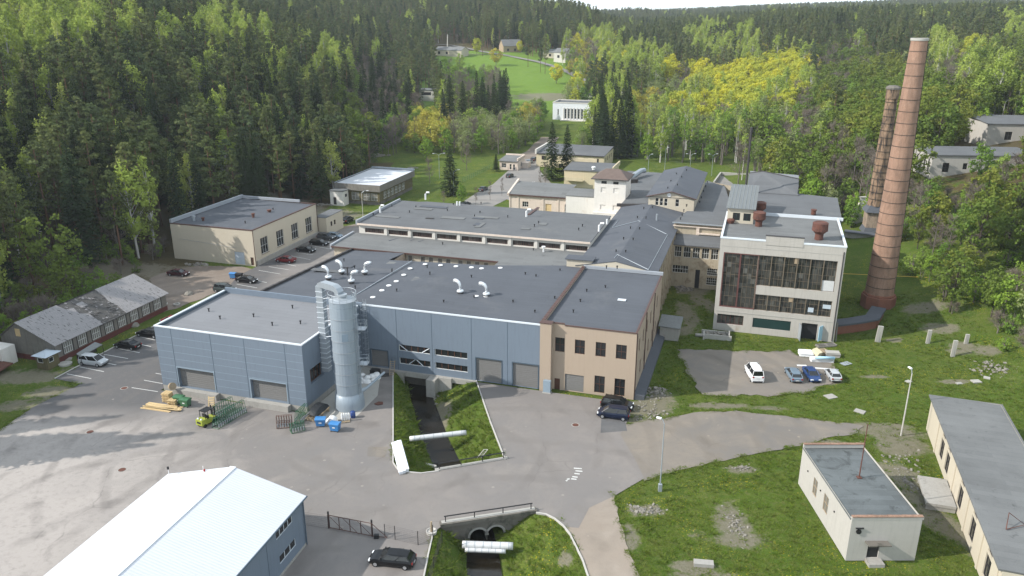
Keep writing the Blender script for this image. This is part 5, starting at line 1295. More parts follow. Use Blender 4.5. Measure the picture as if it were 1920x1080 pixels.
# --- flat-roofed timber building by the forest
t = thing('timber_clad_building', 'single-storey olive plank building with deep grey fascia and pale metal roof near the forest', 'building', FAB, (-118, 208.3, 0))
p0, p1, q0, q1 = -119.2, -105.6, 208.3, 232.0
f = [(-114.6, -112.2, 1.2, 3.4, 'win', 2, 2), (-110.9, -108.6, 1.2, 3.4, 'win', 2, 2), (-108.3, -106.2, 1.2, 3.4, 'win', 2, 2)]
rw = [(211 + i * 2.6, 213 + i * 2.6, 1.3, 3.4, 'win', 2, 2) for i in range(6)]
build_ops(t, None, box_walls(p0, p1, q0, q1, .9, 4.0, f=f, r=rw), 'white window frame', 'curtained glass', .12, 'olive planks')
k = MB(); k.box(p0 + .1, p1 - .1, q0 + .1, q1 - .1, -1, .9); part(t, 'plinth', k, 'dark wet concrete')
k = MB()
for a in box_walls(p0 - .7, p1 + .6, q0 - .6, q1 + .6, 4.05, 6.0): k.facade(*a[:4])
k.poly([(p0 - .7, q0 - .6, 4.05), (p0 - .7, q1 + .6, 4.05), (p1 + .6, q1 + .6, 4.05), (p1 + .6, q0 - .6, 4.05)]); part(t, 'fascia', k, 'weathered planks')
slab(t, [(p0 - .6, q0 - .5, 5.7), (p1 + .5, q0 - .5, 5.85), (p1 + .5, q1 + .5, 5.9), (p0 - .6, q1 + .5, 5.8)], 5.8, 'white ribbed sheet', .1)
k = MB(); k.box(p0 - .75, p1 + .65, q1 + .3, q1 + .65, 6.0, 6.5); k.box(p0 - .75, p0 - .4, q0 - .6, q1 + .3, 6.0, 6.12); part(t, 'roof_upstand', k, 'galvanised')
t = thing('white_kiosk', 'small dirty white box building with one door, in front of the olive plank building', 'shed', FAB, (-119, 204.6, 0))
build_ops(t, None, box_walls(-119.6, -115.2, 204.4, 207.4, -.3, 4.3, f=[(-118.6, -117.6, .2, 2.4, 'door', 0, 0, dict(mat='dark trim'))], r=[(205.3, 206.6, 2.4, 3.3, 'win', 2, 1)]), 'dark trim', 'dark glass', .12, 'flaking white render')
slab(t, [(-119.8, 204.2), (-115, 204.2), (-115, 207.6), (-119.8, 207.6)], 4.45, 'worn felt', .2)

# --- long wooden shed
t = thing('wooden_barrack', 'long derelict grey timber hut with patchy slate roof and dark red base', 'hut', FAB, (-112, 91.2, 0))
pl, pr, pm_, q0, q1, ze, zr = -116.6, -105.5, -112.6, 91.3, 117.2, 3.45, 6.4
rw = [(92.9 + i * 3.0, 94.6 + i * 3.0, 1.05, 3.1, 'win', 4, 2, dict(frame='white window frame', bar=.06)) for i in range(8)]
f = [(-110.3, -108.3, .9, 3.0, 'win', 3, 1)]
build_ops(t, None, box_walls(pl, pr, q0, q1, .85, ze, f=f, r=rw), 'weathered planks', 'curtained glass', .08, 'weathered planks')
k = MB(); k.box(pl + .06, pr + .02, q0 - .02, q1 + .02, -.5, .85); part(t, 'base', k, 'dark red base')
k = MB()
for i in range(8):
    for q in (92.65 + i * 3.0, 94.75 + i * 3.0): k.box(pr - .01, pr + .06, q, q + .12, .9, 3.3)
part(t, 'batten', k, 'dark trim')
k = MB(); k.poly([(pl, q0, ze), (pr, q0, ze), (pm_, q0, zr)]); k.poly([(pl, q1, ze), (pm_, q1, zr), (pr, q1, ze)]); part(t, 'gable', k, 'weathered planks')
k = MB(); k.box(-113.2, -112.2, q0 - .05, q0 - .01, 3.9, 5.2); part(t, 'boarded_opening', k, 'raw timber')
zf = lambda p: zr + .05 - (p - pm_) * (zr - ze) / (pr - pm_)
k = MB(); k.poly([(pl - .5, q0 - .4, zr - (pm_ - pl + .5) * .7), (pm_, q0 - .4, zr + .05), (pm_, q1 + .4, zr + .05), (pl - .5, q1 + .4, zr - (pm_ - pl + .5) * .7)]); part(t, 'rear_roof', k, 'grey slates')
k = MB()
k.prism([(pm_, q0 - .4), (pr + .5, q0 - .4), (pr + .5, 101.0), (-108.2, 101.6), (-109.0, 100.4), (-110.6, 100.9), (-111.0, 99.6), (pm_, 99.3)], lambda x, y: zf(x) - .1, lambda x, y: zf(x))
k.prism([(pm_, 107.9), (-110.5, 107.6), (-108.8, 106.9), (-107.2, 107.1), (pr + .5, 106.5), (pr + .5, q1 + .4), (pm_, q1 + .4)], lambda x, y: zf(x) - .1, lambda x, y: zf(x))
k.prism([(-111.2, 102.0), (-110.0, 102.0), (-110.0, 103.4), (-111.2, 103.4)], lambda x, y: zf(x) - .1, lambda x, y: zf(x)); part(t, 'slate_roof', k, 'grey slates')
k = MB(); k.prism([(pm_, 99.0), (pr + .45, 100.5), (pr + .45, 107.0), (pm_, 108.2)], lambda x, y: zf(x) - .3, lambda x, y: zf(x) - .12); part(t, 'bare_boards', k, 'bare roof boards')
k = MB()
rnd = random.Random(5)
for i in range(80):
    p, q = rnd.uniform(pm_ + .3, pr + .2), rnd.uniform(100.2, 107.4); k.obox((p, q, zf(p) - .08), (rnd.uniform(.2, .5), rnd.uniform(.2, .6), .04), rnd.uniform(0, 3), ry=R(22))
part(t, 'loose_slates', k, 'grey slates')
t = thing('boiler_lean_to', 'rusty flat porch roof and peeling wall at the near end of the timber hut', 'lean-to', FAB, (-113, 88, 0))
x, y = G(20, 690); p, q = FAB.l(x, y)
k = MB(); k.box(p - 4.5, p - 1.2, q - .2, q + 2.5, -.3, 3.0); part(t, 'wall', k, 'flaking white render'); k = MB(); k.prism([(p - 6, q - 3.5), (p + .9, q - 3.5), (p + .9, q - .1), (p - 6, q - .1)], lambda x, y: .9 + (y - q) * .1, lambda x, y: 1.1 + (y - q) * .1); part(t, 'porch_roof', k, 'rusty steel')

# --- white ribbed hall, front left
FH = Frame(-14.6)
ph, qh = FH.l(-22.0, 72.0)
t = thing('white_roofed_hall', 'steel hall with brilliant white ribbed gable roof and blue-grey walls, nearest the camera', 'building', FH, (ph, qh, 0))
pl, pr, q1, q0, ze, zr = ph - 16.1, ph, qh, qh - 46, 6.0, 8.1
pm_ = (pl + pr) / 2
def hq(u, v): return FH.onp(u, v, pr)
def hw(a, b_, c_, d_):
    qa, za = hq(*a); qb, zb = hq(*b_); qc, zc = hq(*c_)
    return (min(qa, qb), max(qa, qb), zc, za)
rw = [(qh - 5.4, qh - 2.2, 4.35, 5.3, 'win', 4, 1), (qh - 5.2, qh - 2.0, 1.35, 2.3, 'win', 3, 1), (qh - 12.6, qh - 9.4, 1.3, 2.5, 'win', 2, 1), (qh - 20, qh - 17, 1.3, 2.5, 'win', 2, 1)]
build_ops(t, None, box_walls(pl, pr, q0, q1, .05, ze - .12, r=rw), 'white metal trim', 'dark glass', .12, 'blue cladding')
k = MB(); k.poly([(pr, q1, ze - .12), (pl, q1, ze - .12), (pm_, q1, zr - .1)]); k.poly([(pl, q0, ze - .12), (pr, q0, ze - .12), (pm_, q0, zr - .1)]); part(t, 'gable', k, 'blue cladding')
for a, b_, za, zb, nm in ((pl - .35, pm_ - .12, ze - .09, zr, 'roof_sheet'), (pm_ + .12, pr + .35, zr, ze - .09, 'roof_sheet')):
    slab(t, [(a, q0 - .3, za), (b_, q0 - .3, zb), (b_, q1 + .3, zb), (a, q1 + .3, za)], 7, 'white ribbed sheet', .08, nm)
k = MB(); k.prism([(pm_ - .34, q0 - .3), (pm_ + .34, q0 - .3), (pm_ + .34, q1 + .32), (pm_ - .34, q1 + .32)], zr - .03, lambda x, y: zr + .075 - abs(x - pm_) * .1); part(t, 'ridge_cap', k, 'white sheet')
k = MB(); k.tube([(pr + .42, q0, ze - .14), (pr + .42, q1 + .3, ze - .14)], .09, 6); k.tube([(pr + .12, q1 - .1, ze - .2), (pr + .12, q1 - .1, .1)], .06, 6); part(t, 'gutter', k, 'blue seam')
k = MB(); k.box(pl, pr + .06, q1 - .04, q1 + .04, 0, .3); k.box(pr - .04, pr + .06, q0, q1 - .05, 0, .3); part(t, 'plinth', k, 'concrete')
seams(t, [qh - 7.2, qh - 13.4, qh - 19.6], pr, .3, ze - .2, axis='q')
t2 = thing('roof_sensor', 'tiny sensor mast with dark head at the left corner of the white roof', 'sensor', FH, (pl + .3, qh - .3, 6.0)); k = MB(); k.tube([(pl + .3, qh - .3, 5.9), (pl + .3, qh - .3, 7.0)], .03, 5); part(t2, 'pole', k, 'white plastic'); k = MB(); k.obox((pl + .3, qh - .3, 7.1), (.16, .16, .3)); part(t2, 'head', k, 'black metal')
t2 = thing('warning_lamp', 'tiny red lamp on a white stalk at the middle of the white roof edge', 'lamp', FH, (pl + 4.6, qh - .1, 7.1)); k = MB(); k.tube([(pl + 4.6, qh - .1, 7.1), (pl + 4.6, qh - .1, 7.9)], .03, 5); part(t2, 'pole', k, 'white plastic'); k = MB(); k.lathe([(.09, 0), (.12, .2), (.05, .28)], 8, (pl + 4.72, qh - .1, 7.25)); part(t2, 'lamp', k, 'tail lamp red')

# --- small white building, right
FS = Frame(0.2)
t = thing('small_white_building', 'small white brick building with dark felt roof, steel mast and front doorway', 'building', FS, (35, 69.2, 0))
p0, p1, q0, q1, H = 34.9, 42.1, 69.2, 83.6, 5.1
fl = [(q1 - 12.9 + 1.5, q1 - 11.2 + 1.5, 1.5, 3.6, 'win', 2, 1)]
build_ops(t, None, box_walls(p0, p1, q0, q1, 0, H, f=[(37.0, 38.2, .35, 2.15, 'door', 0, 0, dict(mat='black metal'))], l=[(74.9, 76.2, 1.5, 3.6, 'win', 2, 2), (78.2, 79.4, 1.5, 3.6, 'win', 2, 2)]), 'old timber', 'curtained glass', .12, 'white brick')
slab(t, [(p0 - .05, q0 + .2, 5.0), (p1 + .15, q0 + .2, 4.85), (p1 + .15, q1 - .2, 4.85), (p0 - .05, q1 - .2, 5.0)], 5, 'old sheet felt', .16)
k = MB(); k.box(p0, p1 + .12, q0 - .03, q0 + .25, H - .1, H + .2); part(t, 'front_parapet', k, 'white brick'); k = MB(); k.box(p0, p1, q1 - .25, q1 + .03, H - .1, H + .35); part(t, 'rear_parapet', k, 'white brick')
k = MB(); rnd = random.Random(3)
for i in range(14):
    a = p0 + i * .52; k.box(a, a + .5, q0 - .08, q0 + .3, H + .203, H + .27 + rnd.uniform(0, .03))
part(t, 'coping', k, 'orange brick')
k = MB()
for i in range(14):
    a = p0 + i * .52; k.box(a, a + .5, q1 - .3, q1 + .08, H + .353, H + .42 + rnd.uniform(0, .03))
part(t, 'rear_coping', k, 'orange brick')
k = MB(); k.prism([(36.6, q0 - 1.0), (38.9, q0 - 1.0), (38.9, q0 - .01), (36.6, q0 - .01)], lambda x, y: 2.3 + (y - q0) * -.12, lambda x, y: 2.45 + (y - q0) * -.12); part(t, 'canopy', k, 'dark wet concrete')
k = MB(); k.box(36.9, 38.5, q0 - 1.1, q0 - .01, -.1, .33); part(t, 'step', k, 'concrete')
k = MB(); k.tube([(35.75, q0 - .14, 3.6), (35.75, q0 - .003, 3.6)], .27, 14); k.box(35.4, 36.2, q0 - .18, q0 - .003, 3.98, 4.06); part(t, 'extractor', k, 'black metal')
k = MB()
for i in range(3): k.tube([(p0 - .1, 73.2 + i * 4.0, 3.2), (p0 - .003, 73.2 + i * 4.0, 3.2)], .1, 8)
part(t, 'wall_vent', k, 'black metal')
t2 = thing('roof_mast', 'thin dark rusty steel mast standing on the small white building roof', 'mast', FS, (38.9, 76.9, 4.95))
k = MB(); k.tube([(38.9, 77.1, 4.9), (38.9, 77.1, 11.6)], [.07, .045], 6); part(t2, 'pole', k, 'rusty steel'); k = MB(); k.obox((38.9, 77.1, 4.97), (.5, .5, .06)); part(t2, 'base_plate', k, 'rusty steel')

# --- long shed far right
t = thing('long_garage', 'long low cream building with weathered felt roof along the right edge', 'building', FAB, (25.2, 72.4, 0))
p0, p1, q0, q1, H = 25.2, 33.4, 72.4, 109.6, 4.9
lw = []
for i, q in enumerate([75.5, 82, 88.2, 95.8, 99.2]): lw += [(q, q + 1.9, .8, 3.4, 'win', 2, 2), (q + .1, q + 1.6, 3.7, 4.5, 'win', 2, 1)]
build_ops(t, None, box_walls(p0, p1, q0, q1, 0, H, l=lw), 'dark trim', 'dark glass', .2, 'cream render')
slab(t, [(p0 - .35, q0, 5.0), (p1 + .3, q0, 4.85), (p1 + .3, q1 + .3, 4.85), (p0 - .35, q1 + .3, 5.0)], 5, 'patched felt', .2)
k = MB()
for q in (73.2, 79.0, 85.6, 92.6, 103): k.box(p0 - .12, p0 - .003, q, q + .45, 0, H - .1)
part(t, 'pilaster', k, 'cream render')
k = MB(); k.box(p0 - 3.3, p0 - .15, 89.0, 95.0, .5, .85); k.box(p0 - 3.2, p0 - .15, 89.1, 89.4, -.1, .5); k.box(p0 - 3.2, p0 - 2.9, 94.6, 94.9, -.1, .5); part(t, 'loading_ramp', k, 'concrete')
k = MB(); x = 28.0; k.tube([(27.0, 79.2, 5.1), (29.0, 80.6, 5.1), (27.4, 80.6, 6.2), (27.0, 79.2, 5.1)], .05, 5); part(t, 'roof_bracket', k, 'rusty steel')

# --- chimneys
def bands(t, x, y, z0, z1, r0, r1, n, mat, name='band', h=.12, sides=32, over=.05, phase=0):
    k = MB()
    for i in range(n):
        z = z0 + (z1 - z0) * (i + .5) / n; r = r0 + (r1 - r0) * (z - z0) / (z1 - z0)
        k.lathe([(r - .02, z), (r + over, z), (r + over, z + h), (r - .02, z + h)], sides, (x, y, 0), caps=False, phase=phase)
    return part(t, name, k, mat)
cx, cy = 70.2, 144.2
t = thing('brick_chimney', 'tall round orange brick chimney with dark iron bands, leaning over the trees', 'chimney', FW, (cx, cy, 0))
hz_ = 49.6
k = MB(); k.lathe([(2.55, 3.2), (1.34, hz_ - .3)], 40, (cx, cy, 0), caps=False); part(t, 'shaft', k, 'orange brick', True)
k = MB(); k.lathe([(1.36, hz_ - .45), (1.45, hz_ - .4), (1.45, hz_), (1.1, hz_), (1.08, hz_ - 1.5)], 40, (cx, cy, 0), caps=False); part(t, 'crown', k, 'pale concrete')
k = MB(); k.lathe([(3.1, -.6), (3.1, 2.7), (2.9, 2.75), (2.9, 3.1), (2.6, 3.25)], 8, (cx, cy, 0), phase=R(22.5)); part(t, 'plinth', k, 'red brick')
bands(t, cx, cy, 3.6, hz_ - 1.2, 2.55, 1.36, 22, 'black metal', h=.08)
k = MB(); k.tube([(cx + 1.36, cy - .3, hz_ - 1.5), (cx + 1.5, cy - .3, hz_ + 4.2)], .05, 5); part(t, 'lightning_rod', k, 'black metal')
k = MB(); k.tube([(cx + 2.55 * math.cos(-.25), cy + 2.55 * math.sin(-.25) - .1, 3.4), (cx + 1.42 * math.cos(-.25), cy + 1.42 * math.sin(-.25) - .1, hz_ - 1)], .05, 4); part(t, 'climbing_rail', k, 'black metal')
t = thing('flue_channel', 'low brick flue with dark capping curving from the glazed block to the chimney base', 'flue', FW, (64, 137, 0))
k = MB(); pts = [(56.9, 131.8), (61, 133.0), (65, 134.6), (68.2, 139.4)]
for a, b_ in zip(pts, pts[1:]):
    L = math.hypot(b_[0] - a[0], b_[1] - a[1]); k.obox(((a[0] + b_[0]) / 2, (a[1] + b_[1]) / 2, .6), (L + .3, 2.0, 1.9 + .01 * L), math.atan2(b_[1] - a[1], b_[0] - a[0]))
part(t, 'channel', k, 'red brick')
k = MB()
for a, b_ in zip(pts, pts[1:]):
    L = math.hypot(b_[0] - a[0], b_[1] - a[1]); k.obox(((a[0] + b_[0]) / 2, (a[1] + b_[1]) / 2, 1.72), (L + .5, 2.5, .3 + .01 * L), math.atan2(b_[1] - a[1], b_[0] - a[0]))
part(t, 'capping', k, 'blue grey felt')
c2 = GT(1642, 436); c2 = (c2[0], c2[1] + 2.2)
z0 = terrain(*c2)
def z_at(x, y, v):
    lo, hi = 0, 90
    for _ in range(40):
        md = (lo + hi) / 2
        if project(x, y, md)[1] > v: lo = md
        else: hi = md
    return lo
h2 = z_at(c2[0], c2[1], 163)
zc_, zt_ = z_at(c2[0], c2[1], 386), z_at(c2[0], c2[1], 430)
t = thing('brick_chimney', 'shorter octagonal sooty brick chimney on a square capped pedestal, behind the tall one', 'chimney', FW, (c2[0], c2[1], z0))
k = MB(); k.lathe([(1.95, zc_ + .2), (1.85, zc_ + 1.2), (1.25, h2 - 2.8), (1.42, h2 - 2.6), (1.42, h2 - .5), (1.5, h2 - .4)], 8, (c2[0], c2[1], 0), caps=False, phase=R(22.5)); part(t, 'shaft', k, 'sooty brick')
k = MB(); k.lathe([(1.62, h2 - .5), (1.62, h2 - .1), (1.2, h2 + .25), (.6, h2 + .35)], 8, (c2[0], c2[1], 0), phase=R(22.5)); part(t, 'crown', k, 'dark wet concrete')
bands(t, c2[0], c2[1], zc_ + 1.0, h2 - 2.6, 1.9, 1.28, 15, 'black metal', h=.10, sides=8, over=.07, phase=R(22.5))
k = MB(); k.obox((c2[0], c2[1], (z0 - 1 + zc_ - 1.2) / 2), (3.9, 3.9, zc_ - 1.2 - z0 + 1), R(-12)); part(t, 'pedestal', k, 'ruin brick')
def frust(k, x, y, rz, s0, s1, za, zb):
    n = len(k.v); c, s = math.cos(rz), math.sin(rz)
    for sz, z in ((s0, za), (s1, zb)):
        for a, b_ in ((-1, -1), (1, -1), (1, 1), (-1, 1)): k.v.append((x + (a * c - b_ * s) * sz / 2, y + (a * s + b_ * c) * sz / 2, z))
    k.f += [(n, n + 3, n + 2, n + 1), (n + 4, n + 5, n + 6, n + 7)] + [(n + i, n + (i + 1) % 4, n + 4 + (i + 1) % 4, n + 4 + i) for i in range(4)]
k = MB(); frust(k, *c2, R(-12), 5.0, 3.0, zc_ - 1.2, zc_ + .3); frust(k, *c2, R(-12), 4.9, 3.95, z0 - .3, z0 + 1.0); part(t, 'flashing', k, 'blue grey felt')
t = thing('boundary_wall', 'low dark-capped wall running from the block to the sooty chimney pedestal', 'wall', FW, (75, 165, 0))
a, b_ = GT(1582, 447), GT(1640, 443); k = MB(); k.obox(((a[0] + b_[0]) / 2, (a[1] + b_[1]) / 2, (a[2] + b_[2]) / 2 + .3), (math.hypot(b_[0] - a[0], b_[1] - a[1]), 1.2, 1.4), math.atan2(b_[1] - a[1], b_[0] - a[0])); part(t, 'wall', k, 'concrete')
k = MB(); k.obox(((a[0] + b_[0]) / 2, (a[1] + b_[1]) / 2, (a[2] + b_[2]) / 2 + 1.08), (math.hypot(b_[0] - a[0], b_[1] - a[1]) + .2, 2.4, .14), math.atan2(b_[1] - a[1], b_[0] - a[0])); part(t, 'capping', k, 'blue grey felt')
a = GT(1632, 412); t = thing('ruined_wall', 'broken pale concrete wall stub left of the sooty chimney pedestal', 'ruin', FW, (a[0], a[1], a[2]))
k = MB(); k.prism([(a[0] - 3.2, a[1]), (a[0] + 4, a[1] - .4), (a[0] + 4, a[1] + .2), (a[0] - 3.2, a[1] + .6)], a[2] - 1, lambda x, y: a[2] + (5.6 if x < a[0] else 5.4)); k.prism([(a[0] - 5, a[1] - 1), (a[0] - 3.2, a[1]), (a[0] - 3.2, a[1] + .6), (a[0] - 5, a[1] - .4)], a[2] - 1, lambda x, y: a[2] + (.4 if x < a[0] - 4 else 4.5)); part(t, 'wall', k, 'flaking white render')
k = MB(); k.prism([(a[0] - 3.4, a[1] - .2), (a[0] + 4.2, a[1] - .6), (a[0] + 4.2, a[1] + .4), (a[0] - 3.4, a[1] + .8)], a[2] + 5.55, a[2] + 5.75); part(t, 'coping', k, 'pale concrete')

# --- hillside buildings on the right, village houses
def house(name, label, base_px, w, d, h, deg, wallm, roofm, ops=(), flat=True, rise=1.5, over=.3, depth_dir=1, lops=()):
    g_ = GT(*base_px); fr = Frame(deg); p0, q0 = fr.l(g_[0], g_[1]); z = g_[2]
    t = thing(name, label, 'building' if h > 4 or flat else 'house', fr, (p0, q0, z))
    f = [(p0 + a, p0 + b_, z + c_, z + e, 'win', 2, 2) for a, b_, c_, e in ops]; l = [(q0 + a, q0 + b_, z + c_, z + e, 'win', 1, 2) for a, b_, c_, e in lops]
    build_ops(t, None, box_walls(p0, p0 + w, q0, q0 + d, z - 2.5, z + h, f=f, l=l), 'dark trim', 'dark glass', .2, wallm)
    if flat: slab(t, [(p0 - over, q0 - over, z + h + .1), (p0 + w + over, q0 - over, z + h + .1), (p0 + w + over, q0 + d + over, z + h + .1 + rise * .3), (p0 - over, q0 + d + over, z + h + .1 + rise * .3)], 0, roofm, .22)
    else:
        qm = q0 + d / 2
        for qa, qb, za, zb in ((q0 - over, qm, z + h, z + h + rise), (qm, q0 + d + over, z + h + rise, z + h)): slab(t, [(p0 - over, qa, za), (p0 + w + over, qa, za), (p0 + w + over, qb, zb), (p0 - over, qb, zb)], 0, roofm, .15)
        k = MB(); k.poly([(p0, q0 + d, z + h), (p0, q0, z + h), (p0, qm, z + h + rise - .1)]); k.poly([(p0 + w, q0, z + h), (p0 + w, q0 + d, z + h), (p0 + w, qm, z + h + rise - .1)]); part(t, 'gable', k, wallm)
    return t
house('hillside_building', 'plain grey rendered building with dark flat roof among trees on the right slope', (1742, 336), 26, 12, 6.2, -5, 'white brick', 'grey felt', [(2.8, 4.4, 1.8, 4.2), (7.8, 8.9, 2.6, 4.2)], True, 1.2, lops=[(1.5, 2.4, 1.5, 5), (4, 4.9, 1.5, 5), (6.5, 7.4, 1.5, 5), (9, 9.9, 1.5, 5)])
house('hillside_building', 'stained rendered building with black felt roof at the right edge, highest on the slope', (1846, 275), 30, 14, 6.6, -6, 'concrete panel', 'grey felt', [(5, 7, 2, 4.4), (11, 12.6, 2, 4.4), (17, 18.6, 2, 4.4)], True, 3)
t = house('hip_roof_block', 'dark pitched roof rising behind the highest hillside building', (1860, 225), 30, 16, 3.5, -6, 'concrete panel', 'blue grey felt', [], False, 3.2)
house('village_house', 'pale bungalow with low grey roof at the left edge of the village meadow', (815, 104), 24, 12, 4, -25, 'cream render', 'worn felt', [(3, 5, 1, 3), (10, 12, 1, 3)], False, 2.5)
house('village_house', 'dark timber house with grey gable roof in the middle of the village', (944, 99), 16, 11, 5, 20, 'old timber', 'worn felt', [(3, 5, 1, 3), (9, 11, 1, 3)], False, 5)
house('village_house', 'long cream house behind the birch, above the village lane', (1018, 108), 26, 11, 4, -25, 'cream render', 'sheet roof', [(5, 7, 1, 3)], False, 2.4)
house('village_house', 'white gable-end house just right of the tall village birch', (1038, 116), 10, 12, 7, -30, 'white render', 'worn felt', [(3, 5, 3, 5)], False, 3)
house('cabin', 'white and grey cabin at the foot of the dark forest slope', (787, 190), 9, 8, 6.5, -8, 'white render', 'sheet roof', [(1, 7, 3.4, 5.2)], True, 1)
house('flat_block', 'grey flat roof peeping out behind the white building', (1100, 196), 26, 16, 5.5, -17, 'white render', 'grey felt', [], True, 1)
# ------------------------------------------------------------------ cars
def car_proto(kind, L, Wd, Hh, belt, hood, xs, tail):
    """xs: cabin base/roof stations (rear base, rear roof, front roof, front base) as x; forward is +x"""
    t = bpy.data.objects.new('parked_car', None); COL.objects.link(t); OFF[t.name] = (0, 0, 0)
    w = Wd / 2; h = L / 2
    st = [(-h, .45, tail - .12, .86), (-h + .12, .28, tail, .94), (-h + .6, .22, tail + .02, 1.0), (xs[0], .2, belt, 1.0), (0, .2, belt - .01, 1.0), (xs[3], .2, hood + .03, 1.0), (h - .7, .2, hood, .98), (h - .2, .24, hood - .14, .92), (h, .38, hood - .34, .78)]
    st = sorted(st, key=lambda s: s[0])
    m_ = MB(); n = 8
    for x, zl, zt, k in st:
        m_.v += [(x, -w * k * .9, zl), (x, -w * k, zl + .22), (x, -w * k, zt - .2), (x, -w * k * .9, zt), (x, w * k * .9, zt), (x, w * k, zt - .2), (x, w * k, zl + .22), (x, w * k * .9, zl)]
    for i in range(len(st) - 1):
        for j in range(n):
            a, b_ = i * n + j, i * n + (j + 1) % n; m_.f.append((a, b_, b_ + n, a + n))
    m_.f.append(tuple(reversed(range(n)))); m_.f.append(tuple((len(st) - 1) * n + j for j in range(n)))
    wb, wr = w * .9, w * .70
    for side in (-1, 1):  # pillars, mirrors
        for a, b_ in ((xs[0], xs[1]), (xs[3], xs[2]), (xs[0] * .35 + xs[3] * .65 - .55, xs[0] * .4 + xs[2] * .6 - .45)):
            m_.tube([(a, side * wb, belt - .04), (b_, side * wr, Hh - .05)], .055, 4)
        m_.obox((xs[3] - .25, side * (w + .1), belt + .04), (.14, .2, .14))
    rp = [(xs[1] - .05, Hh - .06), ((xs[1] + xs[2]) / 2, Hh), (xs[2] + .05, Hh - .07)]
    nb = len(m_.v)
    for x, z in rp: m_.v += [(x, -wr - .03, z - .05), (x, -wr * .7, z), (x, wr * .7, z), (x, wr + .03, z - .05)]
    for i in range(2):
        for j in range(3): a = nb + i * 4 + j; m_.f.append((a, a + 4, a + 5, a + 1))
    for i in (0, 2): m_.f.append(tuple(nb + i * 4 + j for j in range(4)))
    part(t, 'body', m_, 'car paint black')
    g_ = MB(); z0, z1 = belt - .05, Hh - .075
    b_ = [(xs[0], -wb, z0), (xs[3], -wb, z0 - .02), (xs[3], wb, z0 - .02), (xs[0], wb, z0)]; r_ = [(xs[1], -wr, z1), (xs[2], -wr, z1), (xs[2], wr, z1), (xs[1], wr, z1)]
    g_.v = b_ + r_; g_.f = [(0, 1, 5, 4), (1, 2, 6, 5), (2, 3, 7, 6), (3, 0, 4, 7), (4, 5, 6, 7)]
    part(t, 'window', g_, 'car glass')
    for sx in (-1, 1):
        for sy in (-1, 1):
            x = sx * (h - .82) if sx > 0 else -(h - .78)
            k = MB(); k.tube([(x, sy * (w - .22), .32), (x, sy * (w + .015), .32)], .325, 16); wl = part(t, 'wheel', k, 'tyre rubber')
            k = MB(); k.tube([(x, sy * (w - .1), .32), (x, sy * (w + .03), .32)], .2, 10); part(wl, 'rim', k, 'alloy')
    for sy in (-1, 1):
        k = MB(); k.obox((h - .16, sy * w * .66, hood - .27), (.22, .42, .17), 0, 0, R(18)); part(t, 'headlight', k, 'headlamp glass')
        k = MB(); k.obox((-h + .03, sy * w * .75, tail - .22), (.10, .26, .24)); part(t, 'tail_light', k, 'tail lamp red')
    k = MB(); k.box(-h - .03, -h + .02, -.26, .26, tail - .5, tail - .38); part(t, 'number_plate', k, 'plate white')
    k = MB(); k.box(h - .25, h + .05, -w * .7, w * .7, .24, .4); k.box(-h - .04, -h + .2, -w * .75, w * .75, .26, .42); part(t, 'bumper', k, 'dark plastic')
    return t
PROTO = {
 'hatch': car_proto('hatch', 4.0, 1.70, 1.45, .95, .88, (-1.75, -1.35, .35, 1.15), .95),
 'sedan': car_proto('sedan', 4.6, 1.78, 1.42, .95, .86, (-1.55, -.85, .40, 1.25), .98),
 'wagon': car_proto('wagon', 4.75, 1.82, 1.47, .96, .88, (-2.15, -1.75, .40, 1.25), .98),
 'van': car_proto('van', 4.5, 1.82, 1.72, 1.0, .98, (-2.1, -1.85, .65, 1.55), 1.05),
 'suv': car_proto('suv', 4.6, 1.86, 1.72, 1.08, 1.02, (-2.05, -1.75, .40, 1.2), 1.1),
 'boxvan': car_proto('boxvan', 4.9, 1.95, 2.15, 1.25, 1.15, (-2.38, -2.28, .9, 1.7), 1.3),
}
USED = set()
def put_car(kind, color, label, u, v, heading, group=None, cat='car', z=None, roofmat=None):
    x, y = G(u, v); z = terrain(x, y) if z is None else z
    src = PROTO[kind]
    if kind in USED: t = dup(src, (x, y, z), R(heading))
    else: t = src; USED.add(kind); t.location = (x, y, z); t.rotation_euler = (0, 0, R(heading))
    t['label'] = label; t['category'] = cat
    if group: t['group'] = group
    elif 'group' in t: del t['group']
    for c in t.children:
        if c.name.startswith('body'):
            c.material_slots[0].link = 'OBJECT'; c.material_slots[0].material = MATS['car paint ' + color]
    return t
bpy.context.view_layer.update()
YZ = .02
g1 = 'cars in the bays along the timber hut'; g2 = 'cars parked beside the cream hall'
put_car('wagon', 'black', 'shiny black estate car parked inside the sliding gate, nearest the camera', 736, 1056, 170, z=YZ)
put_car('suv', 'black', 'black off-roader tight against the corner of the peach building', 1157, 765, -19, z=YZ)
put_car('van', 'navy', 'dark blue people carrier in front of the black off-roader', 1150, 782, 164, z=YZ)
put_car('boxvan', 'white', 'white box van alone on the cracked pad, its rear to the camera', 1413, 706, 88, cat='van')
put_car('wagon', 'steel blue', 'grey-blue estate car on the pad right of the white van', 1487, 707, 86)
put_car('sedan', 'blue', 'dark blue car facing the camera between two silver ones', 1521, 707, -92)
put_car('hatch', 'silver', 'small silver hatchback on the grass, rightmost of the parked row', 1561, 708, 86)
put_car('van', 'silver', 'silver people carrier parked by the millstone and wooden hut', 176, 683, -14, g1, z=YZ)
put_car('sedan', 'black', 'black saloon in the bay in the middle of the hut car park', 240, 652, 163, g1, z=YZ)
put_car('wagon', 'black', 'black car half hidden by the front corner of the blue wing', 281, 630, 163, g1, z=YZ)
put_car('hatch', 'red', 'red car peeping out behind the blue wing parapet', 322, 606, 163, g1, z=YZ)
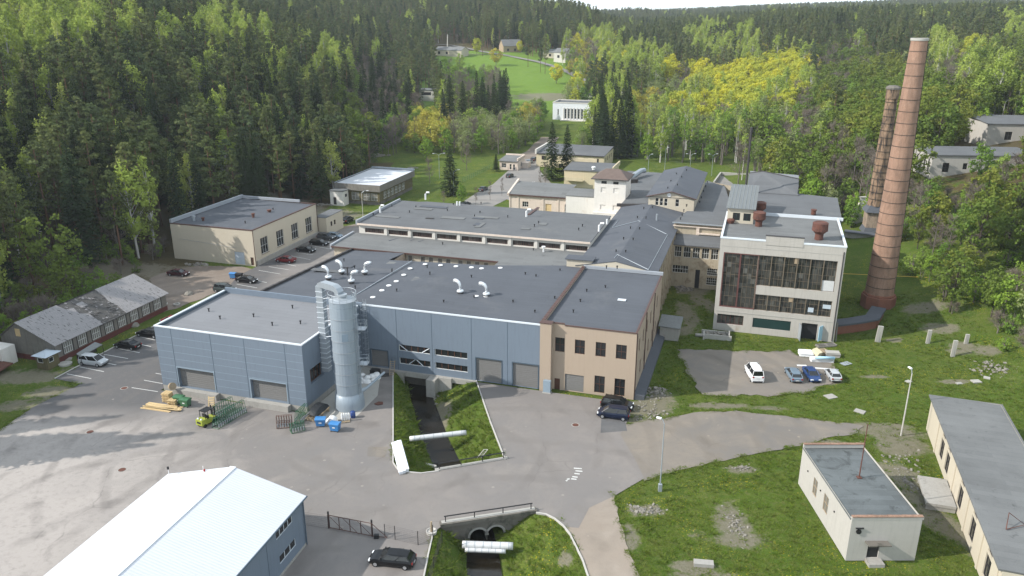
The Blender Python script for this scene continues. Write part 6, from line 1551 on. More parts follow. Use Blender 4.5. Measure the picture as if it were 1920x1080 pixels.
put_car('sedan', 'maroon', 'maroon-black saloon alone on the brown gravel before the cream hall', 335, 516, -10)
put_car('sedan', 'black', 'black saloon next to the blue and black bins', 463, 529, -17, g2, z=YZ)
put_car('suv', 'green grey', 'grey-green pick-up seen over the wing roof edge', 422, 547, -17, g2, z=YZ)
put_car('sedan', 'red', 'dark red coupe in a bay beside the cream hall', 536, 491, 163, g2, z=YZ)
put_car('sedan', 'black', 'black saloon under the third tall hall window', 574, 472, -17, g2, z=YZ)
put_car('wagon', 'black', 'black estate under the fourth tall hall window', 599, 459, -17, g2, z=YZ)
put_car('suv', 'dark grey', 'dark off-roader beside the end corner of the cream hall', 612, 449, -17, g2, z=YZ)
put_car('hatch', 'steel blue', 'blue-grey hatchback farthest along the cream hall', 628, 446, -17, g2, z=YZ)
put_car('suv', 'black', 'black car standing on the grass near the white kiosk', 652, 416, 74)
put_car('sedan', 'dark grey', 'dark grey car driving up the entrance street', 906, 357, 68, 'cars on the entrance street')
put_car('hatch', 'green grey', 'grey car parked on the street edge in front of the gatehouse', 956, 332, 68, 'cars on the entrance street')
put_car('sedan', 'steel blue', 'blue-grey car just beyond the gatehouse', 992, 306, 72, 'cars on the entrance street')
put_car('wagon', 'dark grey', 'dark car close to the yellow building wall by the gatehouse', 1001, 301, 72, 'cars on the entrance street')
put_car('sedan', 'white', 'white car behind the brick annex, parked across the street end', 1000, 349, 5, 'cars on the entrance street')
put_car('sedan', 'black', 'dark car just showing over the clerestory roof edge', 872, 386, 60, 'cars on the entrance street')
for k_, o in PROTO.items():
    if k_ not in USED: raise SystemExit(k_)

# ------------------------------------------------------------------ yard things
def at(u, v, z=0.0): x, y = G(u, v, z); return (x, y, z)
def wheeled_bin(mat, label, u, v, rz, group=None, sticker=True):
    x, y = G(u, v); t = thing('wheeled_container', label, 'bin', FW, (x, y, YZ), group); rz = R(rz)
    k = MB(); c, s = math.cos(rz), math.sin(rz)
    def lp(a, b_, z): return (x + a * c - b_ * s, y + a * s + b_ * c, YZ + z)
    lo = [lp(a, b_, .18) for a, b_ in ((-.55, -.40), (.55, -.40), (.55, .40), (-.55, .40))]; hi = [lp(a, b_, 1.15) for a, b_ in ((-.68, -.52), (.68, -.52), (.68, .52), (-.68, .52))]
    k.v = lo + hi; k.f = [(3, 2, 1, 0), (0, 1, 5, 4), (1, 2, 6, 5), (2, 3, 7, 6), (3, 0, 4, 7), (4, 5, 6, 7)]; part(t, 'body', k, mat)
    k = MB(); n = 5
    for i in range(n):
        a0, a1 = -.56 + 1.12 * i / n, -.56 + 1.12 * (i + 1) / n; z0, z1 = 1.17 + .16 * math.sin(math.pi * i / n * .8 + .3), 1.17 + .16 * math.sin(math.pi * (i + 1) / n * .8 + .3)
        k.poly([lp(-.72, a0, z0), lp(.72, a0, z0), lp(.72, a1, z1), lp(-.72, a1, z1)]); k.poly([lp(-.72, a0, 1.1), lp(-.72, a0, z0), lp(-.72, a1, z1), lp(-.72, a1, 1.1)]); k.poly([lp(.72, a0, 1.1), lp(.72, a1, 1.1), lp(.72, a1, z1), lp(.72, a0, z0)])
    k.poly([lp(-.72, -.56, 1.08), lp(.72, -.56, 1.08), lp(.72, -.56, 1.22), lp(-.72, -.56, 1.22)]); part(t, 'lid', k, mat)
    for a in (-.48, .48):
        for b_ in (-.33, .33):
            k = MB(); k.tube([lp(a - .04, b_, .1), lp(a + .04, b_, .1)], .1, 8); part(t, 'wheel', k, 'dark plastic')
    if sticker: k = MB(); k.poly([lp(-.2, -.475, .62), lp(.2, -.475, .62), lp(.2, -.492, .8), lp(-.2, -.492, .8)]); part(t, 'sticker', k, 'white plastic')
    return t
wheeled_bin('green plastic', 'green wheeled container against the pallets, left of the pair', 337, 757, -17, 'green containers by the loading dock')
wheeled_bin('green plastic', 'green wheeled container on the right of the pair, nearer the dock', 349, 762, -17, 'green containers by the loading dock')
wheeled_bin('blue plastic', 'blue wheeled container beside the green glass racks', 602, 799, 2)
wheeled_bin('blue plastic', 'blue wheeled container with open front, in front of the white sacks', 629, 808, -14)
wheeled_bin('blue plastic', 'blue container at the corner of the cream hall forecourt', 438, 522, -10, None, False)
wheeled_bin('dark plastic', 'black container beside the blue one before the cream hall', 449, 523, -10, None, False)
# timber and pallets
x, y = G(303, 765); t = thing('plank_stack', 'pile of pale sawn planks lying on the asphalt in front of the pallets', 'timber', FW, (x, y, YZ))
k = MB(); rnd = random.Random(2)
for i in range(22): k.obox((x + rnd.uniform(-.7, .7), y + rnd.uniform(-.75, .75), .07 + (i // 6) * .085), (rnd.uniform(4.2, 5.6), .2, .06), R(-14 + rnd.uniform(-3, 3)))
part(t, 'planks', k, 'raw timber')
def pallet(k, x, y, z, rz, tilt=0):
    for i in range(5):
        o = -.48 + i * .24; k.obox((x - math.sin(rz) * o, y + math.cos(rz) * o, z + .13), (1.2, .14, .03), rz, tilt)
    for i in range(3):
        o = -.52 + i * .52; k.obox((x + math.cos(rz) * o, y + math.sin(rz) * o, z + .06), (.1, 1.0, .1), rz, tilt)
def pallets(label, u, v, n, rz, mat='raw timber', group=None):
    x, y = G(u, v); t = thing('pallet_stack', label, 'pallets', FW, (x, y, YZ), group); k = MB(); r_ = random.Random(u)
    for i in range(n): pallet(k, x + r_.uniform(-.08, .08), y + r_.uniform(-.08, .08), YZ + i * .15, R(rz + r_.uniform(-5, 5)))
    part(t, 'pallets', k, mat); return t
pallets('tall stack of wooden pallets behind the green containers', 316, 753, 10, -17)
pallets('lower stack of pallets touching the left green container', 326, 759, 6, -10)
x, y = G(399, 764); t = thing('pallet', 'single pallet leaning upright on the dock corner beside the forklift', 'pallet', FW, (x, y, .9)); k = MB()
for i in range(6): k.obox((x - .2 + .02 * i, y + .1, .25 + i * .26), (.9, .05, .11), R(-10), R(-12))
for s_ in (-.4, .4): k.obox((x - .15 + s_, y + .16, .9), (.09, .08, 1.5), R(-10), R(-12))
part(t, 'boards', k, 'raw timber')
x, y = G(326, 742); t = thing('cable_drum', 'wooden cable drum end on top of the pallets', 'drum', FW, (x, y, 1.5)); k = MB(); k.tube([(x - .2, y + .2, 1.45), (x + .1, y - .1, 1.6)], .55, 16); part(t, 'disc', k, 'old timber')
# forklift
x, y = G(390, 795); t = thing('forklift', 'lime yellow forklift truck with black cab parked by the glass racks', 'forklift', FW, (x, y, YZ))
fa_ = R(62); c, s = math.cos(fa_), math.sin(fa_)
def fl_(a, b_, z): return (x + a * c - b_ * s, y + a * s + b_ * c, YZ + z)
def fbox(k, a0, a1, b0, b1, z0, z1):
    n = len(k.v); k.v += [fl_(a0, b0, z0), fl_(a1, b0, z0), fl_(a1, b1, z0), fl_(a0, b1, z0), fl_(a0, b0, z1), fl_(a1, b0, z1), fl_(a1, b1, z1), fl_(a0, b1, z1)]
    k.f += [(n, n + 3, n + 2, n + 1), (n + 4, n + 5, n + 6, n + 7), (n, n + 1, n + 5, n + 4), (n + 1, n + 2, n + 6, n + 5), (n + 2, n + 3, n + 7, n + 6), (n + 3, n, n + 4, n + 7)]
k = MB(); fbox(k, -1.35, .95, -.55, .55, .35, .95); fbox(k, -1.45, -.5, -.6, .6, .45, 1.25); part(t, 'body', k, 'lime paint')
k = MB(); fbox(k, -1.47, -1.3, -.35, .35, .7, .98); fbox(k, -.45, .1, -.3, .3, .95, 1.35); fbox(k, -.5, -.35, -.3, .3, 1.3, 1.75); part(t, 'seat', k, 'dark plastic')
k = MB(); fbox(k, -.75, .65, -.58, .58, 2.2, 2.28)
for a in (-.7, .6):
    for b_ in (-.53, .53): k.tube([fl_(a, b_, 1.0), fl_(a, b_, 2.2)], .05, 4)
part(t, 'cab_guard', k, 'black metal')
k = MB()
for b_ in (-.3, .3): fbox(k, 1.0, 1.14, b_ - .07, b_ + .07, .1, 2.3); fbox(k, 1.2, 2.2, b_ - .06, b_ + .06, .08, .13)
fbox(k, 1.14, 1.2, -.5, .5, .25, .75); part(t, 'mast', k, 'black metal')
for a, r in ((.65, .36), (-.95, .28)):
    for b_ in (-.5, .5): k = MB(); k.tube([fl_(a, b_ - .12, r), fl_(a, b_ + .12, r)], r, 14); part(t, 'wheel', k, 'tyre rubber')
for b_ in (-.3, .3): k = MB(); k.lathe([(.12, 0), (.14, .12), (.05, .2)], 8, fl_(-1.25, b_, 1.25)); part(t, 'work_light', k, 'headlamp glass')
# glass racks
def rack(label, u, v, rz, mat, n=7, L=2.2, h=1.7, group=None):
    x, y = G(u, v); rz = R(rz); c, s = math.cos(rz), math.sin(rz); t = thing('glass_rack', label, 'rack', FW, (x, y, YZ), group)
    P = lambda a, b_, z: (x + a * c - b_ * s, y + a * s + b_ * c, YZ + z)
    k = MB()
    for b_ in (-.55, .55): k.tube([P(-L / 2, b_, .1), P(L / 2, b_, .1)], .05, 4)
    for a in (-L / 2, L / 2): k.tube([P(a, -.55, .1), P(a, .55, .1)], .05, 4)
    part(t, 'base_frame', k, mat)
    k = MB()
    for i in range(n):
        a = -L / 2 + L * i / (n - 1)
        k.tube([P(a, -.5, .1), P(a, -.18, h), P(a, .18, h), P(a, .5, .1)], .035, 4); k.tube([P(a, -.36, .7), P(a, .36, .7)], .03, 4)
    for b_, z in ((-.18, h), (.18, h), (-.36, .75), (.36, .75)): k.tube([P(-L / 2, b_, z), P(L / 2, b_, z)], .035, 4)
    part(t, 'uprights', k, mat)
    k = MB()
    for i in range(n - 1): a = -L / 2 + L * (i + .5) / (n - 1); k.obox(P(a, -.5, .5), (.12, .1, .5), rz); k.obox(P(a, .5, .45), (.12, .1, .4), rz)
    part(t, 'rubber_pad', k, 'galvanised'); return t
gr_ = 'empty glass racks on the yard'
rack('green glass rack right behind the forklift, closest to the dock wall', 420, 775, 62, 'green rack paint', 9, 3.2, 1.9, gr_)
rack('green glass rack in front of the forklift, nearest its forks', 416, 797, 66, 'green rack paint', 7, 2.4, 1.6, gr_)
rack('green glass rack on the right side of the forklift group', 441, 782, 62, 'green rack paint', 10, 3.4, 1.9, gr_)
rack('brown rusty glass rack left of the second green group', 534, 800, 10, 'rack rust', 7, 2.0, 1.7, gr_)
rack('green glass rack behind the brown one, by the tarpaulin', 567, 787, 75, 'green rack paint', 8, 2.6, 1.9, gr_)
rack('low green glass rack at the front right of the brown one', 558, 808, 30, 'green rack paint', 6, 1.8, 1.3, gr_)
# tarpaulin heap, sacks, canisters
def blob(k, c, r, seed, flat=.7, n=10, rings=5):
    base = len(k.v); rnd = random.Random(seed)
    for i in range(rings + 1):
        th = math.pi / 2 * i / rings
        for j in range(n):
            a = 2 * math.pi * j / n; rr = r * math.cos(th) * (1 + rnd.uniform(-.16, .16)); k.v.append((c[0] + rr * math.cos(a), c[1] + rr * math.sin(a), c[2] + r * flat * math.sin(th) * (1 + rnd.uniform(-.1, .1))))
    for i in range(rings):
        for j in range(n): a, b_ = base + i * n + j, base + i * n + (j + 1) % n; k.f.append((a, b_, b_ + n, a + n))
    k.f.append(tuple(base + rings * n + j for j in range(n)))
x, y = G(597, 780); t = thing('covered_load', 'black tarpaulin-covered load on a low frame against the wing wall', 'covered load', FW, (x, y, YZ))
k = MB(); fr_ = Frame(72); px_, qx_ = fr_.l(x, y)
for i in range(7):
    u0, u1 = -1.7 + i * .5, -1.7 + (i + 1) * .5; hh = lambda u: .8 + 1.0 * math.sin((u + 1.8) / 3.8 * math.pi) ** .6
    for (ba, bb, fa1, fb1) in ((-.8, -.45, 0, .8), (-.45, .45, .8, 1), (.45, .8, .8, 0)):
        k.poly([(*fr_.w(px_ + u0, qx_ + ba), .8 + (hh(u0) - .8) * (fa1 if ba < 0 or ba > .4 else fa1)), (*fr_.w(px_ + u1, qx_ + ba), .8 + (hh(u1) - .8) * fa1), (*fr_.w(px_ + u1, qx_ + bb), .8 + (hh(u1) - .8) * fb1), (*fr_.w(px_ + u0, qx_ + bb), .8 + (hh(u0) - .8) * fb1)])
part(t, 'tarpaulin', k, 'tarpaulin'); k = MB()
for b_ in (-.7, 0, .7): k.obox((*fr_.w(px_, qx_ + b_), .55), (4.2, .12, .12), R(72))
for a in (-1.6, 0, 1.6): k.obox((*fr_.w(px_ + a, qx_), .3), (.12, 1.6, .5), R(72))
part(t, 'frame', k, 'old timber')
def sack_pile(label, u, v, n, sp, seed, r=.5):
    x, y = G(u, v); t = thing('sack_pile', label, 'sacks', FW, (x, y, .03)); rnd = random.Random(seed)
    for i in range(n):
        k = MB(); a, b_ = rnd.uniform(-sp[0], sp[0]), rnd.uniform(-sp[1], sp[1]); blob(k, (x + a, y + b_, .03 + (.45 if i > n * .65 else 0)), r * rnd.uniform(.8, 1.1), seed + i, .8); part(t, 'sack', k, 'white plastic', True)
    return t
sack_pile('heap of white filled sacks by the hall wall under the grey door', 688, 712, 16, (1.5, 1.0), 21, .55)
sack_pile('white bulky sacks between the two blue containers', 622, 792, 4, (.55, .35), 33, .62)
x, y = G(648, 790); t = thing('canister_pallet', 'row of white canisters on a pallet beside the navy drum', 'canisters', FW, (x, y, .03)); k = MB(); pallet(k, x, y, .03, R(14)); part(t, 'pallet', k, 'old timber')
for i in range(4): k = MB(); xx, yy = x - .45 + i * .3, y - .05 + i * .07; k.lathe([(.13, 0), (.14, .05), (.14, .9), (.09, 1.02), (.05, 1.1)], 10, (xx, yy, .18)); part(t, 'canister', k, 'white plastic', True)
x, y = G(662, 783); t = thing('drum', 'navy blue plastic drum at the foot of the silo', 'drum', FW, (x, y, .03)); k = MB(); k.lathe([(.32, 0), (.36, .1), (.36, .4), (.38, .42), (.36, .45), (.36, .85), (.3, .95)], 14, (x, y, .03)); part(t, 'body', k, 'navy plastic', True)
x, y = G(704, 703); t = thing('crate', 'black crate and scrap boards on the pavement under the hall', 'crate', FW, (x, y, .03)); k = MB(); k.obox((x, y, .5), (1.4, 1.0, .9), R(-15)); part(t, 'box', k, 'black metal'); k = MB(); k.obox((x, y, 1.0), (1.5, .1, .08), R(-15)); k.obox((x + 1.3, y - .3, .12), (1.8, 1.0, .1), R(10)); part(t, 'boards', k, 'dark trim')
x, y = G(735, 702); t = thing('step_ladder', 'short timber ladder standing at the end of the kerb below the hall', 'ladder', FW, (x, y, 0)); k = MB()
for s_ in (-.35, .35): k.tube([(x + s_, y - .5, 0), (x + s_ + .15, y + .5, 2.2)], .05, 4)
for i in range(7): k.tube([(x - .33 + .02 * i, y - .4 + i * .14, .2 + i * .3), (x + .37 + .02 * i, y - .4 + i * .14, .2 + i * .3)], .04, 4)
part(t, 'rungs', k, 'old timber')
x, y = G(711, 757); t = thing('rust_sheet', 'crumpled rusty sheet lying on the pavement by the silo', 'scrap', FW, (x, y, .03)); k = MB(); k.prism([(x - .7, y - .2), (x - .1, y - .6), (x + .6, y - .3), (x + .5, y + .4), (x - .2, y + .5)], .04, .12); part(t, 'sheet', k, 'rusty steel')
x, y = G(785, 749, -1); t = thing('foam_block', 'small white block lying on the left stream bank', 'scrap', FW, (*GT(785, 749),)); k = MB(); gx = GT(785, 749); k.obox((gx[0], gx[1], gx[2] + .12), (.5, .35, .2), .6); part(t, 'block', k, 'white plastic')
# white corrugated sheets on the bank corner
t = thing('sheet_stack', 'three long white corrugated sheets lying on the kerb at the stream corner', 'sheets', FW, (*G(750, 856), .1))
for i, ((a, b_), (c_, d_)) in enumerate([((738, 829), (752, 885)), ((743, 827.5), (757, 883.5)), ((748, 826), (763, 881))]):
    A_, B_ = G(a, b_, .4), G(c_, d_, .4); dx, dy = B_[0] - A_[0], B_[1] - A_[1]; L = math.hypot(dx, dy); k = MB(); ux, uy = dx / L, dy / L; n = 8; w_ = .62
    for j in range(n):
        o0, o1 = -w_ / 2 + w_ * j / n, -w_ / 2 + w_ * (j + 1) / n; z0, z1 = .36 + .06 * (j % 2) + .04 * i, .36 + .06 * ((j + 1) % 2) + .04 * i
        k.poly([(A_[0] - uy * o0, A_[1] + ux * o0, z0), (A_[0] - uy * o1, A_[1] + ux * o1, z1), (B_[0] - uy * o1, B_[1] + ux * o1, z1), (B_[0] - uy * o0, B_[1] + ux * o0, z0)])
    k.obox(((A_[0] + B_[0]) / 2, (A_[1] + B_[1]) / 2, .2), (L, .45, .25), math.atan2(dy, dx)); part(t, 'sheet', k, 'white sheet')
# pipes over the stream
def pipe(label, a, b_, r, mat='silver pipe', group=None):
    t = thing('pipe', label, 'pipe', FW, a, group); k = MB(); A_, B_ = Vector(a), Vector(b_); d = (B_ - A_).normalized(); n = 3
    k.tube([A_ + (B_ - A_) * i / 12 + Vector((0, 0, .03 * math.sin(i))) * 0 for i in range(13)], r, 14); part(t, 'jacket', k, mat, True)
    k = MB()
    for i in (1, 3, 5, 7, 9, 11): c_ = A_ + (B_ - A_) * i / 12; k.tube([c_ - d * .04, c_ + d * .04], r + .012, 14)
    part(t, 'strap', k, 'galvanised'); return t
a, b_ = G(768, 823, -.55), G(874, 811, -.55); pipe('silver-clad pipe crossing the stream above the grass banks', (*a, -.55), (*b_, -.55), .36)
a, b_ = G(867, 1021, -1.5), G(962, 1024, -1.5); pipe('thick silver pipe in front of the twin culvert arches', (*a, -1.5), (*b_, -1.5), .42)
a, b_ = G(872, 1031, -1.75), G(948, 1034, -1.75); pipe('thinner white pipe below the thick culvert pipe', (*a, -1.75), (*b_, -1.75), .24)
# culvert walls and railings
def railing(label, a, b_, n, h=.75, mat='black metal'):
    t = thing('railing', label, 'railing', FW, (*a, .15)); k = MB(); k.tube([(*a, .15 + h), (*b_, .15 + h)], .07, 6); part(t, 'rail', k, mat)
    for i in range(n): f = i / (n - 1) * .97 + .015; x, y = a[0] + (b_[0] - a[0]) * f, a[1] + (b_[1] - a[1]) * f; k = MB(); k.tube([(x, y, .1), (x, y, .15 + h)], .06, 6); part(t, 'post', k, mat)
A_, B_ = G(822, 881), G(946, 860); railing('black railing on the kerb wall where the upper stream enters the culvert', A_, B_, 4)
A2, B2 = G(833, 982), G(998, 957); railing('black railing above the twin culvert arches at the lower stream', A2, B2, 4, .8)
t = thing('culvert_wall', 'low pale concrete wall under the railing at the upper stream end', 'wall', FW, (*A_, -3)); ang = math.atan2(B_[1] - A_[1], B_[0] - A_[0]); L = math.hypot(B_[0] - A_[0], B_[1] - A_[1])
k = MB(); k.obox(((A_[0] + B_[0]) / 2, (A_[1] + B_[1]) / 2, -1.55), (L + .8, .5, 3.4), ang); part(t, 'wall', k, 'concrete')
a = GT(795, 868); t2 = thing('concrete_slab', 'long thin concrete beam on the left bank near the railing', 'slab', FW, a); A3, B3 = GT(793, 868), GT(818, 884); k = MB(); k.obox(((A3[0] + B3[0]) / 2, (A3[1] + B3[1]) / 2, (A3[2] + B3[2]) / 2 + .15), (1.9, .4, .3), math.atan2(B3[1] - A3[1], B3[0] - A3[0])); part(t2, 'beam', k, 'kerb stone')
a = GT(907, 862); t2 = thing('ladder_scrap', 'broken white-grey ladder leaning by the railing on the right bank', 'ladder', FW, a); k = MB()
for s_ in (-.25, .25): k.tube([(a[0] + s_ - .6, a[1] + .1, a[2] + .2), (a[0] + s_ + .3, a[1], a[2] + 1.5)], .05, 4)
for i in range(5): k.tube([(a[0] - .8 + i * .2, a[1] + .05, a[2] + .4 + i * .27), (a[0] - .3 + i * .2, a[1] + .05, a[2] + .4 + i * .27)], .04, 4)
part(t2, 'rungs', k, 'kerb stone')
t = thing('culvert', 'stained concrete culvert headwall with two round arches over the lower stream', 'culvert', FW, (*A2, -3)); dx, dy = B2[0] - A2[0], B2[1] - A2[1]; L = math.hypot(dx, dy); ang = math.atan2(dy, dx); fc_ = Frame(math.degrees(ang)); p0, q0 = fc_.l(*A2)
k = MB(); cap = .24
k.obox((*fc_.w(p0 + L / 2, q0 - .06), .0), (L + 1.0, .75, .42), ang); part(t, 'coping', k, 'dark wet concrete')
k = MB(); k.obox((*fc_.w(p0 + L / 2, q0 + .05), .225), (L + .6, .5, .05), ang); part(t, 'ledge', k, 'pale concrete')
cl = fc_.l(*G(898, 1010, -2.3))[0], fc_.l(*G(931, 1006, -2.3))[0]
k = MB(); r = .95; zc = -2.25; qf = q0 - .15
xs_ = [p0 - 1.5] + [c for c in cl] + [p0 + L + 1.5]
def arcpts(c, n=14): return [(c + r * math.cos(math.pi * i / n), zc + r * math.sin(math.pi * i / n)) for i in range(n + 1)]
mid = (cl[0] + cl[1]) / 2
for (lo, hi, c) in ((p0 - 1.5, mid, cl[0]), (mid, p0 + L + 1.5, cl[1])):
    ap = arcpts(c)
    for (xa, za), (xb, zb) in zip(ap, ap[1:]): k.poly([(*fc_.w(xb, qf), zb), (*fc_.w(xa, qf), za), (*fc_.w(xa, qf), -.21), (*fc_.w(xb, qf), -.21)])
    k.poly([(*fc_.w(lo, qf), -3.4), (*fc_.w(c - r, qf), -3.4), (*fc_.w(c - r, qf), -.21), (*fc_.w(lo, qf), -.21)]); k.poly([(*fc_.w(c + r, qf), -3.4), (*fc_.w(hi, qf), -3.4), (*fc_.w(hi, qf), -.21), (*fc_.w(c + r, qf), -.21)])
    for (xa, za), (xb, zb) in zip(ap, ap[1:]): k.poly([(*fc_.w(xa, qf), za), (*fc_.w(xb, qf), zb), (*fc_.w(xb, qf + 5), zb), (*fc_.w(xa, qf + 5), za)])
    for xx in (c - r, c + r): k.poly([(*fc_.w(xx, qf), -3.4), (*fc_.w(xx, qf), zc), (*fc_.w(xx, qf + 5), zc), (*fc_.w(xx, qf + 5), -3.4)])
part(t, 'headwall', k, 'dark wet concrete')
for c in cl:
    k = MB(); ap = arcpts(c, 16); ao = [(c + (x_ - c) * 1.28, zc + (z_ - zc) * 1.28) for x_, z_ in ap]
    for i in range(16): k.poly([(*fc_.w(ap[i][0], qf - .03), ap[i][1]), (*fc_.w(ao[i][0], qf - .03), ao[i][1]), (*fc_.w(ao[i + 1][0], qf - .03), ao[i + 1][1]), (*fc_.w(ap[i + 1][0], qf - .03), ap[i + 1][1])])
    part(t, 'arch_ring', k, 'concrete')
# fence with gate
def fence(label, pts, h=1.75, posts=2.5, mesh_=True, mat='black metal', group=None, wire='dark trim'):
    t = thing('mesh_fence', label, 'fence', FW, (*pts[0], 0), group); w_ = MB()
    for a, b_ in zip(pts, pts[1:]):
        L = math.hypot(b_[0] - a[0], b_[1] - a[1]); n = max(1, round(L / posts))
        for i in range(n + 1):
            f = i / n; x, y = a[0] + (b_[0] - a[0]) * f, a[1] + (b_[1] - a[1]) * f; z = terrain(x, y); k = MB(); k.tube([(x, y, z - .1), (x, y, z + h + .05)], .04, 4); part(t, 'post', k, mat)
        za, zb = terrain(*a), terrain(*b_)
        for j in range(8): z = .08 + j * (h - .1) / 7; w_.tube([(*a, za + z), (*b_, zb + z)], .007, 3, False)
        nv = int(L / .14)
        for i in range(nv): f = i / nv; x, y, zz = a[0] + (b_[0] - a[0]) * f, a[1] + (b_[1] - a[1]) * f, za + (zb - za) * f; w_.tube([(x, y, zz + .08), (x, y, zz + h - .02)], .005, 3, False)
    part(t, 'mesh', w_, wire); return t
fence('dark mesh fence from the white-roofed hall to the sliding gate', [G(568, 984), G(616, 991)])
fence('dark mesh fence from the sliding gate to the planter stump', [G(722, 1008), G(741, 1012), G(784, 1022), G(812, 1010)])
fence('rusty mesh fence running down beside the lower stream', [(-7.6, 73.2), (-8.3, 66), (-8.8, 58)], 1.5)
t = thing('sliding_gate', 'dark brown sliding gate with diagonal braces in the mesh fence', 'gate', FW, (*G(617, 990), 0)); a, b_, c_ = G(617, 991), G(698, 1007), G(726, 1010)
k = MB()
for z in (.15, 1.75): k.tube([(*a, z), (*b_, z)], .06, 4)
k.tube([(*b_, .15), (*c_, .15)], .06, 4); k.tube([(*b_, 1.75), (*c_, .15)], .05, 4); n = 4
for i in range(n + 1): f = i / n; p = (a[0] + (b_[0] - a[0]) * f, a[1] + (b_[1] - a[1]) * f); k.tube([(*p, .15), (*p, 1.75)], .05, 4)
for i in range(3): f0, f1 = i / n * 1.33, (i + 1) / n * 1.33; k.tube([(a[0] + (b_[0] - a[0]) * f0, a[1] + (b_[1] - a[1]) * f0, 1.75), (a[0] + (b_[0] - a[0]) * min(f1, 1), a[1] + (b_[1] - a[1]) * min(f1, 1), .15)], .04, 4)
part(t, 'leaf', k, 'brown trim')
for p in (a, b_): k = MB(); k.tube([(p[0], p[1] + .12, 0), (p[0], p[1] + .12, 2.1)], .1, 6); part(t, 'gate_post', k, 'black metal')
k = MB(); k.obox((b_[0] + .5, b_[1] - .2, .25), (.5, .35, .45)); part(t, 'motor', k, 'black metal')
x, y = G(809, 1000); t = thing('planter', 'small round planter with a weathered timber stump by the railing', 'planter', FW, (x, y, 0)); k = MB(); k.lathe([(.55, 0), (.6, .35), (.5, .35), (.45, .25)], 14, (x, y, 0)); part(t, 'ring', k, 'kerb stone'); k = MB(); k.tube([(x, y, .2), (x + .02, y, 1.5)], [.13, .10], 7); part(t, 'stump', k, 'old timber')
# lamp posts
def lamp(label, u, v, h, arm=1.2, az=0, mat='kerb stone', group=None, double=False, boxbase=False, z=None, style='cob'):
    x, y, zz = GT(u, v) if z is None else (*G(u, v, z), z); t = thing('lamp_post', label, 'lamp post', FW, (x, y, zz), group)
    k = MB(); k.tube([(x, y, zz - .2), (x, y, zz + h)], [.09, .055] if mat == 'galvanised' else [.11, .07], 8); part(t, 'pole', k, mat)
    for s_ in ((1, -1) if double else (1,)):
        c, s = math.cos(R(az)) * s_, math.sin(R(az)) * s_
        k = MB(); k.tube([(x, y, zz + h - .1), (x + c * arm * .5, y + s * arm * .5, zz + h + .45), (x + c * arm, y + s * arm, zz + h + .55)], .05, 5); part(t, 'arm', k, 'galvanised')
        k = MB(); k.obox((x + c * (arm + .2), y + s * (arm + .2), zz + h + .56), (.6, .26, .15), R(az)); part(t, 'lamp_head', k, 'white plastic')
    if boxbase: k = MB(); k.obox((x, y - .05, zz + .45), (.42, .4, 1.0)); part(t, 'base_box', k, 'galvanised')
    return t
lamp('tall concrete lamp post on the lawn left of the long garage', 1689, 818, 9.2, .35, 100)
lamp('slim steel lamp post with cabinet foot beside the worn asphalt road', 1237, 921, 9.0, .5, 150, 'galvanised', None, False, True)
lamp('white lamp post between the olive plank building and clerestory hall', 681, 412, 7.5, 1.4, 0)
lg = 'street lamps along the entrance street'
lamp('street lamp just right of the dark garden spruce', 851, 368, 7.5, 1.6, 25, 'galvanised', lg)
lamp('twin-headed street lamp rising left of the garden spruce', 824, 335, 8, 1.6, 10, 'galvanised', lg, True)
lg2 = 'lamps at the wood edge behind the clock gable'
lamp('single lamp at the wood edge, left of the clock gable roof', 1215, 324, 6, 1.0, 10, 'galvanised', lg2)
lamp('slim lamp at the wood edge above the clock gable roof', 1246, 322, 8, .6, 10, 'galvanised', lg2)
lamp('left twin-headed lamp behind the clock gable roof', 1293, 326, 6.5, 1.3, 10, 'galvanised', lg2, True)
lamp('right twin-headed lamp behind the clock gable roof', 1334, 330, 7, 1.3, 10, 'galvanised', lg2, True)
lamp('slim lamp beside the hip roof on the right slope', 1877, 232, 7, 1.2, 0, 'kerb stone')
# posts, rubble and scrap on the lawn
for u, v, h, w_, lb in [(1646, 642, 3.0, .85, 'broad leaning concrete post nearest the glazed block'), (1739, 646, 2.5, .6, 'slender concrete post second from the chimney'), (1786, 669, 2.9, .62, 'concrete post standing lowest on the lawn'), (1811, 645, 1.7, .6, 'short concrete post farthest right near the bushes')]:
    x, y, z = GT(u, v); t = thing('concrete_post', lb, 'post', FW, (x, y, z), 'weathered concrete posts on the lawn'); k = MB(); k.obox((x, y, z + h / 2 - .2), (w_, .35, h + .4), R(-12 + u % 7), R(2), R(3 if u < 1700 else 1)); part(t, 'shaft', k, 'pale concrete')
    k = MB(); k.obox((x + .02, y - .18, z + h / 2), (.06, .05, h * .9), R(-12 + u % 7)); part(t, 'groove', k, 'concrete')
def scrap(name, label, u, v, size, rz, mat, rx=0, ry=0, dz=0, cat='scrap', group=None, n=1, step=.12):
    x, y, z = GT(u, v); t = thing(name, label, cat, FW, (x, y, z), group)
    for i in range(n):
        k = MB(); k.obox((x + .1 * (i % 2), y + .06 * (i % 3), z + size[2] / 2 + dz + i * step), size, R(rz + 4 * (i % 3)), R(rx), R(ry)); part(t, 'sheet' if n > 1 else 'slab', k, mat)
    return t
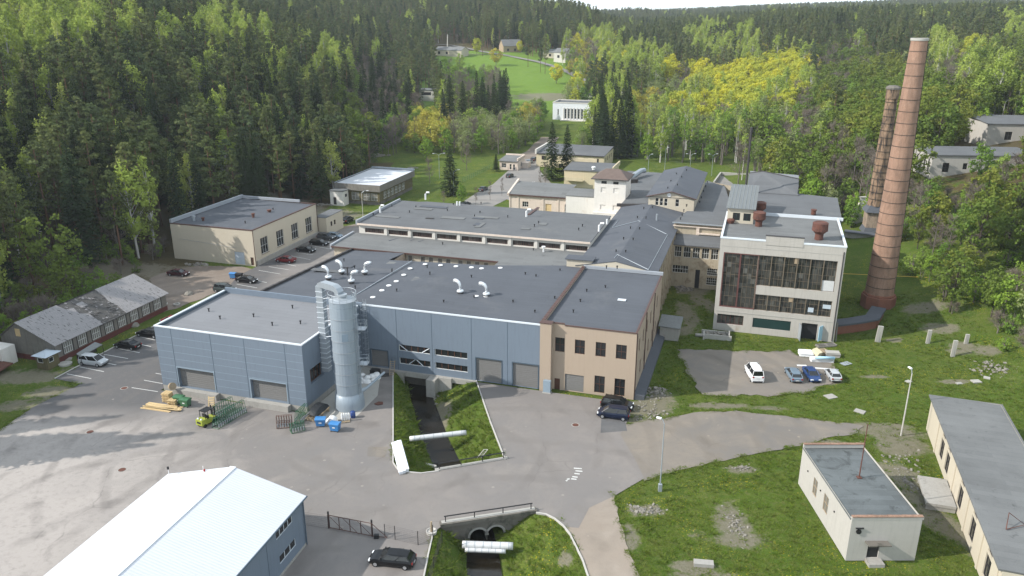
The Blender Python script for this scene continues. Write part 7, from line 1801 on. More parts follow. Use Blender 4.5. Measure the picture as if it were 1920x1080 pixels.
def frame_stack(label, u, v, mat, rz, n, size=(2.0, 1.5)):
    x, y, z = GT(u, v); t = thing('window_frame_stack', label, 'frames', FW, (x, y, z)); c, s = math.cos(R(rz)), math.sin(R(rz))
    for i in range(n):
        k = MB(); zz = z + .1 + i * .13; ox, oy = .1 * (i % 2), .08 * (i % 3)
        for a0, a1, b0, b1 in ((-size[0] / 2, size[0] / 2, -size[1] / 2, -size[1] / 2), (-size[0] / 2, size[0] / 2, size[1] / 2, size[1] / 2), (-size[0] / 2, -size[0] / 2, -size[1] / 2, size[1] / 2), (size[0] / 2, size[0] / 2, -size[1] / 2, size[1] / 2), (0, 0, -size[1] / 2, size[1] / 2), (-size[0] / 2, size[0] / 2, 0, 0)):
            P = lambda a, b_: (x + ox + a * c - b_ * s, y + oy + a * s + b_ * c, zz); k.tube([P(a0, b0), P(a1, b1)], .09, 4)
        part(t, 'frame', k, mat)
frame_stack('stack of white window frames at the front left of the scrap heap', 1510, 667, 'white plastic', -8, 5)
frame_stack('grey weathered frames lying by the open double door', 1548, 650, 'weathered planks', 12, 2, (3.4, 1.0))
frame_stack('grey slatted crate parts at the back of the scrap heap', 1541, 664, 'old timber', 15, 5, (1.6, 1.2))
scrap('foam_board_stack', 'stack of pale foam and blue boards in front of the crates', 1540, 678, (3.6, 1.0, .16), -6, 'white plastic', 0, 0, 0, 'boards', None, 4, .17)
x, y, z = GT(1545, 680); t = thing('foam_roll', 'pale blue foam roll lying on the white boards', 'roll', FW, (x, y, z + .9)); k = MB(); k.tube([(x - 1.5, y - .1, z + .92), (x + 1.5, y - .3, z + .92)], .24, 12); part(t, 'roll', k, 'foam board blue', True)
scrap('foam_block', 'cream foam block on end in the middle of the scrap heap', 1530, 668, (1.1, 1.3, 1.1), 35, 'cream block', 20)
scrap('panel_stack', 'flat stack of grey panels at the right end of the scrap heap', 1560, 669, (2.2, 1.2, .14), -12, 'pale concrete', 0, 0, 0, 'panels', None, 5, .16)
scrap('insulation_board', 'white panel lying behind the grey-blue estate car', 1503, 688, (1.5, .5, .12), -4, 'white plastic')
scrap('insulation_board', 'long white panel lying behind the silver hatchback', 1543, 693, (2.4, .35, .15), -10, 'white plastic')
scrap('metal_plate', 'pale grey metal plate on the grass right of the scrap heap', 1586, 683, (1.7, 1.1, .06), 25, 'galvanised')
scrap('concrete_slab', 'pale slab on the lawn at the foot of the tall lamp', 1703, 717, (.9, .7, .15), 30, 'pale concrete', cat='slab', group='small slabs on the lawn')
scrap('concrete_slab', 'brown slab in the grass left of the tall lamp, below the parked cars', 1612, 772, (1.4, 1.1, .12), -40, 'concrete', cat='slab', group='small slabs on the lawn')
scrap('concrete_slab', 'grey square slab on the lawn above the long garage', 1830, 717, (1.3, 1.0, .2), 5, 'pale concrete', cat='slab', group='small slabs on the lawn')
scrap('concrete_slab', 'pale slab near the brush heap right of the lawn', 1850, 710, (.9, .8, .15), -30, 'pale concrete', cat='slab', group='small slabs on the lawn')
scrap('concrete_slab', 'brown stone slab between the lamp and the square slab', 1798, 721, (.9, .6, .15), 10, 'concrete', cat='slab', group='small slabs on the lawn')
scrap('concrete_slab', 'slab on the meadow between the pad and the long garage', 1557, 745, (1.6, 1.3, .12), 20, 'concrete', cat='slab', group='small slabs on the lawn')
scrap('plank', 'weathered plank leaning at the right corner of the glazed block', 1566, 640, (.25, .12, 3.4), 5, 'weathered planks', -4, 0, 0, 'plank')
scrap('concrete_trough', 'grey concrete trough lid in the grass at bottom centre right', 1319, 1060, (2.0, .8, .4), -8, 'concrete', cat='trough')
x, y, z = GT(1318, 632); t = thing('concrete_pipe', 'short white pipe section on the grass left of the glazed block', 'pipe', FW, (x, y, z)); k = MB(); k.tube([(x - 1.3, y + .2, z + .25), (x + .9, y - .1, z + .25)], .28, 12); part(t, 'barrel', k, 'pale concrete', True)
x, y, z = GT(1345, 633); t = thing('rubble_crate', 'concrete walled pit full of rubble at the left foot of the glazed block', 'pit', FW, (x, y, z)); k = MB()
for (a, b_, sx_, sy_) in ((-.2, -1.0, 4.6, .25), (-.2, 1.0, 4.6, .25), (-2.4, 0, .25, 2.2), (2.0, 0, .25, 2.2)): k.obox((x + a, y + b_, z + .35), (sx_, sy_, 1.0 + .02 * (sx_ > 1)), R(-15))
part(t, 'wall', k, 'pale concrete'); k = MB(); rnd = random.Random(8)
for i in range(26): k.obox((x + rnd.uniform(-2, 1.6), y + rnd.uniform(-.7, .7), z + .5 + rnd.uniform(0, .3)), (rnd.uniform(.2, .7), rnd.uniform(.2, .5), rnd.uniform(.1, .3)), rnd.uniform(0, 3), rnd.uniform(0, 1))
part(t, 'rubble', k, 'rubble')
def rubble_heap(label, u, v, n, sp, seed, smax=.7, hmax=.5):
    x, y, z = GT(u, v); k = MB(); rnd = random.Random(seed)
    for i in range(n):
        a, b_ = rnd.gauss(0, sp[0] / 2.2), rnd.gauss(0, sp[1] / 2.2); q = max(0, 1 - math.hypot(a / sp[0], b_ / sp[1])); s_ = smax * rnd.uniform(.12, 1) ** 2 + .06; zz = terrain(x + a, y + b_)
        k.obox((a, b_, zz - z + q * hmax * rnd.random() * .6), (s_, s_ * rnd.uniform(.4, 1), s_ * rnd.uniform(.2, .55)), rnd.uniform(0, 3), rnd.uniform(-.5, .5), rnd.uniform(-.5, .5))
    o = k.obj('rubble', 'rubble'); o.location = (x, y, z); tag(o, label, 'rubble', None, 'stuff'); return o
rubble_heap('loose rubble heap at the corner of the peach building', 1226, 735, 140, (2.2, 2.6), 4, .5, .7)
rubble_heap('gravel and stone heap beside the parked dark cars', 1215, 775, 140, (3.2, 3.4), 5, .32, .7)
rubble_heap('flat stone spread on the grass, left of two near the lamp base', 1198, 957, 60, (1.2, 1.0), 6, .4, .2)
rubble_heap('flat stone spread on the grass, right of two near the lamp base', 1230, 957, 50, (1.4, .9), 7, .35, .2)
rubble_heap('ash-grey rubble patch in the middle of the front lawn', 1380, 985, 90, (1.3, 3.2), 8, .3, .2)
rubble_heap('pale gravel heap at the road edge on the front lawn', 1390, 880, 80, (1.8, .8), 9, .3, .3)
rubble_heap('rubble in the shaded passage below the connector windows', 1283, 542, 70, (2.2, 1.8), 10, .9, .6)
rubble_heap('pale debris spilling below the ruined wall stub', 1600, 396, 70, (3, 2), 11, .9, .8)
rubble_heap('scattered debris between the small white building and long garage', 1690, 870, 50, (3.2, 4.2), 12, .4, .2)
rubble_heap('dark soil and debris strip behind the small white building', 1700, 905, 60, (1.6, 4), 13, .4, .2)
rubble_heap('junk pile with black bags by the cream hall wall', 372, 497, 70, (2.6, 1.3), 14, .8, .9)
rubble_heap('stones along the right water edge below the blue hall', 812, 775, 60, (.6, 5), 15, .4, .1)
rubble_heap('boards and rubbish beside the kiosk at the forest edge', 603, 385, 50, (2.5, 1.5), 16, 1.0, .6)
rubble_heap('brushwood and rubble at the lawn edge by the bushes', 1858, 690, 120, (3.5, 3), 17, .5, .5)
rubble_heap('collapsed white greenhouse frame beyond the plank building', 705, 293, 60, (5, 3), 18, 1.6, 2.2)
rubble_heap('white scrap pile in the garden beyond the plank building', 773, 316, 30, (2.2, 1.2), 19, 1.2, 1.2)
# by the hut
x, y = G(82, 692); fr_ = Frame(-17.3); p, q = fr_.l(x, y); t = thing('guard_booth', 'small plank booth with pale blue metal roof at the corner of the timber hut', 'booth', fr_, (p, q, 0))
build_ops(t, None, box_walls(p - 1.1, p + 1.1, q - .1, q + 2.2, 0, 2.3, f=[(p - .8, p + .3, 1.1, 1.9, 'win', 1, 1)], r=[(q + .3, q + 1.2, 1.1, 1.9, 'win', 1, 1)]), 'white window frame', 'dark glass', .08, 'olive planks')
k = MB(); pts = [(p + a, q + b_) for a, b_ in ((-1.5, -.6), (1.5, -.6), (1.5, 2.6), (-1.5, 2.6))]
for i in range(4): k.poly([(*pts[i], 2.3), (*pts[(i + 1) % 4], 2.3), (p, q + 1.0, 2.85)])
part(t, 'roof', k, 'pale door')
x, y = G(166, 663); t = thing('smoking_shelter', 'low bench shelter with grey sheet roof between hut and car park', 'shelter', FW, (x, y, 0)); fr_ = Frame(50); p, q = fr_.l(x, y); k = MB()
pts = [G(143, 663, 1.9), G(151, 669, 1.6), G(192, 646, 1.6), G(178, 641, 1.9)]; k.poly([(*pts[0], 1.9), (*pts[1], 1.6), (*pts[2], 1.6), (*pts[3], 1.9)]); k.poly([(*pts[3], 1.82), (*pts[2], 1.52), (*pts[1], 1.52), (*pts[0], 1.82)]); k.poly([(*pts[1], 1.52), (*pts[2], 1.52), (*pts[2], 1.6), (*pts[1], 1.6)]); part(t, 'roof', k, 'sheet roof')
for p_ in pts: k = MB(); k.tube([(*p_, 0), (*p_, 1.55)], .05, 4); part(t, 'post', k, 'black metal')
k = MB(); k.poly([(*pts[0], .2), (*pts[3], .2), (*pts[3], 1.8), (*pts[0], 1.8)]); part(t, 'back_panel', k, 'dark trim')
x, y, z = GT(123, 684); t = thing('millstone', 'pale round concrete lid lying on the grass by the hut corner', 'lid', FW, (x, y, z)); k = MB(); k.lathe([(1.0, 0), (1.02, .3), (.22, .33), (.2, .28)], 22, (x, y, z)); part(t, 'disc', k, 'pale concrete')
scrap('concrete_slab', 'pale slab tilted behind the round concrete lid', 127, 675, (1.3, .7, .12), 20, 'pale concrete', 12, cat='slab')
def boulder(label, u, v, r, seed, mat='rubble'):
    x, y, z = GT(u, v); t = thing('boulder', label, 'boulder', FW, (x, y, z)); k = MB(); blob(k, (x, y, z - .1), r, seed, .8, 9, 4); part(t, 'stone', k, mat)
boulder('rough grey boulder on the strip below the hut windows', 252, 612, 1.0, 41); boulder('round stone leaning on the boulder below the hut', 262, 604, .8, 42); boulder('dark grey boulder at the far end of the grass strip', 354, 553, 1.0, 43)
x, y, z = GT(332, 574); t = thing('concrete_ring', 'small white concrete ring on the grass strip end', 'ring', FW, (x, y, z)); k = MB(); k.lathe([(.62, 0), (.65, .4), (.4, .42), (.38, .05)], 16, (x, y, z)); part(t, 'ring', k, 'pale concrete')
x, y, z = GT(311, 573); t = thing('planter', 'white and green plant tub near the concrete ring', 'planter', FW, (x, y, z)); k = MB(); k.lathe([(.2, 0), (.38, .5), (.3, .52)], 12, (x, y, z)); part(t, 'tub', k, 'white plastic'); k = MB(); blob(k, (x, y, z + .45), .34, 3, .8, 8, 3); part(t, 'plant', k, 'green plastic')
for u, v, lb in [(229, 881, 'round rusty manhole cover on the sunlit left yard'), (1079, 797, 'round brown manhole cover before the peach building'), (233, 728, 'dark manhole cover between the hut bays and blue wing'), (169, 810, 'dark manhole cover in the tree shade at the yard edge')]:
    x, y = G(u, v); t = thing('manhole_cover', lb, 'manhole', FW, (x, y, .022), 'manhole covers on the yard'); k = MB(); k.lathe([(.45, 0), (.45, .006), (.36, .008)], 20, (x, y, .022)); part(t, 'cover', k, 'rusty steel'); k = MB(); k.lathe([(.46, 0), (.46, .012), (.56, .012), (.56, 0)], 20, (x, y, .022), caps=False); part(t, 'rim', k, 'concrete')
# yellow gas pipe
a, b_ = G(1580, 513, 3.0), G(1800, 523, 3.4); t = thing('gas_pipe', 'thin yellow pipe strung from the glazed block past the tall chimney', 'pipe', FW, (*a, 3)); k = MB(); k.tube([(*a, 3.0), (*b_, 3.4)], .06, 6); part(t, 'pipe', k, 'yellow pipe')
for f in (.3, .75):
    x, y = a[0] + (b_[0] - a[0]) * f, a[1] + (b_[1] - a[1]) * f; k = MB(); k.tube([(x, y, terrain(x, y) - .2), (x, y, 3.0 + .4 * f)], .04, 5); part(t, 'support', k, 'rusty steel')
t = thing('garden_fence', 'low green mesh fence along the lawn edge by the entrance street', 'fence', FW, (*G(868, 345), 0)); k = MB(); a, b_ = G(868, 342), G(918, 318)
for i in range(14): f = i / 13; x, y = a[0] + (b_[0] - a[0]) * f, a[1] + (b_[1] - a[1]) * f; k.tube([(x, y, 0), (x, y, 1.6)], .05, 4)
for z in (.3, .9, 1.5): k.tube([(*a, z), (*b_, z)], .03, 4)
part(t, 'posts', k, 'green plastic')
t = thing('lot_wall', 'low pale wall round the paved lot behind the roofs', 'wall', FW, (*G(1352, 331), 0)); k = MB(); pts = [G(1338, 347), G(1351, 329), G(1413, 333)]
for a, b_ in zip(pts, pts[1:]): k.obox(((a[0] + b_[0]) / 2, (a[1] + b_[1]) / 2, .55), (math.hypot(b_[0] - a[0], b_[1] - a[1]), .5, 1.3), math.atan2(b_[1] - a[1], b_[0] - a[0]))
part(t, 'wall', k, 'pale concrete')
t = thing('utility_pole', 'white leaning utility pole at the top of the village meadow', 'pole', FW, GT(839, 88)); x, y, z = GT(839, 88); k = MB(); k.tube([(x, y, z), (x + .3, y, z + 10)], [.5, .35], 6); part(t, 'pole', k, 'white render')
# ------------------------------------------------------------------ vegetation
foliage('spruce needles', [(.032, .051, .022), (.048, .070, .027), (.038, .061, .030)], .2, .5, .45)
foliage('pine needles', [(.070, .094, .040), (.120, .146, .050), (.085, .116, .055), (.168, .190, .070), (.102, .126, .048)], .25, .5, .4)
foliage('birch leaves', [(.31, .39, .08), (.38, .45, .10), (.27, .35, .07), (.41, .45, .12)], .4, .5, .3)
foliage('yellow maple leaves', [(.62, .58, .06), (.50, .51, .065), (.41, .44, .07)], .4, .5, .22)
foliage('amber leaves', [(.47, .41, .075), (.40, .37, .09), (.44, .43, .07)], .4, .5, .3)
foliage('olive leaves', [(.16, .20, .04), (.13, .19, .04), (.21, .225, .045)], .35, .5, .35)
foliage('fresh leaves', [(.18, .29, .045), (.25, .36, .06), (.15, .25, .05), (.28, .36, .08)], .4, .5, .35)
foliage('willow leaves', [(.27, .315, .125), (.21, .255, .10), (.31, .335, .15)], .4, .5, .3)

class LB:
    """leaf / twig builder"""
    def __init__(s, seed): s.v = []; s.f = []; s.r = random.Random(seed)
    def quad(s, c, a, b):
        n = len(s.v); c, a, b = Vector(c), Vector(a), Vector(b)
        s.v += [tuple(c - a - b * .6), tuple(c + a * .2 - b), tuple(c + a + b * .5), tuple(c - a * .3 + b)]; s.f.append((n, n + 1, n + 2, n + 3))
    def tri(s, a, b, c): n = len(s.v); s.v += [tuple(a), tuple(b), tuple(c)]; s.f.append((n, n + 1, n + 2))
    def rvec(s):
        while True:
            v = Vector((s.r.uniform(-1, 1), s.r.uniform(-1, 1), s.r.uniform(-1, 1)))
            if .05 < v.length < 1: return v.normalized()
    def leaf(s, c, size, out=None):
        n = s.rvec()
        if out is not None: n = (n * .75 + out).normalized()
        a = n.orthogonal().normalized(); b = n.cross(a); t = s.r.uniform(0, 6.28); a2 = a * math.cos(t) + b * math.sin(t); b2 = n.cross(a2)
        s.quad(c, a2 * size * s.r.uniform(.6, 1.1), b2 * size * s.r.uniform(.4, .8))
    def mesh(s, name, mat):
        me = bpy.data.meshes.new(name); me.from_pydata(s.v, [], s.f); me.materials.append(MATS[mat]); me.update(); return me
def trunk_mesh(mb, mat):
    me = bpy.data.meshes.new('trunk'); me.from_pydata(mb.v, [], mb.f); me.polygons.foreach_set('use_smooth', [True] * len(me.polygons)); me.materials.append(MATS[mat]); me.update(); return me

def mk_spruce(seed, h=24, r=3.5, bare=.06):
    L = LB(seed); R_ = L.r; t = MB(); t.tube([(0, 0, -1.5), (0, 0, h * .5), (0, 0, h)], [.28, .16, .03], 6)
    z = h * bare; 
    while z < h - .25:
        f = z / h; nb = 6 if f > .85 else R_.randint(6, 9); ph = R_.uniform(0, 6.28)
        prof = (1 - f) ** .8 * min(1, .55 + f * 4)
        for i in range(nb):
            a = ph + 6.283 * i / nb + R_.uniform(-.3, .3); ln = (r * prof + .2) * R_.uniform(.68, 1.18); d = Vector((math.cos(a), math.sin(a), 0)); sd = Vector((-d.y, d.x, 0))
            dr = R_.uniform(.22, .42); p0 = Vector((0, 0, z + R_.uniform(-.2, .2))); w = .16 + ln * .10
            pm = p0 + d * ln * .55 + Vector((0, 0, -ln * dr * .8)); pe = p0 + d * ln + Vector((0, 0, -ln * dr * .75 + .1))
            n = len(L.v); L.v += [tuple(p0), tuple(pm + sd * w), tuple(pm - sd * w), tuple(pe)]; L.f += [(n, n + 1, n + 2), (n + 1, n + 3, n + 2)]
            for k in range(3 if ln > 1 else 1):
                ff = R_.uniform(.35, .95); c = p0 + d * ln * ff + Vector((0, 0, -ln * dr * .8 * min(1, ff * 1.4))); sg = R_.choice((-1, 1)); e = c + (d * .5 + sd * sg * .9) * ln * .30 + Vector((0, 0, -.28 * R_.random() * ln * .6 - .12))
                L.tri(c - d * .16, c + d * .22, e)
                e2 = c - sd * sg * ln * .16 + Vector((0, 0, -.35 - .2 * R_.random())); L.tri(c - d * .18, c + d * .2, e2)
        z += .42 + .3 * (1 - f)
    return trunk_mesh(t, 'bark dark'), L.mesh('crown', 'spruce needles')
def mk_pine(seed, h=24, r=3.3, start=.45):
    L = LB(seed); R_ = L.r; t = MB(); bx, by = R_.uniform(-.5, .5), R_.uniform(-.5, .5); t.tube([(0, 0, -1.5), (bx * .4, by * .4, h * .4), (bx, by, h * .97)], [.30, .22, .05], 6)
    n = 40
    for i in range(n):
        f = start + (1 - start) * (i + R_.random()) / n; z = h * f; a = R_.uniform(0, 6.28); g = (f - start) / (1 - start)
        prof = (math.sin(math.pi * min(1, .16 + g * .86)) ** .6) * (1.05 - .35 * g); ln = max(.3, r * prof * R_.uniform(.55, 1.15)); d = Vector((math.cos(a), math.sin(a), 0))
        p0 = Vector((bx * f, by * f, z - .3)); pe = p0 + d * ln + Vector((0, 0, ln * R_.uniform(.05, .45)))
        if i % 2 == 0: t.tube([p0, pe], [.07, .02], 3, False)
        for c_, s_ in ((pe, 1.0), (p0 + (pe - p0) * .6, .85)):
            cr = s_ * R_.uniform(.7, 1.1) * (.75 + .3 * (1 - g))
            for k in range(20):
                v = L.rvec(); c = c_ + Vector((v.x * cr, v.y * cr, v.z * cr * .5)); q = (v + L.rvec() * .6 + Vector((0, 0, .35))).normalized(); sd = q.orthogonal().normalized(); tt = R_.uniform(0, 6.28); e_ = q.cross(sd); sd, e_ = sd * math.cos(tt) + e_ * math.sin(tt), e_ * math.cos(tt) - sd * math.sin(tt)
                ll = R_.uniform(.3, .55); L.tri(c - sd * ll * .7, c + sd * ll * .7, c + e_ * ll * 1.1 + q * .12)
    return trunk_mesh(t, 'bark pine'), L.mesh('crown', 'pine needles')
def mk_broad(seed, h, r, start, clumps, leaves, size, mat, bark='bark grey', droop=0, spread=1.0, stems=1, shape=.5, cr=1.0, gap=.2):
    L = LB(seed); R_ = L.r; t = MB(); cz = h * (start + 1) / 2; hz = h * (1 - start) / 2
    tops = []
    for s_ in range(stems):
        ox, oy = (R_.uniform(-.4, .4) * (stems > 1), R_.uniform(-.4, .4) * (stems > 1)); ex, ey = (R_.uniform(-.35, .35) * r * (1 if stems > 1 else .35), R_.uniform(-.35, .35) * r * (1 if stems > 1 else .35))
        t.tube([(ox, oy, -1.2), (ox + ex * .4, oy + ey * .4, h * .45), (ox + ex, oy + ey, h * .92)], [.012 * h + .06, .008 * h + .03, .02], 5, False); tops.append((ex, ey))
    holes = [(L.rvec(), R_.uniform(.2, .45)) for _ in range(int(gap * 20))]
    for i in range(clumps):
        v = L.rvec(); rad = R_.uniform(.35, 1) ** .55
        if any((v - hv).length < hr for hv, hr in holes) and rad > .5: continue
        zz = v.z * rad; w = (1 - abs(zz) ** 2.2 * .55) if shape >= .5 else 1 - max(0, zz) * (1 - shape) * 1.1 - max(0, -zz) * .35
        c = Vector((v.x * rad * r * w, v.y * rad * r * w, cz + zz * hz)); out = Vector((v.x, v.y, v.z * .7 + .25)).normalized()
        if i % 4 == 0:
            ex, ey = tops[i % stems]; f = max(.2, (c.z / h) - .22); t.tube([(ex * f, ey * f, h * f), tuple(c)], [.05 + .004 * h * (1 - f), .015], 3, False)
        k_ = cr * R_.uniform(.65, 1.2)
        for k in range(leaves):
            u = L.rvec() * (R_.random() ** .45); p = c + Vector((u.x * k_, u.y * k_, u.z * k_ * (.75 if not droop else 1.0))) - Vector((0, 0, droop * R_.random() * k_)); L.leaf(p, size * R_.uniform(.8, 1.35), (out * .7 + u.normalized()).normalized())
    return trunk_mesh(t, bark), L.mesh('crown', mat)
def mk_bare(seed, h=15, r=3.4, mat='twig grey', leafmat=None, dens=1.0):
    L = LB(seed); R_ = L.r; t = MB(); t.tube([(0, 0, -1.2), (R_.uniform(-.3, .3), R_.uniform(-.3, .3), h * .5), (R_.uniform(-.6, .6), R_.uniform(-.6, .6), h * .92)], [.2, .13, .02], 5, False)
    def ribbon(a, b, w):
        d = (b - a); s_ = d.orthogonal().normalized(); tt = R_.uniform(0, 6.28); s_ = s_ * math.cos(tt) + d.normalized().cross(s_) * math.sin(tt); n = len(L.v); L.v += [tuple(a - s_ * w), tuple(a + s_ * w), tuple(b + s_ * w * .4), tuple(b - s_ * w * .4)]; L.f.append((n, n + 1, n + 2, n + 3))
    for i in range(int(26 * dens)):
        f = R_.uniform(.2, .95); a = R_.uniform(0, 6.28); ln = r * (1.15 - f * .6) * R_.uniform(.6, 1.1); p0 = Vector((0, 0, h * f * .9)); p1 = p0 + Vector((math.cos(a), math.sin(a), R_.uniform(.5, 1.2))) * ln * .75
        t.tube([p0, p1], [.07, .02], 3, False)
        for j in range(8):
            g = R_.uniform(.25, 1); q0 = p0 + (p1 - p0) * g; dv = ((p1 - p0).normalized() + L.rvec() * .9 + Vector((0, 0, .35))).normalized(); q1 = q0 + dv * ln * R_.uniform(.25, .5); ribbon(q0, q1, .035)
            for k in range(5):
                s0 = q0 + (q1 - q0) * R_.uniform(.2, 1); ribbon(s0, s0 + (dv + L.rvec() * .9).normalized() * R_.uniform(.5, 1.1), .022)
    return trunk_mesh(t, 'bark grey'), L.mesh('crown', mat)

SPEC = {
 'spruce': dict(name='spruce_tree', cat='spruce', protos=[(mk_spruce(1, 25, 3.9), 25), (mk_spruce(2, 25, 4.6), 25), (mk_spruce(3, 25, 3.4, .12), 25)], h=(17, 28), adj='dark green pointed spruce'),
 'pine': dict(name='pine_tree', cat='pine', protos=[(mk_pine(11, 24, 3.5, .36), 24), (mk_pine(12, 24, 4.1, .42), 24), (mk_pine(13, 24, 3.1, .28), 24), (mk_pine(14, 24, 3.7, .22), 24)], h=(18, 26), adj='olive green pine with clumpy crown'),
 'birch': dict(name='birch_tree', cat='birch', protos=[(mk_broad(21, 20, 3.3, .18, 120, 15, .30, 'birch leaves', 'bark birch', 1.2, shape=.35, cr=1.0), 20), (mk_broad(22, 20, 2.7, .15, 105, 15, .30, 'birch leaves', 'bark birch', 1.2, shape=.3, cr=.95), 20), (mk_broad(23, 20, 4.0, .2, 135, 15, .32, 'birch leaves', 'bark birch', 1.0, shape=.55, cr=1.1), 20)], h=(14, 24), adj='pale green spring birch'),
 'maple': dict(name='maple_tree', cat='maple', protos=[(mk_broad(31, 15, 5.0, .14, 150, 17, .36, 'yellow maple leaves', shape=.8, cr=1.15), 15), (mk_broad(32, 15, 4.2, .12, 130, 17, .36, 'yellow maple leaves', shape=.7, cr=1.1), 15)], h=(11, 17), adj='bright yellow flowering maple'),
 'amber': dict(name='amber_tree', cat='tree', protos=[(mk_broad(36, 13, 4.2, .16, 120, 14, .34, 'amber leaves', shape=.7, cr=1.1, gap=.5), 13)], h=(9, 15), adj='amber yellow budding tree'),
 'oak': dict(name='broadleaf_tree', cat='tree', protos=[(mk_broad(41, 18, 6.2, .2, 150, 16, .36, 'olive leaves', 'bark dark', shape=.8, cr=1.2, gap=.7), 18), (mk_broad(42, 17, 5.2, .16, 140, 15, .36, 'olive leaves', 'bark dark', shape=.7, cr=1.15, gap=.6), 17)], h=(13, 20), adj='olive yellow broadleaf tree with dark limbs'),
 'green': dict(name='leafy_tree', cat='tree', protos=[(mk_broad(51, 12, 3.6, .1, 120, 16, .30, 'fresh leaves', shape=.7, cr=1.0, gap=.4), 12), (mk_broad(52, 12, 3.0, .06, 110, 15, .30, 'fresh leaves', stems=3, shape=.6, cr=.95, gap=.5), 12)], h=(7, 14), adj='fresh green leafy tree'),
 'willow': dict(name='willow_tree', cat='willow', protos=[(mk_broad(61, 11, 3.8, .08, 105, 12, .26, 'willow leaves', stems=4, shape=.7, cr=1.2, gap=.4), 11), (mk_broad(62, 12, 3.0, .1, 95, 11, .26, 'willow leaves', stems=3, shape=.6, cr=1.15, gap=.5), 12)], h=(8, 13), adj='grey green willow in thin new leaf'),
 'alder': dict(name='alder_tree', cat='alder', protos=[(mk_broad(66, 17, 2.2, .38, 60, 10, .26, 'willow leaves', 'bark grey', stems=2, shape=.45, cr=1.05, gap=.5), 17), (mk_broad(67, 18, 2.0, .42, 55, 10, .27, 'birch leaves', 'bark birch', stems=1, shape=.4, cr=1.0, gap=.5), 18), (mk_broad(68, 16, 2.3, .34, 60, 11, .28, 'fresh leaves', 'bark grey', stems=2, shape=.5, cr=1.0, gap=.5), 16)], h=(13, 20), adj='slim bare-stemmed young tree with sparse green top'),
 'bare': dict(name='bare_tree', cat='tree', protos=[(mk_bare(71, 15, 3.4), 15), (mk_bare(72, 16, 2.8), 16)], h=(10, 18), adj='leafless grey-brown tree'),
 'shrub': dict(name='shrub', cat='shrub', protos=[(mk_broad(81, 4.5, 2.4, -.1, 60, 14, .20, 'fresh leaves', stems=4, shape=.8, cr=.7, gap=.5), 4.5), (mk_broad(82, 5, 2.2, -.1, 55, 12, .20, 'olive leaves', stems=4, shape=.7, cr=.7, gap=.6), 5), (mk_bare(83, 4.5, 2.4, dens=.8), 4.5)], h=(2.2, 5.5), adj='low spreading shrub'),
}
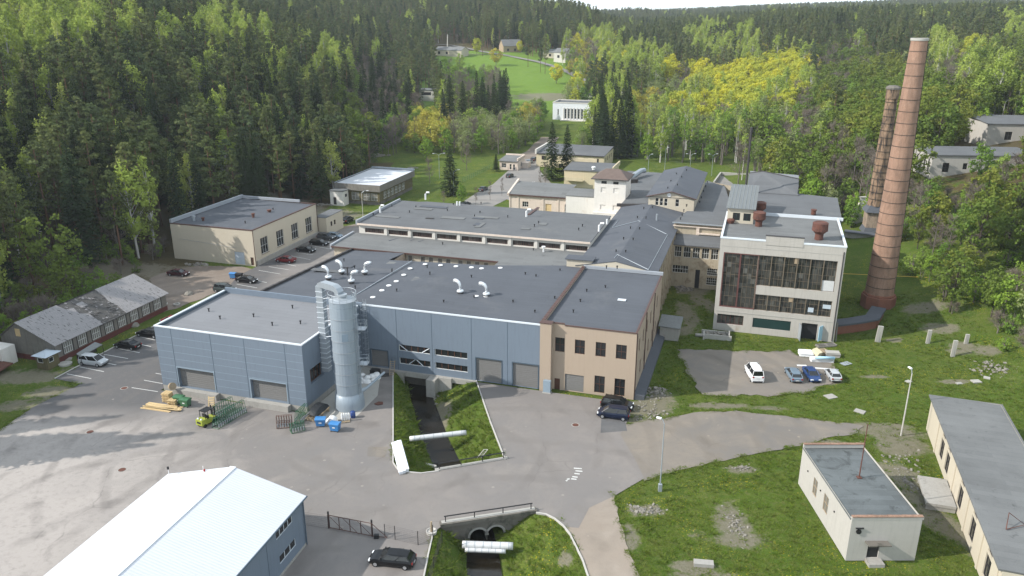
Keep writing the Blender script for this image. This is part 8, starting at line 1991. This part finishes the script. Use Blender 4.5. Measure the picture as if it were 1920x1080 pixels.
# where each kind grows, surveyed as ellipses seen from the drone (crown position): (u, v, ru, rv, [(kind, weight)])
ZONES = [
 (20, 60, 45, 22, [('birch', 1)]), (95, 52, 45, 32, [('birch', 1)]), (160, 62, 32, 36, [('birch', 1)]), (210, 68, 42, 34, [('birch', .9), ('pine', .1)]), (30, 105, 45, 26, [('birch', 1)]), (110, 100, 40, 24, [('birch', .8), ('spruce', .2)]), (268, 72, 10, 14, [('birch', 1)]),
 (415, 72, 34, 40, [('birch', .85), ('pine', .15)]), (470, 88, 26, 26, [('birch', .7), ('pine', .3)]), (315, 98, 16, 22, [('birch', 1)]), (485, 80, 22, 18, [('birch', .8), ('pine', .2)]), (615, 118, 26, 34, [('birch', 1)]), (590, 150, 20, 18, [('birch', .6), ('green', .4)]),
 (20, 140, 24, 12, [('birch', .8), ('pine', .2)]), (300, 180, 30, 26, [('birch', .5), ('pine', .5)]), (385, 155, 24, 18, [('birch', .7), ('pine', .3)]), (417, 270, 9, 50, [('birch', 1)]), (90, 280, 14, 16, [('birch', 1)]), (520, 170, 22, 24, [('birch', .5), ('spruce', .5)]),
 (730, 38, 40, 12, [('bare', .4), ('pine', .6)]), (690, 145, 55, 40, [('bare', .6), ('spruce', .2), ('green', .2)]), (720, 190, 60, 40, [('bare', .6), ('green', .25), ('spruce', .15)]), (650, 215, 40, 35, [('bare', .4), ('oak', .3), ('spruce', .3)]), (690, 240, 50, 30, [('green', .5), ('bare', .3), ('oak', .2)]),
 (785, 215, 45, 34, [('amber', .75), ('green', .25)]), (745, 235, 22, 16, [('maple', .8), ('green', .2)]), (770, 255, 60, 26, [('green', .8), ('amber', .2)]), (890, 260, 22, 14, [('amber', .9), ('willow', .1)]), (870, 235, 70, 32, [('willow', .75), ('bare', .15), ('green', .1)]), (960, 235, 60, 34, [('willow', .5), ('green', .5)]),
 (1005, 235, 35, 34, [('green', .85), ('maple', .15)]), (870, 150, 50, 40, [('green', .4), ('bare', .6)]), (925, 150, 50, 32, [('bare', .85), ('willow', .15)]), (920, 185, 24, 30, [('spruce', .9), ('willow', .1)]), (965, 175, 20, 26, [('bare', .9), ('amber', .1)]), (985, 185, 20, 16, [('amber', 1)]),
 (1140, 225, 40, 60, [('spruce', .5), ('birch', .5)]), (1070, 140, 22, 26, [('maple', .35), ('willow', .35), ('birch', .3)]), (1090, 110, 35, 36, [('amber', .3), ('bare', .35), ('green', .35)]), (1115, 80, 40, 22, [('maple', .2), ('bare', .4), ('birch', .4)]), (1155, 112, 34, 30, [('maple', .25), ('birch', .75)]), (1210, 120, 36, 26, [('birch', .7), ('pine', .3)]),
 (1253, 118, 20, 14, [('maple', 1)]), (1250, 145, 50, 24, [('willow', .7), ('bare', .3)]), (1195, 185, 50, 26, [('amber', .7), ('willow', .3)]), (1310, 140, 22, 30, [('maple', .8), ('bare', .2)]), (1325, 75, 34, 26, [('birch', .8), ('pine', .2)]), (1365, 85, 24, 20, [('birch', .7), ('pine', .3)]), (1400, 82, 20, 24, [('birch', .9), ('pine', .1)]), (1360, 108, 24, 14, [('amber', .7), ('pine', .3)]),
 (1425, 136, 62, 26, [('maple', 1)]), (1425, 140, 84, 38, [('maple', .88), ('birch', .12)]), (1370, 158, 44, 30, [('maple', .95), ('birch', .05)]), (1440, 170, 60, 30, [('maple', .8), ('bare', .2)]), (1330, 185, 80, 36, [('willow', .35), ('maple', .35), ('birch', .15), ('bare', .15)]), (1480, 130, 28, 20, [('maple', 1)]), (1470, 175, 34, 30, [('bare', .6), ('oak', .4)]),
 (1250, 240, 110, 60, [('alder', .8), ('birch', .1), ('green', .1)]), (1370, 250, 90, 60, [('alder', .75), ('bare', .15), ('oak', .1)]), (1490, 90, 34, 20, [('birch', .4), ('pine', .6)]), (1530, 120, 40, 30, [('bare', .5), ('oak', .3), ('pine', .2)]),
 (1590, 110, 60, 30, [('green', .4), ('bare', .3), ('oak', .3)]), (1560, 160, 60, 40, [('green', .5), ('oak', .3), ('bare', .2)]), (1640, 190, 70, 60, [('oak', .9), ('green', .1)]), (1500, 230, 60, 70, [('bare', .55), ('alder', .25), ('oak', .2)]), (1760, 95, 22, 26, [('birch', 1)]), (1780, 130, 34, 30, [('willow', .6), ('bare', .4)]), (1825, 90, 24, 18, [('maple', 1)]), (1755, 200, 60, 50, [('oak', .65), ('green', .35)]), (1850, 150, 60, 40, [('oak', .4), ('green', .4), ('birch', .2)]), (1900, 60, 24, 20, [('birch', .8), ('pine', .2)]), (1830, 210, 50, 30, [('green', .6), ('oak', .4)]),
 (1600, 280, 60, 40, [('oak', .4), ('bare', .4), ('green', .2)]), (1890, 330, 50, 50, [('oak', .5), ('green', .45), ('amber', .05)]),
]
ZONES = [(a, b_, c_ * 1.3, d_ * 1.25, e) if a < 520 and b_ < 130 and e[0][0] == 'birch' else (a, b_, c_, d_, e) for a, b_, c_, d_, e in ZONES]
def kind_at(u, v, x, y, rnd):
    for (cu, cv, ru, rv, ks) in ZONES:
        if ((u - cu) / ru) ** 2 + ((v - cv) / rv) ** 2 < .75 + rnd.random() ** 2 * 1.3: break
    else:
        if x < -20 and y < 480: ks = [('pine', .52), ('spruce', .33), ('birch', .09), ('bare', .06)] if v > 200 else [('pine', .72), ('spruce', .11), ('birch', .15), ('bare', .02)]
        elif y > 480: ks = [('pine', .83), ('spruce', .11), ('birch', .05), ('bare', .01)]
        elif x > 60 and y < 235: ks = [('green', .42), ('oak', .2), ('bare', .14), ('shrub', .2), ('willow', .04)]
        elif x > 60: ks = [('oak', .25), ('green', .3), ('bare', .2), ('alder', .15), ('pine', .1)]
        else: ks = [('green', .4), ('willow', .4), ('bare', .2)]
    r = rnd.random() * sum(w for _, w in ks)
    for k, w in ks:
        r -= w
        if r <= 0: return k
    return ks[-1][0]
NOBUILD = []   # keep-clear rectangles in factory axes (p0, p1, q0, q1)
def clear_pq(p, q):
    return any(a < p < b and c < q < d for a, b, c, d in NOBUILD)
NOBUILD += [(-134, -100, 140, 182), (-122, -60, 200, 240), (-122, -100, 84, 122), (-130, 40, 60, 205), (-108, -76, 265, 300), (-100, -40, 240, 304)]
def in_poly(x, y, poly):
    c = False
    for (x0, y0), (x1, y1) in zip(poly, poly[1:] + poly[:1]):
        if (y0 > y) != (y1 > y) and x < (x1 - x0) * (y - y0) / (y1 - y0) + x0: c = not c
    return c
MEADOW = [GT(*p)[:2] for p in [(860, 104), (900, 92), (960, 108), (1010, 119), (1060, 137), (1090, 152), (1060, 178), (1040, 188), (990, 186), (950, 180), (945, 140), (900, 130), (880, 120)]]
VILLAGE = [GT(*p)[:2] for p in [(808, 84), (850, 80), (905, 92), (960, 98), (1010, 108), (1055, 122), (1060, 137), (1000, 120), (940, 108), (860, 106), (815, 108)]]
GARDEN = [G(*p) for p in [(700, 300), (760, 288), (820, 290), (905, 305), (940, 300), (985, 285), (1042, 228), (1062, 232), (1015, 318), (1010, 400), (690, 392), (648, 374), (690, 318)]]
def allowed(x, y):
    p, q = FAB.l(x, y)
    if clear_pq(p, q) and not (p > 30): return False
    z = base_z(x, y)
    if y < 265:
        if x < -73 and 84 < y < 112: return x < -76 - max(0, y - 104) * 1.2
        if x < -60 and y < 182 and p < -121.5 and not (p > -131 and q > 121): return True
        if x < -45 and 190 < y < 265 and p < -122: return True
        if x < 0: return z > .35 and not (x > -84 and 150 < y < 182)
        lim = 80 + max(0, 118 - y) * .5 if y < 150 else (81 if y < 175 else 74)
        if x < lim: return False
        if 104 < x < 137 and 200 < y < 222: return False
        if 130 < x < 172 and 221 < y < 246: return False
        return True
    if in_poly(x, y, MEADOW) or in_poly(x, y, VILLAGE) or in_poly(x, y, GARDEN): return False
    if y < 292 and -10 < x < 95: return False
    if 30 < x < 72 and 200 < y < 300: return False
    if 16 < x < 50 and 408 < y < 442: return False
    if 10 < x < 42 and 290 < y < 410 and x < 22 + (y - 290) * .12 and x > 3 + (y - 290) * .14: return False
    return True
KEEP = [(958, 112, 1058, 150), (950, 140, 1064, 180), (1036, 186, 1112, 226), (818, 90, 860, 106), (862, 98, 1012, 116), (944, 84, 975, 100), (1036, 96, 1064, 118), (1738, 282, 1830, 325), (1852, 205, 1925, 262), (784, 168, 814, 192), (985, 245, 1040, 300), (745, 284, 905, 330), (48, 400, 140, 560)]
def hides(u, vt, vb):
    """trees were cleared from the sight lines to the meadow, lane and houses"""
    for a, b_, c_, d_ in KEEP:
        if a < u < c_ and vt < d_ and vb > b_ + .5 * (d_ - b_): return True
    return False
PL = []   # (kind, x, y, z, h, proto index, rot, tag)
rnd = random.Random(99)
bands_y = [(45, 300, 5.2), (300, 480, 6.0), (480, 760, 7.2), (760, 1250, 9.6), (1250, 2300, 15)]
for ya, yb, st in bands_y:
    y = ya
    while y < yb:
        half = .66 * (y + 8) + 20 if y > 170 else .66 * y + 75
        x = -half
        while x < half:
            px_, py_ = x + rnd.uniform(-.45, .45) * st, y + rnd.uniform(-.45, .45) * st
            x += st
            if not allowed(px_, py_): continue
            z = terrain(px_, py_)
            u, v, d = project(px_, py_, z + 12)
            if d < 20 or u > 2400 or (u < -420 and y > 175): continue
            kd = kind_at(u, v, px_, py_, rnd)
            if px_ > 60 and py_ < 150 and px_ < 104 and rnd.random() < .45: continue
            if u < -20 and y < 128: kd = 'spruce' if rnd.random() < .75 else 'pine'
            lo, hi = SPEC[kd]['h']; h = lo + (hi - lo) * rnd.random() ** .8
            if kd in ('green', 'oak', 'amber', 'bare') and px_ > 60 and py_ < 200: h *= .62 if px_ < 92 else .8
            if py_ > 420 and kd in ('pine', 'spruce'): h *= .92
            if u < -60 and y < 82 and px_ > -135: continue
            if u < 20 and py_ < 128: h *= 1.2
            if hides(u, project(px_, py_, z + h)[1], project(px_, py_, z)[1]): continue
            PL.append((kd, px_, py_, z, h, rnd.randrange(99), rnd.uniform(0, 6.28), None))
        y += st
# understorey on the right slope and along edges
for i in range(520):
    y = rnd.uniform(95, 235); x = rnd.uniform(70, 150)
    if not allowed(x, y): continue
    u, v, d = project(x, y, terrain(x, y) + 2)
    if u > 2000 or hides(u, project(x, y, terrain(x, y) + 4)[1], project(x, y, terrain(x, y))[1]): continue
    kd = 'shrub'; PL.append((kd, x, y, terrain(x, y), rnd.uniform(2, 5), rnd.randrange(99), rnd.uniform(0, 6.28), None))
for i in range(150):
    x, y = FAB.w(rnd.uniform(-142, -120.5), rnd.uniform(88, 150)); p, q = FAB.l(x, y); z = terrain(x, y)
    if q > 141 and p > -130 or q > 123 and p > -127: continue
    if project(x, y, z)[0] > -40: PL.append(('shrub' if rnd.random() < .7 else 'green', x, y, z, rnd.uniform(2, 5), rnd.randrange(99), rnd.uniform(0, 6.28), None))
def plant(kd, u, v, vtop, label, group=None, wide=1.0, pi=0, u_off=0):
    x, y, z = GT(u, v)
    lo, hi = 0, 60
    for _ in range(30):
        md = (lo + hi) / 2
        if project(x, y, z + md)[1] > vtop: lo = md
        else: hi = md
    PL.append((kd, x, y, z, lo, pi, (u * 7) % 6, (label, group, wide)))
plant('oak', 104, 566, 390, 'big yellow-green maple standing before the dark forest behind the timber hut', None, .95, 0)
plant('oak', 128, 580, 478, 'smaller green-yellow tree at the foot of the big maple behind the hut', None, 1.0, 1)
plant('spruce', 845, 366, 276, 'dense dark garden spruce beside the entrance street', None, 1.55, 1)
plant('spruce', 1034, 338, 226, 'left of two dark spruces in front of the yellow building', 'pair of spruces by the yellow building', 1.15, 1)
plant('spruce', 1062, 336, 232, 'right of two dark spruces in front of the yellow building', 'pair of spruces by the yellow building', 1.15, 1)
plant('spruce', 930, 322, 288, 'small dark round thuja at the left corner of the gatehouse', None, 1.9, 2)
plant('green', 866, 384, 342, 'young yellow-green street tree behind the clerestory roof', None, .8, 0)
sg = 'thin bare street trees'
for u, v, vt, lb in [(892, 386, 346, 'thin bare street tree nearest the clerestory roof'), (919, 376, 335, 'thin bare street tree beside the grey moving car'), (941, 368, 330, 'thin budding street tree on the lawn edge before the brick annex'), (1022, 352, 300, 'bushy bare tree in front of the yellow building wall'), (1012, 356, 315, 'bare tree leftmost before the yellow building')]:
    plant('bare', u, v, vt, lb, sg, .7, 1)
plant('bare', 832, 384, 355, 'reddish bare bush beside the street kerb near the spruce', None, 1.2, 2)
plant('bare', 806, 345, 290, 'pale bare garden tree left of the twin-headed lamp', None, .9, 0); plant('bare', 875, 320, 262, 'bare grey tree on the meadow edge behind the garden fence', None, 1.0, 0)
plant('green', 800, 300, 255, 'leafy tree at the garden edge above the fenced lawn', None, 1.1, 0)
mg = 'trees standing free on the village meadow'
for kd, u, v, vt, lb, w_ in [('birch', 925, 92, 50, 'tall pale green birch at the top of the village meadow', .8), ('maple', 894, 102, 70, 'yellow tree above the village meadow, left of the pine', 1.0), ('amber', 930, 124, 88, 'amber tree alone on the upper meadow', 1.15), ('pine', 905, 106, 52, 'tall pine left of the meadow birch', .7), ('pine', 990, 126, 62, 'dark pine at the middle of the meadow lane', .8), ('pine', 1013, 136, 75, 'tall bare-stemmed pine, left of a pair on the meadow', .6), ('pine', 1022, 139, 62, 'taller bare-stemmed pine, right of a pair on the meadow', .6),
                             ('maple', 1043, 157, 118, 'round yellow maple at the lower right of the meadow', 1.1), ('birch', 1055, 122, 74, 'slender pale birch before the white gable house', .7), ('maple', 1082, 180, 146, 'yellow tree beside the lane end below the meadow', 1.0), ('bare', 1112, 126, 68, 'big dark leafless oak right of the village', 1.5), ('bare', 857, 96, 60, 'thin grey tree at the upper left end of the meadow', .7), ('maple', 975, 100, 75, 'yellow tree beside the dark village house', .9),
                             ('amber', 1020, 96, 66, 'amber tree behind the meadow pines', 1.2), ('pine', 978, 76, 42, 'dark pine behind the village houses', 1.0)]:
    plant(kd, u, v, vt, lb, mg, w_)
bpy.data.objects  # trees: nearest of each kind singly, the distant rest as one forest per kind
ZN = lambda x, y: 'left hillside' if x < -20 and y < 480 else ('right slope' if x > 55 and y < 270 else ('valley behind the factory' if y < 480 else 'far ridge'))
def joined(pair, name):
    a, b_ = pair; me = bpy.data.meshes.new(name); n = len(a.vertices); v = [tuple(q.co) for q in a.vertices] + [tuple(q.co) for q in b_.vertices]
    f = [tuple(p.vertices) for p in a.polygons] + [tuple(i + n for i in p.vertices) for p in b_.polygons]; me.from_pydata(v, [], f); me.materials.append(a.materials[0]); me.materials.append(b_.materials[0])
    na = len(a.polygons); me.polygons.foreach_set('material_index', [0] * na + [1] * len(b_.polygons)); me.update(); return me
def scatter(name, me, protos, label, cat):
    o = bpy.data.objects.new(name, me); COL.objects.link(o); tag(o, label, cat, None, 'stuff')
    ng = bpy.data.node_groups.new(name, 'GeometryNodeTree'); ng.interface.new_socket('Geometry', in_out='INPUT', socket_type='NodeSocketGeometry'); ng.interface.new_socket('Geometry', in_out='OUTPUT', socket_type='NodeSocketGeometry')
    gi, go = ng.nodes.new('NodeGroupInput'), ng.nodes.new('NodeGroupOutput'); jn = ng.nodes.new('GeometryNodeJoinGeometry')
    for m_ in protos:
        po = bpy.data.objects.new('seedling', m_); oi = ng.nodes.new('GeometryNodeObjectInfo'); oi.inputs['Object'].default_value = po; oi.inputs['As Instance'].default_value = True; ng.links.new(oi.outputs['Geometry'], jn.inputs[0])
    ip = ng.nodes.new('GeometryNodeInstanceOnPoints'); ip.inputs['Pick Instance'].default_value = True
    def na(n, ty): q = ng.nodes.new('GeometryNodeInputNamedAttribute'); q.data_type = ty; q.inputs['Name'].default_value = n; return q.outputs['Attribute']
    cx_ = ng.nodes.new('ShaderNodeCombineXYZ'); ng.links.new(na('rot', 'FLOAT'), cx_.inputs['Z'])
    ng.links.new(gi.outputs[0], ip.inputs['Points']); ng.links.new(jn.outputs[0], ip.inputs['Instance']); ng.links.new(na('pick', 'INT'), ip.inputs['Instance Index']); ng.links.new(cx_.outputs[0], ip.inputs['Rotation']); ng.links.new(na('size', 'FLOAT'), ip.inputs['Scale'])
    ng.links.new(ip.outputs[0], go.inputs[0]); o.modifiers.new('scatter', 'NODES').node_group = ng
LIMIT = 300
bykind = {}
for t in PL: bykind.setdefault(t[0], []).append(t)
PLACE = {'left hillside': 'in the forest on the left hillside', 'right slope': 'on the overgrown right slope by the chimneys', 'valley behind the factory': 'in the valley behind the factory', 'far ridge': 'in the woods of the far ridge'}
for kd, lst in bykind.items():
    sp = SPEC[kd]
    def rank(t):
        u, v, d = project(t[1], t[2], t[3] + t[4] * .6)
        return (0 if t[7] else 1, 0 if -30 < u < 1950 and v < 1110 else 1, d / max(1, t[4]))
    lst.sort(key=rank)
    jm = [joined(p[0], sp['name']) for p in sp['protos']]
    for i, t in enumerate(lst[:LIMIT]):
        _, x, y, z, h, pi, rot, tg = t; pi %= len(sp['protos']); (tm, cm), ph = sp['protos'][pi]; s = h / ph; w = s * (tg[2] if tg else random.uniform(.88, 1.15))
        small = i > 170 and not tg
        o = bpy.data.objects.new(sp['name'], jm[pi] if small else None); COL.objects.link(o)
        o.location = (x, y, z); o.rotation_euler = (0, 0, rot); o.scale = (w, w, s)
        if not small:
            for me, nm in ((tm, 'trunk'), (cm, 'crown')):
                c = bpy.data.objects.new(nm if kd != 'shrub' else ('stems' if nm == 'trunk' else 'foliage'), me); COL.objects.link(c); c.parent = o
        zn = ZN(x, y)
        o['label'] = tg[0] if tg else sp['adj'] + ' ' + PLACE[zn]; o['category'] = sp['cat']
        g = (tg[1] if tg else sp['name'].replace('_', ' ') + 's ' + PLACE[zn])
        if g: o['group'] = g
    rest = lst[LIMIT:]
    if not rest: continue
    me = bpy.data.meshes.new('far_' + sp['name'] + 's'); me.from_pydata([(t[1], t[2], t[3]) for t in rest], [], [])
    a = me.attributes.new('rot', 'FLOAT', 'POINT'); a.data.foreach_set('value', [t[6] for t in rest])
    a = me.attributes.new('size', 'FLOAT', 'POINT'); a.data.foreach_set('value', [t[4] / sp['protos'][t[5] % len(jm)][1] for t in rest])
    a = me.attributes.new('pick', 'INT', 'POINT'); a.data.foreach_set('value', [t[5] % len(jm) for t in rest])
    scatter('far_' + sp['name'] + 's', me, jm, sp['adj'] + 's massed in the distant woods', 'woods')
print('TREES', {k: len(v) for k, v in bykind.items()})

# tufts of grass and weeds on the near lawns and banks
def tuft(seed, n, h, r, mat):
    L = LB(seed); R_ = L.r
    for i in range(n):
        a = R_.uniform(0, 6.28); d = Vector((math.cos(a), math.sin(a), 0)); b_ = d * r * R_.random() * .5; w = Vector((-d.y, d.x, 0)) * R_.uniform(.03, .07) * (h / .3) ** .5; L.tri(b_ - w, b_ + w, b_ + d * r * R_.uniform(.3, 1) + Vector((0, 0, h * R_.uniform(.5, 1))))
    return L.mesh('tuft', mat)
foliage('grass blades', [(.11, .18, .022), (.145, .205, .034), (.185, .21, .055), (.10, .165, .02)], .45, .3, .2)
rnd = random.Random(4); YP = YARD; tp = []
ROADS = [YARD] + [[tuple(v.co.xy) for v in bpy.data.objects[n].data.vertices] for n in ('side_road', 'dirt_track', 'gravel_pad')]
def ongrass(x, y):
    if any(in_poly(x, y, r) for r in ROADS): return False
    p, q = FAB.l(x, y)
    if (24.5 < p < 34 and 59 < q < 110.5) or (34 < x < 43 and 67.5 < y < 84.5) or (-29 < p < -12.5 and 105 < q < 135) or (-6 < p < 16 and 137 < q < 182): return False
    return dirt_at(x, y) < .5 or rnd.random() < .15
while len(tp) < 24000:
    x, y = rnd.uniform(-24, 82), rnd.uniform(58, 150) if rnd.random() < .8 else rnd.uniform(58, 100)
    u, v, d = project(x, y, 0)
    if not (-20 < u < 1940 and v < 1110) or not ongrass(x, y): continue
    if noise.noise((x * .13, y * .13, 5)) + rnd.uniform(-.5, .5) < -.3: continue
    z = terrain(x, y)
    if z < WATER_Z + .15: continue
    tp.append((x, y, z - .03, rnd.uniform(0, 6.28), rnd.uniform(.6, 1.3) * (rnd.uniform(1.2, 2.2) if z < -.3 and rnd.random() < .3 else 1), rnd.randrange(3)))
for ring in ROADS:
    for a, b_ in zip(ring, ring[1:] + ring[:1]):
        L = math.hypot(b_[0] - a[0], b_[1] - a[1])
        if L > 40 or L < .05: continue
        ex, ey = (b_[1] - a[1]) / L, (a[0] - b_[0]) / L; mx_, my_ = (a[0] + b_[0]) / 2, (a[1] + b_[1]) / 2
        if all(any(in_poly(mx_ + s_ * ex, my_ + s_ * ey, r) for r in ROADS) for s_ in (-.7, .7)): continue
        for i in range(int(L * 9)):
            f = rnd.random(); x, y = a[0] + (b_[0] - a[0]) * f + rnd.gauss(0, .22), a[1] + (b_[1] - a[1]) * f + rnd.gauss(0, .22); p, q = FAB.l(x, y); z = terrain(x, y)
            if (-84 < p < -14 and 87 < q < 140) or z < -.3 or y < 58 or noise.noise((x * .3, y * .3, 1)) < -.05 or (-108 < p < -100 and q > 135) or ring is ROADS[0] and (x < -12 and y < 60 or p > -36 and p < -8 and 72 < q < 100): continue
            tp.append((x, y, max(z, 0) - .02, rnd.uniform(0, 6.28), rnd.uniform(.5, 1.1), rnd.randrange(3)))
me = bpy.data.meshes.new('grass'); me.from_pydata([t[:3] for t in tp], [], [])
for nm, ty, i in (('rot', 'FLOAT', 3), ('size', 'FLOAT', 4), ('pick', 'INT', 5)): me.attributes.new(nm, ty, 'POINT').data.foreach_set('value', [t[i] for t in tp])
scatter('grass', me, [tuft(1, 16, .13, .42, 'grass blades'), tuft(2, 14, .10, .5, 'grass blades'), tuft(3, 20, .2, .36, 'grass blades')], 'ankle-high green grass on the lawns and stream banks', 'grass')
# ------------------------------------------------------------------ light
world = bpy.data.worlds.new('World'); scene.world = world; world.use_nodes = True
wn = world.node_tree; bg = wn.nodes['Background']
sky = wn.nodes.new('ShaderNodeTexSky'); sky.sky_type = 'NISHITA'; sky.sun_disc = False
SUN_AZ, SUN_EL = 258.0, 35.5     # azimuth clockwise from +Y (the view direction)
sky.sun_elevation = R(SUN_EL); sky.sun_rotation = R(SUN_AZ); sky.altitude = 150; sky.air_density = 1.1; sky.dust_density = .6; sky.ozone_density = 1.0
tc = wn.nodes.new('ShaderNodeTexCoord')
nz = wn.nodes.new('ShaderNodeTexNoise'); nz.inputs['Scale'].default_value = 3.2; nz.inputs['Detail'].default_value = 6; nz.inputs['Roughness'].default_value = .6
mp = wn.nodes.new('ShaderNodeMapping'); mp.inputs['Scale'].default_value = (1, 1, 4.5); wn.links.new(tc.outputs['Generated'], mp.inputs['Vector']); wn.links.new(mp.outputs['Vector'], nz.inputs['Vector'])
rp = wn.nodes.new('ShaderNodeValToRGB'); rp.color_ramp.elements[0].position = .36; rp.color_ramp.elements[1].position = .58; wn.links.new(nz.outputs['Fac'], rp.inputs['Fac'])
mx = wn.nodes.new('ShaderNodeMix'); mx.data_type = 'RGBA'; mx.inputs[7].default_value = (11.5, 12.8, 13.6, 1)
ml = wn.nodes.new('ShaderNodeMath'); ml.operation = 'MULTIPLY'; ml.inputs[1].default_value = .9; wn.links.new(rp.outputs['Color'], ml.inputs[0]); sz = wn.nodes.new('ShaderNodeSeparateXYZ'); wn.links.new(tc.outputs['Generated'], sz.inputs[0])
hr = wn.nodes.new('ShaderNodeMath'); hr.operation = 'MULTIPLY_ADD'; hr.inputs[1].default_value = -2.2; hr.inputs[2].default_value = .85; hr.use_clamp = True; wn.links.new(sz.outputs['Z'], hr.inputs[0])
mxx = wn.nodes.new('ShaderNodeMath'); mxx.operation = 'MAXIMUM'; wn.links.new(ml.outputs[0], mxx.inputs[0]); wn.links.new(hr.outputs[0], mxx.inputs[1]); wn.links.new(mxx.outputs[0], mx.inputs[0])
wn.links.new(sky.outputs['Color'], mx.inputs[6]); wn.links.new(mx.outputs[2], bg.inputs['Color'])
bg.inputs['Strength'].default_value = .10
sl = bpy.data.lights.new('sun', 'SUN'); sl.energy = 4.2; sl.angle = R(.53); sl.color = (1.0, .955, .88)
so = bpy.data.objects.new('sun', sl); COL.objects.link(so)
az = R(SUN_AZ); el = R(SUN_EL)
d = Vector((math.sin(az) * math.cos(el), math.cos(az) * math.cos(el), math.sin(el)))
so.rotation_euler = d.to_track_quat('Z', 'Y').to_euler(); so.location = (-60, 60, 90)
scene.view_settings.view_transform = 'Standard'; scene.view_settings.look = 'None'; scene.view_settings.gamma = 1; scene.view_settings.exposure = .44
scene.render.engine = 'CYCLES'; cy_ = scene.cycles
cy_.max_bounces = 5; cy_.diffuse_bounces = 2; cy_.glossy_bounces = 2; cy_.transmission_bounces = 3; cy_.volume_bounces = 0; cy_.transparent_max_bounces = 4
cy_.use_adaptive_sampling = True; cy_.use_denoising = True
# thin valley air
HAZE = True
if HAZE:
    hm = MB(); hm.box(-1660, 1660, -10, 2360, -6, 130); ho = hm.obj('haze', []); ho['kind'] = 'stuff'; ho['label'] = 'thin pale haze lying in the valley air'
    m = bpy.data.materials.new('valley haze'); m.use_nodes = True; nt = m.node_tree
    for n in list(nt.nodes):
        if n.type == 'BSDF_PRINCIPLED': nt.nodes.remove(n)
    pv = nt.nodes.new('ShaderNodeVolumePrincipled'); pv.inputs['Color'].default_value = (.82, .88, .95, 1); pv.inputs['Density'].default_value = .00012; pv.inputs['Anisotropy'].default_value = .2
    nt.links.new(pv.outputs[0], nt.nodes['Material Output'].inputs['Volume']); ho.data.materials.append(m)
